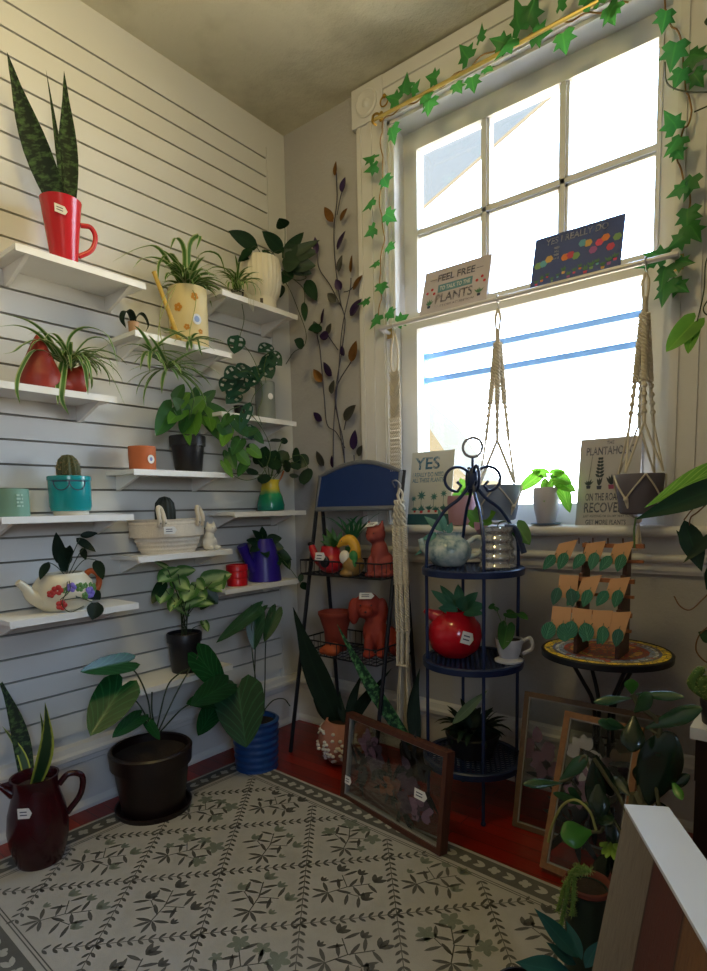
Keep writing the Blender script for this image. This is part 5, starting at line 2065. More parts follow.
def mosaic():
    g = NT('mosaic_tiles')
    b = g.bsdf(None, .3)
    tc = g.n('ShaderNodeTexCoord').outputs['Object']
    ln = g.n('ShaderNodeVectorMath', operation='LENGTH')
    flat = g.n('ShaderNodeVectorMath', operation='MULTIPLY')
    flat.inputs[1].default_value = (1, 1, 0)
    g.l(tc, flat.inputs[0])
    vo = g.n('ShaderNodeTexVoronoi')
    vo.inputs['Scale'].default_value = 62
    g.l(flat.outputs[0], vo.inputs['Vector'])
    ve = g.n('ShaderNodeTexVoronoi', feature='DISTANCE_TO_EDGE')
    ve.inputs['Scale'].default_value = 62
    g.l(flat.outputs[0], ve.inputs['Vector'])
    g.l(flat.outputs[0], ln.inputs[0])
    dv = g.n('ShaderNodeMath', operation='DIVIDE')
    g.l(ln.outputs['Value'], dv.inputs[0])
    dv.inputs[1].default_value = .186
    rings = g.ramp(dv.outputs[0], [(0, lin('#d86a24')), (.25, lin('#c23a22')), (.42, lin('#e0a83a')), (.54, lin('#b8382c')), (.64, lin('#8fa6cf')), (.72, lin('#d5dbe6')), (.77, lin('#3f568f')), (.82, lin('#f0cf2e')), (.965, lin('#f0cf2e')), (.985, lin('#14141a'))], 'CONSTANT')
    hs = g.n('ShaderNodeSeparateColor')
    g.l(vo.outputs['Color'], hs.inputs[0])
    tone = g.ramp(hs.outputs[0], [(0, .75), (1, 1.5)])
    mu = g.n('ShaderNodeMix', data_type='RGBA', blend_type='MULTIPLY')
    mu.inputs[0].default_value = 1
    g.l(rings, mu.inputs[6])
    g.l(tone, mu.inputs[7])
    odd = g.ramp(hs.outputs[1], [(.0, 0.0), (.86, 1.0)], 'CONSTANT')
    inner = g.ramp(dv.outputs[0], [(.0, 1.0), (.8, 0.0)], 'CONSTANT')
    mm = g.n('ShaderNodeMath', operation='MULTIPLY')
    g.l(odd, mm.inputs[0])
    g.l(inner, mm.inputs[1])
    col = g.mix(mu.outputs[2], lin('#c02a22'), mm.outputs[0])
    gr = g.ramp(ve.outputs['Distance'], [(.03, 1.0), (.07, 0.0)])
    g.l(g.mix(col, lin('#5c564c'), gr), b.inputs['Base Color'])
    g.l(b.outputs[0], g.out.inputs[0])
    return g.mat


mb = MB()
mb.lathe([(TR_ - .008, TZ - .012), (TR_ - .007, TZ), (.001, TZ + .0005)], TC, 64)
mb.build('mosaic_top', mosaic(), t)
mb = MB()
mb.lathe([(TR_ - .014, TZ - .019), (TR_ + .001, TZ - .019), (TR_ + .002, TZ - .002), (TR_ - .004, TZ + .002), (TR_ - .0075, TZ + .0005), (TR_ - .014, TZ - .013), (TR_ - .014, TZ - .019)], TC, 64, cap=False)
mb.build('table_edge', STEEL_BLACK, t)
for a in (R(45), R(135), R(225), R(315)):
    u = V((math.cos(a), math.sin(a), 0))
    mb = MB()
    mb.tube(spl([TC + u * .115 + ZUP * (TZ - .02), TC + u * .075 + ZUP * .50, TC + u * .035 + ZUP * .42, TC + u * .03 + ZUP * .30, TC + u * .04 + ZUP * .18, TC + u * .075 + ZUP * .06, TC + u * .10], 6), .0062, 8)
    mb.build('leg', STEEL_BLACK, t)
mb = MB()
mb.ring(TC + ZUP * .30, .032, .004, (0, 0, 1), 24, 6)
mb.build('leg_ring', STEEL_BLACK, t)

# ---- earring rack
RK = V((1.482, -.225, TZ + .001))
t = T('earring_rack', 'small three tier brown wooden earring rack on the mosaic table', 'display rack', RK)
DW = woodmat('dark_rack_wood', '#5a3423', '#3f2418', (1, 1, 12))
LW = woodmat('rack_bar_wood', '#a86a42', '#8a5230', (12, 1, 1))
tiers = [(-.315, .105), (-.27, .195), (-.225, .285)]
for sx in (-.058, .058):
    mb = MB()
    mb.prism([RK + V((sx - .008, -.075, 0)), RK + V((sx - .008, .035, 0)), RK + V((sx - .008, .035, .325)), RK + V((sx - .008, .006, .325)), RK + V((sx - .008, -.018, .235)), RK + V((sx - .008, -.036, .235)), RK + V((sx - .008, -.058, .14)), RK + V((sx - .008, -.072, .14))], (.011, 0, 0))
    mb.build('upright', DW, t, False)
bars = []
for (yb, zb), (xa, xb) in zip(((-.302, .130), (-.262, .220), (-.228, .318)), ((1.392, 1.575), (1.405, 1.57), (1.415, 1.585))):
    mb = MB()
    mb.box((xa, yb - .006, TZ + zb - .006), (xb, yb + .006, TZ + zb + .006))
    mb.box((xa, yb - .006, TZ + zb - .048), (xb, yb + .004, TZ + zb - .040))
    mb.build('display_bar', LW, t, False)
    bars.append((yb, TZ + zb))
for px_ in (579, 593, 608, 623):
    q = W(px_, 545, 1, bars[2][0])
    mb = MB()
    mb.tube([V((q.x, q.y, bars[2][1] + .004)), V((q.x, q.y - .002, bars[2][1] + .022))], .0022, 6)
    mb.build('peg', DW, t)
CARD = M('#c0916a', .7, var=.12, name='kraft_card')
EARG = leafmat('earring_green', '#135040', '#1d6a4f', 'veins', .4, 0, '#6fae94')
EARD = leafmat('earring_dark', '#123a34', '#1e554a', 'veins', .4, 0, '#5f9a88')
cards = [(0, 562, 607, 640, .0, 'round', 0), (0, 582, 610, 638, -.1, 'round', 0), (0, 603, 612, 644, .15, 'ovate', 0), (0, 621, 612, 648, .3, 'ovate', 1),
         (1, 569, 578, 605, .0, 'ovate', 1), (1, 592, 578, 608, .45, 'ovate', 0), (1, 620, 582, 608, .35, 'ovate', 0),
         (2, 568, 546, 572, .5, 'ovate', 0), (2, 596, 547, 570, .35, 'ovate', 0), (2, 624, 546, 572, .4, 'ovate', 0)]
words_ = ['round green leaf earrings on a tan card at the end of the lowest rack bar', 'round green earrings on a tan card, second along the lowest rack bar', 'pointed pale green leaf earrings on a tan card, third along the lowest bar', 'black-green leaf earrings on a tilted tan card ending the lowest bar nearest the wall',
          'dark leaf earrings on a tan card at the outer end of the middle bar', 'overlapping green leaf earrings on the tilted card mid way along the middle bar', 'striped leaf earrings on the tilted card at the wall end of the middle bar',
          'long green leaf earrings on the tilted card at the outer end of the top bar', 'twin green leaf earrings on the central card of the top bar', 'broad green leaf earrings on the tilted card under the pot hanger, top bar']
for (ti, px_, y0, y1, tl, shp, dk), lb in zip(cards, words_):
    yb, zb = bars[ti]
    q = W(px_, y0 + 3, 1, yb - .012)
    kk = mpp(q)
    q.z = zb + .010
    ex = V((1, 0, 0)) * math.cos(tl * .5) + ZUP * math.sin(tl * .5)
    ey = V((math.sin(-tl * .6), -.28, -1)).normalized()
    r_ = T('earring_card', lb, 'earrings', q, 'cards of leaf earrings')
    h, w_ = (y1 - y0) * kk * .85, 19 * kk
    mb = MB()
    n_ = ex.cross(ey).normalized() * .0012
    mb.prism([q - ex * w_ / 2, q + ex * w_ / 2, q + ex * w_ * .5 + ey * h, q - ex * w_ * .5 + ey * h], n_)
    mb.build('card', CARD, r_, False)
    for s_ in (-1, 1):
        b_ = q + ex * (s_ * w_ * .30 - w_ * .12) + ey * (h * .55) + V((0, -.006, 0))
        d_ = (ey + ex * (s_ * .22 - tl * .5)).normalized()
        mb = MB()
        mb.leaf(b_, d_, V((0, -1, .2)), 19 * kk, (15 if shp == 'round' else 11) * kk, shp, fold=.06)
        mb.tube([b_ - d_ * .006 + V((0, .004, 0)), b_], .0009, 4)
        mb.build('earring', EARD if dk else EARG, r_)


# ================================================================== PICTURES LEANING ON THE FLOOR
def picture(name, label, cat, P0, ux, up, w_, h_, rail, dep, mat, glass, flowers, seed, lw=None):
    """open wooden surround holding glass with pressed flowers. P0 lower corner, ux along the sill, up along the side"""
    n = ux.cross(up).normalized()
    r = T(name, label, cat, P0 + ux * w_ / 2)
    m = MB()
    for (a, b, c_, d_) in ((0, rail, 0, h_), (w_ - rail, w_, 0, h_), (rail, w_ - rail, 0, rail), (rail, w_ - rail, h_ - rail, h_)):
        cc = P0 + ux * ((a + b) / 2) + up * ((c_ + d_) / 2)
        m.obox(cc, ux * (b - a) / 2, up * (d_ - c_) / 2, n * dep / 2)
    m.build('wooden_surround', mat, r, False)
    m = MB()
    i_ = rail + .004
    for (a, b, c_, d_) in ((rail, i_, rail, h_ - rail), (w_ - i_, w_ - rail, rail, h_ - rail), (i_, w_ - i_, rail, i_), (i_, w_ - i_, h_ - i_, h_ - rail)):
        cc = P0 + ux * ((a + b) / 2) + up * ((c_ + d_) / 2)
        m.obox(cc, ux * (b - a) / 2, up * (d_ - c_) / 2, n * dep * .3)
    m.build('inner_lip', M('#8f8d88', .5, var=.1), r, False)
    for s_ in (-1, 1):
        m = MB()
        m.obox(P0 + ux * w_ / 2 + up * h_ / 2 + n * (dep * .18 * s_), ux * (w_ / 2 - rail), up * (h_ / 2 - rail), n * .001)
        m.build('glass_pane', glass, r, False)
    rnd = random.Random(seed)
    for nm, mt, items, kind in flowers:
        for (fx, fy_, s_) in items:
            m = MB()
            cc = P0 + ux * (rail + (w_ - 2 * rail) * fx) + up * (rail + (h_ - 2 * rail) * fy_)
            for q in range(11 if kind == 'bloom' else 7):
                a = rnd.uniform(0, 6.283)
                dd = ux * math.cos(a) + up * math.sin(a)
                m.leaf(cc + dd * s_ * .12 + n * (.0005 * q - .003), dd, n, s_ * rnd.uniform(.35, .55) if kind == 'bloom' else s_ * rnd.uniform(.6, 1.0), s_ * (.34 if kind == 'bloom' else .16), 'ovate', fold=.03)
            m.build(nm, mt, r)
    return r, n


FG = glassmat('picture_glass', (.97, .98, .98), .022)
DF1, DF2, DF3, DF4 = M('#4f3d4d', .8, var=.4), M('#86647a', .8, var=.4), M('#1c1f22', .8, var=.3), M('#8a4a2a', .8, var=.3)
B0, B1 = V((.676, -.492, .001)), V((1.152, -.608, .0105))
ux = (B1 - B0)
wB = ux.length
ux.normalize()
back = V((-ux.y, ux.x, 0)).normalized()
up_ = (ZUP * .30 + back * .035).normalized()
BW_ = woodmat('dark_red_brown_wood', '#5b3120', '#43221a', (10, 10, 1))
r, n = picture('pressed_flower_picture', 'wide dark wood picture of dried flowers between glass, standing on the rug edge', 'picture', B0 + up_ * .0, ux, up_, wB, .305, .016, .032, BW_, FG,
               [('pressed_bloom', DF1, [(.72, .35, .12), (.30, .66, .10), (.66, .62, .10)], 'bloom'), ('pressed_bloom', DF2, [(.22, .75, .09), (.80, .28, .09)], 'bloom'), ('pressed_leaf', DF3, [(.25, .45, .12), (.7, .75, .12), (.5, .4, .10), (.82, .55, .1), (.12, .4, .1), (.6, .2, .1)], 'leaf'), ('pressed_bloom', DF4, [(.44, .36, .07)], 'bloom')], 3)
f_ = -n if (-n).dot(CAM - B0) > 0 else n
tagcard(r, B0 + ux * .036 + up_ * .07 + f_ * .012, ux, up_, .036, .028)
tagcard(r, B0 + ux * (wB * .80) + up_ * .145 + f_ * .012, ux, up_, .055, .03)

PF1, PF2, PF3 = M('#9a969c', .7, var=.2), M('#6f5568', .8, var=.3), M('#a89496', .8, var=.2)
A0 = V((1.24, -.318, .001))
up_ = (V((0, .092, .41))).normalized()
picture('pressed_flower_picture', 'thin brown edged flower picture leaning on the mosaic table, half hidden behind another', 'picture', A0, V((1, 0, 0)), up_, .40, .43, .015, .014, woodmat('grey_brown_wood', '#6b5138', '#57412e', (10, 1, 10)), FG,
        [('pressed_bloom', PF2, [(.12, .62, .10), (.2, .5, .09), (.86, .55, .09)], 'bloom'), ('pressed_bloom', PF3, [(.80, .42, .11), (.9, .3, .1), (.76, .62, .09)], 'bloom'), ('pressed_leaf', DF3, [(.3, .4, .12), (.6, .3, .12)], 'leaf')], 5)
C0 = V((1.398, -.492, .0105))
up_ = (V((.012, .155, .41))).normalized()
picture('pressed_flower_picture', 'honey wood framed flower picture leaning in front of a taller picture', 'picture', C0, V((.995, -.06, 0)).normalized(), up_, .215, .44, .017, .016, woodmat('honey_wood', '#8f6236', '#744b27', (10, 1, 10)), FG,
        [('pressed_bloom', PF1, [(.28, .78, .085), (.40, .66, .06)], 'bloom'), ('pressed_bloom', PF2, [(.5, .6, .10), (.3, .5, .07)], 'bloom'), ('pressed_leaf', DF3, [(.5, .4, .12), (.3, .3, .12), (.6, .75, .1)], 'leaf')], 6)
# ================================================================== ON THE WINDOW
# ---- white rail across the meeting rail, brass rod at the head
RZ = 1.728
RYY = -.10
t = T('hanging_rail', 'white metal rail across the window middle with curved wall returns', 'curtain rail', (1.08, RYY, RZ))
mb = MB()
pa, pb = W(379, 328, 1, RYY), W(676, 251, 1, RYY)
RZ = (pa.z + pb.z) / 2 - .006
RX0_, RX1_ = pa.x, 1.612
mb.tube(spl([V((RX0_, -.024, RZ)), V((RX0_ - .004, -.06, RZ)), V((RX0_ + .012, RYY + .004, RZ)), V((RX0_ + .04, RYY, RZ)), V((1.0, RYY, RZ)), V((RX1_ - .04, RYY, RZ)), V((RX1_ - .008, RYY + .006, RZ)), V((RX1_ + .004, -.06, RZ)), V((RX1_, -.024, RZ))], 6), .0085, 8)
mb.build('rail_rod', M('#c9c6c8', .35, .1, var=.05, name='white_metal'), t)
for x in (RX0_, RX1_):
    mb = MB()
    mb.box((x - .012, -.029, RZ - .022), (x + .012, -.0275, RZ + .022))
    mb.build('wall_bracket', M('#b9a06a', .4, .6), t, False)
TRZ, TRY = 2.487, -.085
ta, tb = W(374, 120, 1, TRY), W(634, -4, 1, TRY)
t = T('hanging_rod', 'thin brass curtain rod along the window head wound with ivy', 'curtain rail', ((ta.x + tb.x) / 2, TRY, ta.z))
mb = MB()
mb.tube([V((ta.x - .01, TRY, ta.z)), V((1.63, TRY, ta.z))], .0065, 8)
mb.build('rod', M('#cbb36a', .35, .6, var=.1, name='pale_brass'), t)
for x in (ta.x, 1.60):
    mb = MB()
    mb.tube(spl([V((x, -.033, ta.z + .03)), V((x, -.06, ta.z + .035)), V((x, -.09, ta.z + .012)), V((x, TRY - .008, ta.z - .012)), V((x, TRY + .012, ta.z - .012))], 5), .0045, 7)
    mb.ball(V((x, -.038, ta.z + .035)), (.012, .005, .02), seg=10, ring=8)
    mb.build('hook_bracket', BRASS, t)
mb = MB()
q = W(385, 102, 1, -.036)
mb.ring(q + V((0, -.006, 0)), .018, .003, (0, 1, 0))
mb.ball(q + V((.0, -.004, .02)), .008, seg=10, ring=8)
mb.build('spare_hook', BRASS, t)

# ---- ivy garlands
IVYV = M('#8a6a3a', .7, var=.3, name='ivy_vine')


def garland(name, label, path, y, leaves, seed, size=.062):
    g = T(name, label, 'garland', W(path[0][0], path[0][1], 1, y))
    m = MB()
    pts = [W(p[0], p[1], 1, y + (p[2] if len(p) > 2 else 0)) for p in path]
    cp = spl(pts, 8)
    m.tube([p + V((0, .005 * math.sin(i * .9), .006 * math.cos(i * .9))) for i, p in enumerate(cp)], .0026, 6)
    m.build('vine', IVYV, g)
    rnd = random.Random(seed)
    m = MB()
    for lf in leaves:
        x, y_, ang, sc = lf[:4]
        p = W(x, y_, 1, y - .012 - rnd.uniform(0, .02))
        d = V((math.cos(R(ang)), rnd.uniform(-.35, .1), math.sin(R(ang))))
        up = V((rnd.uniform(-.5, .5), -1, rnd.uniform(-.2, .6)))
        m.ivy(p, d, up, size * sc)
    m.build('leaves', L_IVY, g)
    return g


garland('hanging_ivy_garland', 'artificial ivy garland running over the window head and down its inner casing',
        [(376, 322), (381, 300), (380, 270), (384, 235), (380, 205), (383, 170), (381, 140), (386, 118), (410, 104), (440, 86), (470, 66), (500, 46), (530, 36), (556, 24), (590, 14), (628, 2)], -.062,
        [(378, 316, -120, 1.0), (388, 312, -40, .9), (398, 322, 20, .9), (368, 300, 190, .8), (381, 284, -70, .9), (378, 262, 200, .7), (388, 246, -30, .8), (374, 228, 200, .9), (386, 214, -40, 1.0), (373, 200, 210, 1.0), (384, 178, -60, 1.0), (376, 166, 190, .9), (374, 158, 160, 1.0), (392, 128, -80, 1.1), (398, 100, 150, 1.0), (404, 92, 80, 1.1), (412, 92, 30, .8), (430, 100, -90, 1.1), (424, 96, -50, .9), (436, 78, 150, .9), (456, 84, -60, .8), (468, 58, 120, 1.1), (480, 40, 80, .8), (472, 78, -80, .9), (486, 68, -40, .7), (506, 44, 150, 1.0), (520, 28, 95, 1.4), (534, 34, -20, 1.1), (512, 40, -140, 1.2), (528, 20, 60, 1.2), (563, 34, -80, 1.1), (560, 8, 70, .9), (584, 4, 30, 1.0), (608, 8, -70, 1.0), (616, 4, -120, .9), (600, 2, 90, .8)], 31)
garland('hanging_ivy_garland', 'artificial ivy garland trailing down the outer window casing by the wall',
        [(664, -2), (668, 18), (681, 40), (683, 62), (686, 90), (692, 112), (684, 130), (676, 148), (682, 175), (690, 200), (682, 230), (670, 250), (660, 266)], -.05,
        [(666, 12, -100, 1.0), (676, 44, -100, 1.3), (690, 56, -30, 1.1), (682, 70, -110, 1.0), (694, 74, -60, .9), (676, 128, 120, 1.1), (680, 138, -130, 1.1), (676, 150, -60, .8), (692, 178, -110, 1.1), (684, 186, 200, .9), (688, 210, -90, 1.2), (690, 226, -60, 1.1), (684, 236, -150, 1.0), (664, 256, 160, 1.1), (666, 268, -100, 1.2), (676, 262, -20, 1.0), (666, 284, -95, 1.3), (674, 284, -40, 1.0), (652, 262, 190, .9)], 17, .056)

# ---- metal leaf wall sculpture
t = T('leaf_sculpture', 'tall metal leaf branch sculpture in bronze and purple hung beside the window', 'wall decor', W(345, 478, 1, -.02))
mb = MB()
yb = -.022
brs = [[(345, 478), (343, 440), (335, 400), (342, 350), (345, 320), (340, 300), (335, 260), (334, 228), (337, 200), (336, 168)],
       [(333, 476), (334, 420), (338, 380), (342, 330), (350, 290), (351, 278)], [(346, 470), (340, 430), (336, 390), (352, 360), (354, 348)],
       [(345, 448), (336, 432), (327, 424), (324, 395), (320, 350), (317, 332), (323, 318)], [(341, 306), (330, 285), (319, 268), (317, 250)], [(338, 350), (331, 340), (327, 334)],
       [(344, 292), (350, 290), (357, 282)], [(344, 430), (347, 416), (349, 412)], [(337, 215), (341, 195), (343, 190)], [(355, 478), (354, 455)]]
for b in brs:
    mb.tube(spl([W(x, y_, 1, yb) for x, y_ in b], 5), .0022, 6)
mb.build('branch', M('#3c3a48', .45, .6, var=.1, name='dark_metal'), t)
BRZ, PRP, GRN = M('#6e4a22', .4, .6, var=.35, scale=40, name='bronze_leaf'), M('#321f4a', .4, .5, var=.3, scale=40, name='purple_leaf'), M('#4a4a44', .45, .5, var=.3, scale=40, name='patina_leaf')
for x0, y0, x1, y1, w_, mt in ((335, 176, 336, 162, 6, BRZ), (341, 192, 345, 178, 7, PRP), (333, 222, 325, 208, 9, BRZ), (340, 221, 347, 209, 8, BRZ), (337, 250, 345, 232, 9, PRP), (317, 254, 315, 238, 7, PRP), (338, 272, 342, 256, 8, GRN), (341, 290, 336, 280, 9, PRP), (351, 273, 352, 256, 7, BRZ), (353, 290, 362, 276, 9, BRZ), (336, 302, 328, 294, 9, GRN), (350, 316, 361, 300, 11, PRP), (322, 324, 324, 309, 7, PRP), (318, 334, 314, 322, 9, GRN), (329, 336, 320, 336, 10, PRP), (327, 334, 331, 324, 7, GRN), (344, 356, 342, 346, 9, PRP), (351, 362, 356, 342, 10, BRZ), (332, 376, 324, 363, 10, PRP), (322, 382, 314, 370, 9, BRZ), (331, 394, 334, 381, 9, GRN), (322, 421, 314, 413, 8, PRP), (344, 420, 355, 406, 12, GRN), (353, 450, 355, 431, 9, PRP), (324, 466, 317, 452, 10, GRN), (333, 468, 332, 456, 7, PRP), (358, 456, 362, 446, 8, GRN)):
    mb = MB()
    B, E = W(x0, y0, 1, yb - .004), W(x1, y1, 1, yb - .012)
    mb.leaf(B, E - B, V((random.uniform(-.4, .4), -1, .1)), (E - B).length * 1.08, w_ * .95 * mpp(B), 'ovate', fold=.25)
    mb.build('metal_leaf', mt, t)


# ---- tin signs
def sign(name, label, TL, TR, BL, y0, y1, bg):
    """thin printed metal sheet; y0 is where its lower edge stands, y1 where the upper edge leans"""
    b = W(BL[0], BL[1], 1, y0)
    a = W(TL[0], TL[1], 1, y1)
    c_ = W(TR[0], TR[1], 1, y1)
    w_ = c_.x - a.x
    hz = a.z - b.z
    ex = V((1, 0, 0))
    upv = V((0, y1 - y0, hz))
    h = upv.length
    ey = upv.normalized()
    org = V(((a.x + b.x) / 2, y0, b.z))
    r = T(name, label, 'sign', org + ex * w_ / 2)
    m = MB()
    n = ex.cross(ey)
    m.obox(org + ex * w_ / 2 + ey * h / 2, ex * w_ / 2, ey * h / 2, n * .0012)
    m.build('metal_plate', bg, r, False)
    return r, (lambda u, v: org + ex * (w_ * u) + ey * (h * v)), ex, ey, w_, h


NAVYI, TEALI, REDI, GRNI = M('#2f3350', .6, var=0), M('#5f8794', .6, var=0), M('#b8323c', .6, var=0), M('#4d7a5a', .6, var=0)


def small_plant(m_pot, m_leaf, P, ex, ey, u, v, s_, w_, h, n_=5, kind=0):
    c0 = P(u, v)
    n = ex.cross(ey)
    o_ = n * .0014
    m_pot.poly([c0 - ex * s_ * .32 + o_, c0 + ex * s_ * .32 + o_, c0 + ex * s_ * .42 + ey * s_ * .6 + o_, c0 - ex * s_ * .42 + ey * s_ * .6 + o_])
    rnd = random.Random(int(u * 997 + v * 131))
    for i in range(n_):
        a = math.pi / 2 + (i - (n_ - 1) / 2) * (.42 if kind == 0 else .3)
        d = ex * math.cos(a) + ey * math.sin(a)
        m_leaf.leaf(c0 + ey * s_ * .6 + n * .0026, d, n, s_ * rnd.uniform(1.0, 1.6), s_ * .34, 'lance' if kind == 0 else 'ovate', fold=0)


r, P, ex, ey, w_, h = sign('window_sign', 'beige metal sign reading FEEL FREE and PLANTS on the window meeting rail', (424, 274.5), (490, 254.5), (421.5, 318), .037, .088, M('#b9b0b6', .5, var=.03, name='sign_beige'))
for s_, u_, v_, a_, b_ in (('FEEL FREE', .5, .79, .56, .15), ('PLANTS', .5, .335, .56, .20), ('THEY LOVE ATTENTION', .5, .165, .62, .05)):
    mb = MB()
    text_into(mb, s_, P(u_, v_), ex, ey, w_ * a_, h * b_)
    mb.build('lettering', NAVYI, r, False)
mb = MB()
for s_ in (.15, .85):
    mb.poly([P(s_ - .05, .78) + V((0, -.002, 0)), P(s_ + .05, .78) + V((0, -.002, 0)), P(s_ + .05, .79) + V((0, -.002, 0)), P(s_ - .05, .79) + V((0, -.002, 0))])
    mb.build('printed_dash', NAVYI, r, False)
    mb = MB()
mb = MB()
o_ = ex.cross(ey) * .0014
mb.poly([P(.24, .47) + o_, P(.76, .47) + o_, P(.76, .64) + o_, P(.24, .64) + o_])
mb.build('printed_banner', TEALI, r, False)
mb = MB()
text_into(mb, 'TO TALK TO THE', P(.5, .555), ex, ey, w_ * .46, h * .09, .002)
mb.build('banner_lettering', M('#c5c8c8', .6, var=0), r, False)
m1, m2, m3 = MB(), MB(), MB()
for u in (.13, .88):
    small_plant(m1, m2, P, ex, ey, u, .17, .018, w_, h)
    for q in ((-.05, .5), (.02, .56), (.06, .46)):
        m3 = MB()
        disc(m3, P(u + q[0], q[1] + .01), ex, ey, .006, .006, .002, 10)
        m3.build('printed_flower', REDI, r, False)
m1.build('printed_pots', NAVYI, r, False)
m2.build('printed_leaves', GRNI, r)

r, P, ex, ey, w_, h = sign('window_sign', 'blue metal sign reading YES I REALLY DO with bright flowers and garden tools', (534, 241), (623.5, 214), (532, 290), .037, .088, M('#3a4a86', .5, var=.08, name='sign_blue'))
for s_, u_, v_, a_, b_ in (('YES I REALLY DO', .48, .875, .70, .13), ('NEED', .27, .72, .06, .045), ('ALL', .27, .65, .06, .045), ('THESE', .27, .58, .06, .045), ('PLANTS', .27, .51, .07, .045)):
    mb = MB()
    text_into(mb, s_, P(u_, v_), ex, ey, w_ * a_, h * b_)
    mb.build('lettering', M('#d5d3da', .6, var=0), r, False)
pal = [M(x, .6, var=.08) for x in ('#d8486a', '#d87a3a', '#c2405a', '#7aa06a', '#5fa0b4', '#c9a05a', '#a05a9a')]
rnd = random.Random(4)
lf = MB()
for i in range(15):
    u, s_ = .07 + .062 * i, rnd.uniform(.010, .017)
    if .22 < u < .33:
        s_ = .009
    ii = i % 7
    pm = MB()
    small_plant(pm, lf, P, ex, ey, u, .06 + .05 * (i % 3), s_, w_, h, 4)
    pm.build('printed_pot', pal[ii], r, False)
    if not .20 < u < .34:
        fv = .42 + .26 * rnd.random()
        pm = MB()
        for q in range(6):
            a = q * 1.047
            disc(pm, P(u, fv) + ex * (.007 * math.cos(a)) + ey * (.007 * math.sin(a)), ex, ey, .007, .007, .0016 + .0001 * q, 8)
        pm.build('printed_flower', pal[(ii + 3) % 7], r, False)
lf.build('printed_leaves', GRNI, r)

r, P, ex, ey, w_, h = sign('sill_sign', 'upright cream metal sign reading YES with drawn houseplants, standing on the sill', (412.5, 453), (455, 450.5), (407.5, 525), -.012, .034, M('#b9bab4', .5, var=.03, name='sign_cream'))
for s_, u_, v_, a_, b_ in (('YES', .38, .84, .60, .17), ('I REALLY DO NEED', .42, .685, .74, .06), ('ALL THESE PLANTS', .42, .61, .74, .06)):
    mb = MB()
    text_into(mb, s_, P(u_, v_), ex, ey, w_ * a_, h * b_)
    mb.build('lettering', M('#2f6f96', .6, var=0), r, False)
m1, m2, m3 = MB(), MB(), MB()
for u, v, s_, kd in ((.16, .17, .014, 0), (.32, .16, .018, 0), (.50, .17, .016, 1), (.66, .17, .014, 0), (.84, .16, .018, 1)):
    small_plant(m1, m2, P, ex, ey, u, v, s_, w_, h, 7, kd)
for u, v, s_ in ((.30, .40, .022), (.60, .38, .018), (.82, .42, .016), (.12, .36, .014)):
    for q in range(8):
        a = q * .785
        m2.leaf(P(u, v) + ex.cross(ey) * .002, ex * math.cos(a) + ey * math.sin(a), ex.cross(ey), s_, s_ * .3, 'lance', fold=0)
    m2.tube([P(u, v - .16) + ex.cross(ey) * .002, P(u, v) + ex.cross(ey) * .002], .0007, 4)
m1.build('printed_pots', REDI, r, False)
m2.build('printed_leaves', M('#3a6f70', .6, var=.1), r)
o_ = ex.cross(ey) * .0013
m3.poly([P(0, 0) + o_, P(1, 0) + o_, P(1, .15) + o_, P(0, .15) + o_])
m3.build('printed_band', M('#1c4a52', .6, var=.1), r, False)

r, P, ex, ey, w_, h = sign('sill_sign', 'tall grey metal sign reading THE PLANTAHOLIC ON THE ROAD TO RECOVERY on the sill', (581.5, 440), (643, 434.5), (575, 526.5), -.012, .034, M('#aaa6a8', .5, var=.03, name='sign_grey'))
for s_, u_, v_, a_, b_ in (('THE', .5, .945, .12, .04), ('PLANTAHOLIC', .5, .855, .78, .095), ('ON THE ROAD TO', .5, .335, .72, .085), ('RECOVERY', .5, .215, .74, .115), ("JUST KIDDING I'M ON MY WAY TO", .5, .115, .76, .038), ('GET MORE PLANTS', .5, .05, .66, .055)):
    mb = MB()
    text_into(mb, s_, P(u_, v_), ex, ey, w_ * a_, h * b_)
    mb.build('lettering', NAVYI, r, False)
m1, m2, m3 = MB(), MB(), MB()
small_plant(m1, m2, P, ex, ey, .18, .43, .018, w_, h, 5)
small_plant(m1, m2, P, ex, ey, .36, .42, .020, w_, h, 3, 1)
small_plant(m3, m2, P, ex, ey, .56, .42, .024, w_, h, 5, 1)
small_plant(m1, m2, P, ex, ey, .82, .42, .022, w_, h, 5)
m2.tube([P(.18, .52) + V((0, -.003, 0)), P(.22, .80) + V((0, -.003, 0))], .0006, 4)
for q in range(6):
    for sd in (-1, 1):
        m2.leaf(P(.36, .56 + .04 * q) + V((0, -.003, 0)), ex * sd * .8 + ey * .6, ex.cross(ey), .018 - .0016 * q, .009, 'ovate', fold=0)
m1.build('printed_pots', NAVYI, r, False)
m2.build('printed_leaves', M('#2f3a44', .6, var=.1), r)
m3.build('printed_red_pot', M('#8f3a62', .6, var=0), r, False)


# ---- macrame hangers on the white rail
def hook_and_loop(root, x, mat):
    m = MB()
    top = V((x, RYY, RZ))
    m.ring(top, .012, .0022, (1, 0, 0), 18, 6)
    m.tube(spl([top + V((0, 0, -.012)), top + V((0, .0, -.02)), top + V((.004, 0, -.032)), top + V((-.004, 0, -.036))], 4), .002, 6)
    m.build('hook', M('#bfc3c9', .3, .8), root)


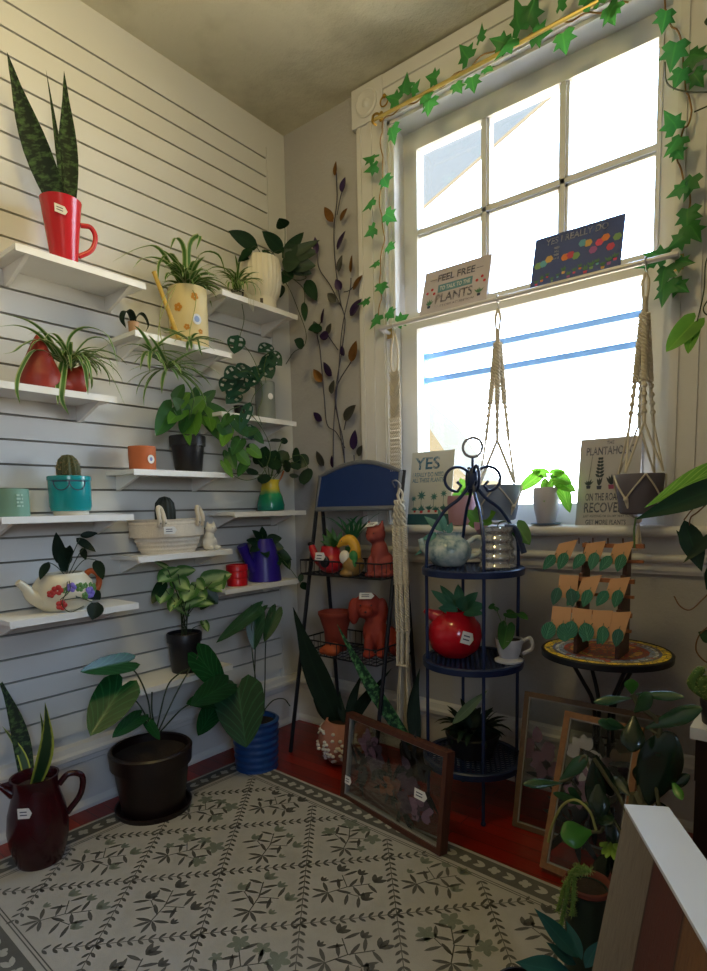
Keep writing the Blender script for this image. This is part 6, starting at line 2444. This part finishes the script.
def plant_hanger(label, px_, base_py, knot_py, rim_py, bot_py, w_px, pot_hex, pot_label, tail_py):
    x = W(px_, rim_py, 1, RYY).x
    k_ = mpp(V((x, RYY, 1.1)))
    zr, zb_ = W(px_, rim_py, 1, RYY).z, W(px_, bot_py, 1, RYY).z
    zk = W(px_, knot_py, 1, RYY).z
    rad = w_px * k_ / 2
    top = V((x, RYY, RZ - .030))
    g = T('macrame_hanger', label, 'plant hanger', V((x, RYY, RZ)), 'plant hangers on the white rail')
    hook_and_loop(g, x, CORD)
    m = MB()
    m.tube(spl([top, top + V((.009, 0, -.03)), top + V((.004, 0, -.075)), top + V((-.004, 0, -.075)), top + V((-.009, 0, -.03))], 5), .0042, 6, closed=True)
    twist(m, top + V((0, 0, -.07)), .05, .005, 4, 3, .004)
    m.build('wrapped_loop', CORD, g)
    z0 = top.z - .115
    m = MB()
    H_ = z0 - zr
    for i in range(4):
        a = R(25 + 90 * i)
        u = V((math.cos(a), math.sin(a), 0))
        p0 = V((x, RYY, z0)) + u * .006
        p1 = V((x, RYY, z0 - H_ * .42)) + u * (rad * .30)
        p2 = V((x, RYY, z0 - H_ * .68)) + u * (rad * .48)
        L1 = (p1 - p0).length
        ax = p1 - p0
        twist(m, p0, -ax.z, .006, 6, 3, .0046, V((ax.x, ax.y, 0)))
        for q in range(7):
            m.ball(p0 + (p2 - p0) * (.42 + .08 * q), .0082, seg=8, ring=6)
        m.tube([p1, p2], .0055, 6)
        for sgn in (-1, 1):
            b = a + sgn * R(45)
            v = V((math.cos(b), math.sin(b), 0))
            pr = V((x, RYY, zr + .004)) + v * (rad + .004)
            pm = V((x, RYY, zr - (zr - zb_) * .55)) + V((math.cos(a + sgn * R(90)) * 0, 0, 0)) + V((math.cos(b + 0), math.sin(b + 0), 0)) * (rad * .96 + .004)
            m.tube([p2, pr], .0034, 5)
    m.build('knotted_cords', CORD, g)
    m = MB()
    for i in range(4):
        a = R(70 + 90 * i)
        for sgn in (-1, 1):
            pts = []
            for q in range(7):
                f = q / 6
                b = a + sgn * R(45) * f * 0 + sgn * R(45) * (1 - f)
                zz = zr + (zb_ - zr) * (.02 + .6 * f)
                rr = rad * (1 - .06 * f) + .004
                pts.append(V((x + math.cos(b) * rr, RYY + math.sin(b) * rr, zz)))
            m.tube(pts, .0028, 5)
        rr = rad * .92 + .004
        pk = V((x + math.cos(a) * rr, RYY + math.sin(a) * rr, zr + (zb_ - zr) * .62))
        m.ball(pk, .0075, seg=8, ring=6)
        for q in (-.004, .004):
            m.tube(spl([pk + V((q, 0, 0)), V((x + math.cos(a) * rad * .74, RYY + math.sin(a) * rad * .74, zb_ + .012)), V((x + math.cos(a) * rad * .4, RYY + math.sin(a) * rad * .4, zb_ - .006)), V((x + q, RYY, zb_ - .014))], 4), .0028, 5)
    zt = W(px_, tail_py, 1, RYY).z
    if zt < zb_ - .03:
        rnd2 = random.Random(px_)
        m.ball(V((x, RYY, zb_ - .018)), .010, seg=10, ring=8)
        for q in range(12):
            m.tube([V((x, RYY, zb_ - .015)), V((x + rnd2.uniform(-.010, .010), RYY + rnd2.uniform(-.01, .01), zt + rnd2.uniform(-.01, .01)))], .0022, 4)
    m.build('pot_net', CORD, g)
    H = zr - zb_
    b = V((x, RYY, zb_))
    p_ = T('hanging_pot', pot_label, 'pot', b)
    pot(p_, 'pot_body', b, [(rad * .72, 0), (rad * .80, .004), (rad * .93, H * .5), (rad, H * .97), (rad * .97, H)], M(pot_hex, .6, var=.08), .005, .85, 32)
    return g, x


plant_hanger('cream macrame hanger in the window middle, its pot behind the etagere scrolls', 497, 320, 440, 485, 520, 46, '#7d8796', 'blue grey pot slung in the macrame hanger behind the etagere', 521)
plant_hanger('cream macrame hanger holding the charcoal pot before the PLANTAHOLIC sign', 640, 280, 430, 474, 514, 45, '#57515c', 'charcoal pot slung in the macrame hanger before the tall grey sign', 548)
# carved narrow macrame at the casing
x = W(395, 400, 1, RYY).x
t = T('macrame_hanger', 'narrow cream diamond patterned macrame hanging against the casing behind the chalkboard', 'macrame', V((x, RYY, RZ)))
hook_and_loop(t, x, CORD)
z1 = W(395, 372, 1, RYY).z
z2 = W(395, 418, 1, RYY).z
z3 = 1.10
mb = MB()
mb.tube(spl([V((x, RYY, RZ - .02)), V((x + .014, RYY, RZ - .08)), V((x + .016, RYY, z1 + .02)), V((x, RYY, z1)), V((x - .016, RYY, z1 + .02)), V((x - .014, RYY, RZ - .08))], 5), .004, 6, closed=True)
mb.build('loop', CORD, t)
mb = MB()
n = 9
for i in range(n):
    xx = x + (i - (n - 1) / 2) * .0052
    mb.tube([V((xx, RYY + .002, z1 + .004)), V((xx, RYY + .002, z2))], .0026, 5)
for j in range(5):
    za = z1 - j * (z1 - z2) / 5
    zz = za - (z1 - z2) / 5
    for q in range(2):
        mb.tube([V((x - .022, RYY - .003, za - .010 * q)), V((x, RYY - .006, (zz if j % 2 else za - .02) - .010 * q)), V((x + .022, RYY - .003, za - .010 * q))], .0032, 5)
mb.build('diamond_weave', CORD, t)
mb = MB()
for i in range(6):
    xx = x + (i - 2.5) * .008
    twist(mb, V((xx, RYY, z2)), z2 - z3, .004, 9, 2, .003)
mb.build('braided_cords', CORD, t)

# ---- pothos in a white pot on the sill, mauve pot behind the etagere
SILL = .9555
c = W(546, 522, 1, -.025)
c.z = SILL
k = mpp(c)
t = T('pothos_plant', 'sunlit pothos in a small tapered white pot on a saucer on the window sill', 'potted plant', c)
pot(t, 'pot_body', c + V((0, 0, .005)), [(8 * k, 0), (8.6 * k, .003), (11.5 * k, 14 * k), (13 * k, 26 * k), (12.6 * k, 34 * k), (12 * k, 36 * k)], M('#b9b3b6', .5, var=.06, name='pale_stoneware'), .004, .92, 30)
mb = MB()
mb.lathe([(9 * k, 0), (14 * k, .003), (15 * k, .008), (12 * k, .007), (.001, .005)], c, 28)
mb.build('saucer', M('#6d7f9a', .4), t)
mb = MB()
for b, e, w_, dv in (((538, 476), (517, 492), 15, -.03), ((546, 474), (531, 470), 11, .01), ((556, 476), (572, 484), 15, -.02), ((558, 482), (576, 492), 14, -.03), ((562, 486), (570, 513), 15, -.04), ((548, 482), (544, 502), 15, -.045), ((552, 474), (566, 472), 11, .0)):
    leafpx(mb, b, e, 1, c.y, w_, 'heart', dv)
mb.build('leaves', L_BACKLIT, t)
mb = MB()
for e in ((538, 477), (546, 475), (556, 477), (560, 484), (552, 475)):
    q = W(*e, 1, c.y - .01)
    mb.tube(spl([c + ZUP * (36 * k), (c + ZUP * (42 * k)) * .5 + q * .5 + V((0, 0, .012)), q], 4), .0016, 5)
mb.build('stem', STEM, t)
c = W(463, 524, 1, -.02)
c.z = SILL
k = mpp(c)
t = T('potted_vine', 'mauve pink pot with one broad leaf on the sill behind the etagere', 'potted plant', c)
pot(t, 'pot_body', c, [(13 * k, 0), (14 * k, .003), (15.5 * k, 24 * k), (15 * k, 29 * k)], M('#a8808e', .6, var=.08, name='mauve_pot'), .004, .9, 30)
mb = MB()
for b, e, w_, dv in (((462, 494), (450, 502), 14, -.02), ((468, 494), (460, 478), 13, .0), ((466, 494), (474, 486), 12, -.01)):
    leafpx(mb, b, e, 1, c.y - .01, w_, 'heart', dv)
mb.build('leaves', L_BRIGHT, t)

# ================================================================== NEAR THE VIEWER, BY THE OTHER END OF THE WINDOW
PW = NT('reclaimed_planks')
_b = PW.bsdf(None, .65)
_sp = PW.n('ShaderNodeSeparateXYZ')
_uv = PW.n('ShaderNodeUVMap').outputs[0]
PW.l(_uv, _sp.inputs[0])
_st = PW.ramp(_sp.outputs[0], [(0, lin('#7d7468')), (.235, lin('#6f6456')), (.24, lin('#24120c')), (.25, lin('#4d2216')), (.42, lin('#552617')), (.425, lin('#24120c')), (.435, lin('#6b4827')), (.66, lin('#7a5430')), (.665, lin('#24120c')), (.675, lin('#55402f'))], 'LINEAR')
_g = PW.noise(9, 6, .7, vec=_uv, stretch=(26, 1.4, 1))
PW.l(PW.mix(_st, lin('#3a2a1f'), PW.ramp(_g, [(.45, 0.0), (.8, .75)])), _b.inputs['Base Color'])
PW.bump(_g, _b, .25, .004)
PW.l(_b.outputs[0], PW.out.inputs[0])
A = W(625.5, 808, 2, .5)
d_ = V((.487, -.873, 0)).normalized()
e_ = V((.873, .487, 0)).normalized()
foot = W(553, 1160, 2, 0)
lean = V((foot.x - A.x, foot.y - A.y, -.5))
Lp, Wp = .62, .068
t = T('plank_stand', 'slanted stand of mixed reclaimed planks with a glossy white top edge', 'display stand', V((foot.x, foot.y, 0)) + d_ * Lp / 2)
mb = MB()
q = [A, A + d_ * Lp, A + d_ * Lp + lean, A + lean]
nvec = e_ * (Wp * .98)
vs = q + [p + nvec for p in q]
uvs = [(0, 1), (1, 1), (1, 0), (0, 0)] * 2
mb.add(vs, [(0, 3, 2, 1), (4, 5, 6, 7), (0, 4, 7, 3), (1, 2, 6, 5), (3, 7, 6, 2)], uvs)
mb.build('plank_face', PW.mat, t, False)
mb = MB()
mb.prism([A - d_ * .002 - e_ * .002, A + d_ * Lp - e_ * .002, A + d_ * Lp + e_ * (Wp + .002), A - d_ * .002 + e_ * (Wp + .002)], (0, 0, .006))
mb.build('white_top_edge', M('#d9dde6', .25, var=.02, name='glossy_white'), t, False)

P0 = W(690, 727, 2, .55)
t = T('plant_table', 'low dark brown table with a white top by the window wall', 'table', (P0.x + .2, P0.y + .17, 0))
mb = MB()
mb.box((P0.x, P0.y, .525), (P0.x + .42, P0.y + .33, .55))
mb.build('tabletop', M('#d9dde6', .3, var=.02, name='glossy_white_top'), t, False)
DKB = woodmat('dark_brown_wood', '#2e1a12', '#21120c', (1, 1, 10))
mb = MB()
mb.box((P0.x + .01, P0.y + .01, .43), (P0.x + .41, P0.y + .32, .5245))
mb.build('apron_box', DKB, t, False)
for x in (P0.x + .012, P0.x + .368):
    for y in (P0.y + .012, P0.y + .278):
        mb = MB()
        mb.box((x, y, 0), (x + .04, y + .04, .4295))
        mb.build('leg', DKB, t, False)

# ---- large leaved plant on that table
c = V((P0.x + .16, P0.y + .14, .5515))
t = T('elephant_ear_plant', 'large leaved plant on the white topped table, leaves arching across the window sill end', 'potted plant', c)
pot(t, 'pot_body', c, [(.075, 0), (.08, .003), (.10, .15), (.105, .155), (.105, .17)], BLACKPOT, .005, .9, 32)
yl = -.50
mb = MB()
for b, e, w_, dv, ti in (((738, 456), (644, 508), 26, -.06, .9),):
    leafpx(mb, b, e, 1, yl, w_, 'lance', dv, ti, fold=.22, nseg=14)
mb.build('backlit_tone_leaf', L_BACKLIT, t)  # backlight painted in as a brighter green than its neighbours
mb = MB()
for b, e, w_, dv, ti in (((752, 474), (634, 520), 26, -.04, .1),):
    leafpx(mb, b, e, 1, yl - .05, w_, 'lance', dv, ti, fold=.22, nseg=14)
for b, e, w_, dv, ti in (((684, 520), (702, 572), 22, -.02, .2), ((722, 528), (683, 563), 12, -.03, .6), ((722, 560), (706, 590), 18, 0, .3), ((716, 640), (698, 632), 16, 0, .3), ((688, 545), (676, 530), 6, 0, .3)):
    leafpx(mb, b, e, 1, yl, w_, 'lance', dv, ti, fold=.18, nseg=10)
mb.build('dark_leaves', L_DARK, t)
mb = MB()
top = c + ZUP * .155
for pts in ([(735, 462, 0)], [(745, 478, -.05)], [(722, 528, 0)]):
    q = wpts(pts, 1, yl)[0]
    mb.tube(spl([top, top * .5 + q * .5 + V((.05, 0, .05)), q], 6), .005, 7)
mb.tube(spl([W(636, 517, 1, yl - .09), W(634, 530, 1, yl - .09), W(634.5, 548, 1, yl - .09)], 4), .0022, 5)
mb.build('stem', STEM, t)
mb = MB()
for pts in ([(674, 596), (680, 606), (690, 610), (702, 600), (712, 590)], [(715, 622), (700, 634), (696, 650), (706, 662), (716, 662)], [(684, 520), (694, 508), (704, 505), (715, 500)], [(690, 545), (690, 520), (698, 512), (716, 496)]):
    mb = MB()
    mb.tube(spl(wpts(pts, 1, yl), 6), .0017, 5)
    mb.build('tendril', STEM_BROWN, t)

# ---- vine let down from above
yv = -.30
t = T('hanging_vine', 'wiry vine hanging in front of the outer casing with one bright lime leaf', 'plant', W(697, 262, 1, yv))
mb = MB()
for pts in ([(740, 200), (716, 244), (706, 262), (704, 290), (698, 318), (695, 328)], [(665, 62), (666, 80), (673, 88), (690, 92), (712, 92), (740, 92)], [(740, 90), (712, 104), (694, 112)], [(740, 262), (708, 300), (704, 312), (714, 318)]):
    mb = MB()
    mb.tube(spl(wpts(pts, 1, yv), 6), .0018, 6)
    mb.build('stem', STEM_DARK, t)
mb = MB()
leafpx(mb, (694, 322), (666, 352), 1, yv, 27, 'heart', -.03, .5, fold=.3)
leafpx(mb, (694, 328), (688, 354), 1, yv, 16, 'heart', -.03, .2, fold=.3)
mb.build('lime_leaf', L_BRIGHT, t)
mb = MB()
for b, e, w_ in (((712, 20), (704, 22), 10), ((716, 300), (706, 302), 9)):
    leafpx(mb, b, e, 1, yv, w_, 'heart')
mb.build('dark_leaf', L_DARK, t)

# ---- furry cactus trailing over the table edge
c = V((P0.x + .045, P0.y + .05, .5515))
t = T('trailing_cactus', 'small fuzzy green trailing cactus at the corner of the white topped table', 'potted plant', c)
pot(t, 'pot_body', c, [(.028, 0), (.03, .002), (.036, .05), (.034, .053)], BLACKPOT, .003, .9, 24)
mb = MB()
sp_m = MB()
rnd = random.Random(6)
for pts in ([(694, 700), (693, 686), (697, 674), (704, 668)], [(698, 702), (702, 686), (707, 676)], [(702, 702), (708, 690), (712, 684)]):
    cp = spl([c + ZUP * .045] + wpts(pts[1:], 1, c.y - .01), 5)
    mb.tube(cp, [.010] * (len(cp) - 2) + [.008, .003], 9)
    for p in cp:
        for q in range(9):
            dd = V((rnd.uniform(-1, 1), rnd.uniform(-1, 1), rnd.uniform(-1, 1))).normalized()
            sp_m.tube([p + dd * .008, p + dd * .015], [.0007, .0003], 3)
mb.build('cactus_stem', M('#4a6a2c', .7, var=.25), t)
sp_m.build('spines', M('#a0a860', .7, var=0), t)

# ---- thick leaved succulent in the gap before the pictures
yj = -.72
c = V((1.80, -.80, 0))
t = T('jade_plant', 'tall paddle leaved succulent in front of the leaning flower pictures', 'potted plant', c)
pot(t, 'pot_body', c, [(.07, 0), (.074, .003), (.09, .15), (.096, .152), (.098, .18), (.094, .183)], TERRA_RED, .006, .9, 32)
TH = MB()


def padpx(m, b, e, wpx, dv=0.0, thick=.28, ti=.4):
    """thick succulent leaf"""
    B, E = W(b[0], b[1], 1, yj), W(e[0], e[1], 1, yj + dv)
    d = E - B
    L = d.length
    n = ((CAM - B).normalized() + ZUP * ti).normalized()
    x = d.normalized()
    z = (n - x * n.dot(x)).normalized()
    y = z.cross(x)
    w_ = wpx * mpp(B) / 2
    vs, fs = [], []
    N, K = 18, 10
    for i in range(N + 1):
        f = 1 - (1 - i / N) ** 1.6
        r_ = w_ * max(.06, PROF['paddle'](f))
        for j in range(K):
            a = 2 * math.pi * j / K
            vs.append(B + x * (L * f) + y * (r_ * math.cos(a)) + z * (r_ * thick * math.sin(a)))
    for i in range(N):
        for j in range(K):
            j2 = (j + 1) % K
            fs.append((i * K + j, i * K + j2, (i + 1) * K + j2, (i + 1) * K + j))
    fs.append(tuple(range(K))[::-1])
    fs.append(tuple(N * K + j for j in range(K)))
    m.add(vs, fs)


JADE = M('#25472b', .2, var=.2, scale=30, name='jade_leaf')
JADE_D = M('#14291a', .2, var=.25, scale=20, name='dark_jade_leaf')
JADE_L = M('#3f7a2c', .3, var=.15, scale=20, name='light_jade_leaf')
mb = MB()
for b, e, w_, dv in (((632, 698), (594, 702), 10, -.03), ((636, 694), (684, 697), 10, -.02), ((634, 712), (652, 694), 16, -.03), ((624, 728), (598, 722), 12, -.05), ((626, 728), (606, 720), 9, -.04), ((563, 783), (523, 784), 10, -.05), ((560, 780), (588, 756), 14, .0), ((582, 800), (568, 788), 9, -.03), ((590, 806), (553, 793), 9, -.06), ((646, 728), (702, 708), 18, -.01)):
    padpx(mb, b, e, w_, dv)
mb.build('blade_leaves', JADE, t)
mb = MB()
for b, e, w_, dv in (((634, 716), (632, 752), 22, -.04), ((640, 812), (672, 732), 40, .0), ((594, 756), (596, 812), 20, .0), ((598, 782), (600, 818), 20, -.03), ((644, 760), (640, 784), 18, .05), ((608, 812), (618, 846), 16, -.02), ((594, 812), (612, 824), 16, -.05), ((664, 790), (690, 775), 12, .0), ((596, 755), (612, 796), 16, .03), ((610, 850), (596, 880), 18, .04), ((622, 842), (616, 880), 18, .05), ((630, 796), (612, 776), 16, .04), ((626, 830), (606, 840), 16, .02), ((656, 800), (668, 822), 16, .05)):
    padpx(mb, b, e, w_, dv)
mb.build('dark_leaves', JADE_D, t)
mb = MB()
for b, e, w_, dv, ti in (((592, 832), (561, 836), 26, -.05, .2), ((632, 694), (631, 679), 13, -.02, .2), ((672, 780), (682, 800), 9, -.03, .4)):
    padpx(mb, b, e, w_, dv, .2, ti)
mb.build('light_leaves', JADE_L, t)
mb = MB()
top = c + ZUP * .17
for pts, rr in (([(640, 800), (632, 820)], .012), ([(612, 818), (590, 770), (584, 756), (572, 776), (560, 782)], .004), ([(626, 810), (608, 780), (594, 758)], .0045), ([(640, 790), (660, 730), (640, 706), (632, 694)], .0055), ([(618, 830), (600, 812), (585, 802)], .004), ([(612, 836), (600, 832), (592, 832)], .004), ([(655, 775), (668, 745), (650, 728)], .004)):
    mb.tube(spl([top] + wpts(pts, 1, yj), 6), rr, 7)
mb.build('stem', M('#4d4a2c', .6, var=.3, name='woody_green_stem'), t)
mb = MB()
mb.tube(spl(wpts([(596, 830), (590, 812), (576, 800), (562, 806), (552, 826), (548, 842)], 1, yj - .05), 6), .003, 6)
mb.build('dry_stem', M('#8a8a4a', .7, var=.3), t)
mb = MB()
for b, e in (((612, 842), (602, 854)), ((612, 840), (606, 858)), ((614, 842), (614, 860)), ((608, 842), (600, 846)), ((612, 838), (620, 852))):
    padpx(mb, b, e, 6, -.05)
mb.build('small_leaves', M('#7a9a3a', .5, var=.15), t)

# ---- terracotta rimmed pot with hanging stems
c = V((1.615, -.80, .0085))
k = mpp(c + V((0, 0, .15)))
rimp = W(588, 882, 1, c.y)
H = rimp.z - c.z
c.x = rimp.x
t = T('trailing_succulent', 'dark green pot with a terracotta rim and stems hanging over its lip', 'potted plant', c)
pot(t, 'pot_body', c, [(.042, 0), (.045, .003), (.046, H * .93), (.048, H * .94)], M('#16281c', .5, var=.2), .005, .97, 30)
mb = MB()
mb.lathe([(.047, H * .95), (.050, H * .955), (.050, H), (.046, H + .002), (.042, H - .004), (.042, H * .92), (.047, H * .95)], c, 32, cap=False)
mb.build('pot_rim', M('#6b3020', .7, var=.2), t)
mb = MB()
sp_m = MB()
rnd = random.Random(9)
for pts in ([(586, 872), (572, 872), (566, 900), (560, 930)], [(588, 870), (576, 868), (574, 890), (572, 915)], [(590, 870), (568, 880), (558, 910)]):
    cp = spl([W(x_, y_, 1, c.y - .055) for x_, y_ in pts], 6)
    mb.tube(cp, .0045, 7)
    for p in cp:
        for q in range(10):
            dd = V((rnd.uniform(-1, 1), rnd.uniform(-1, 1), rnd.uniform(-1, 1))).normalized()
            sp_m.tube([p, p + dd * .011], [.001, .0005], 3)
mb.build('hanging_stems', M('#5a7a34', .7, var=.25), t)
sp_m.build('fuzz', M('#7a8f4a', .7, var=0), t)

# ---- blue green bladed plant at the lower edge
c = V((1.575, -1.04, .0085))
t = T('bladed_plant', 'blue green bladed plant in a dark pot on the rug beside the plank stand', 'potted plant', c)
pot(t, 'pot_body', c, [(.045, 0), (.048, .003), (.060, .10), (.058, .104)], BLACKPOT, .004, .9, 28)
ym = -1.04
mb = MB()
for b, e, w_, dv in (((578, 958), (534, 908), 19, -.02), ((576, 965), (546, 942), 12, -.04), ((572, 975), (515, 962), 24, -.05), ((582, 960), (566, 920), 12, .02), ((585, 968), (600, 940), 13, .02)):
    leafpx(mb, b, e, 1, ym, w_, 'lance', dv, .6, fold=.18, nseg=10)
mb.build('leaves', leafmat('leaf_blue_green_blade', '#1c4a52', '#2f6a6f', transl=.1, rough=.3), t)
# light settings
GROUND, SKY_H, SKY_M, SKY_T = (.80, .70, .50), (.86, .94, 1), (.45, .68, 1), (.32, .58, 1)
SKY_STRENGTH, EXPOSURE = 17.0, 0.0
LAMP, ASSUMED_LAMP_W, ASSUMED_LAMP_COL = (1.1, -1.45, 2.5), 17, (1, .80, .32)  # assumed warm lamp out of view overhead: position, power, colour
# ================================================================== LIGHT
w = bpy.data.worlds.new('sky')
scene.world = w
w.use_nodes = True
nt = w.node_tree
nt.nodes.clear()
out = nt.nodes.new('ShaderNodeOutputWorld')
bg = nt.nodes.new('ShaderNodeBackground')
tc = nt.nodes.new('ShaderNodeTexCoord')
sp = nt.nodes.new('ShaderNodeSeparateXYZ')
rp = nt.nodes.new('ShaderNodeValToRGB')
mp = nt.nodes.new('ShaderNodeMapRange')
mp.inputs[1].default_value = -1
mp.inputs[2].default_value = 1
nt.links.new(tc.outputs['Generated'], sp.inputs[0])
nt.links.new(sp.outputs[2], mp.inputs[0])
nt.links.new(mp.outputs[0], rp.inputs[0])
e = rp.color_ramp.elements
e[0].position, e[0].color = .0, (*GROUND, 1)
e[1].position, e[1].color = .49, (*GROUND, 1)
for p_, c_ in ((.505, SKY_H), (.7, SKY_M), (1.0, SKY_T)):
    k = e.new(p_)
    k.color = (*c_, 1)
nt.links.new(rp.outputs[0], bg.inputs[0])
bg.inputs[1].default_value = SKY_STRENGTH
nt.links.new(bg.outputs[0], out.inputs[0])
pl = bpy.data.lights.new('window_portal', 'AREA')
pl.shape = 'RECTANGLE'
pl.size, pl.size_y = OX1 - OX0, OZ1 - OZ0
pl.cycles.is_portal = True
po = bpy.data.objects.new('window_portal', pl)
COL.objects.link(po)
po.location = ((OX0 + OX1) / 2, .24, (OZ0 + OZ1) / 2)
po.rotation_euler = (R(-90), 0, 0)

pl2 = bpy.data.lights.new('fill_window_portal', 'AREA')
pl2.shape = 'RECTANGLE'
pl2.size, pl2.size_y = SY1 - SY0, SZ1 - SZ0
pl2.cycles.is_portal = True
po2 = bpy.data.objects.new('fill_window_portal', pl2)
COL.objects.link(po2)
po2.location = (RX1 + .09, (SY0 + SY1) / 2, (SZ0 + SZ1) / 2)
po2.rotation_euler = (R(90), 0, R(90))

# assumed ceiling fixture, unseen overhead, added to warm the upper walls and ceiling
ct = T('assumed_ceiling_light', 'assumed round frosted ceiling fixture, out of view overhead', 'assumed lamp', (LAMP[0], LAMP[1], CEIL))
m = MB()
m.lathe([(.17, 0), (.17, -.03), (.16, -.035), (.001, -.035)], (LAMP[0], LAMP[1], CEIL), 32)
m.build('assumed_fixture_base', M('#cfcac0', .4, var=.03), ct)
ld = bpy.data.lights.new('assumed_ceiling_lamp_light', 'POINT')  # light of the assumed fixture
ld.energy = ASSUMED_LAMP_W
ld.color = ASSUMED_LAMP_COL
ld.shadow_soft_size = .12
lo_ = bpy.data.objects.new('assumed_ceiling_lamp_light', ld)
COL.objects.link(lo_)
lo_.location = (LAMP[0], LAMP[1], LAMP[2])

vs_ = scene.view_settings
vs_.view_transform = 'Standard'
vs_.look = 'None'
vs_.exposure = EXPOSURE
vs_.gamma = 1
vs_.use_curve_mapping = False
scene.display_settings.display_device = 'sRGB'
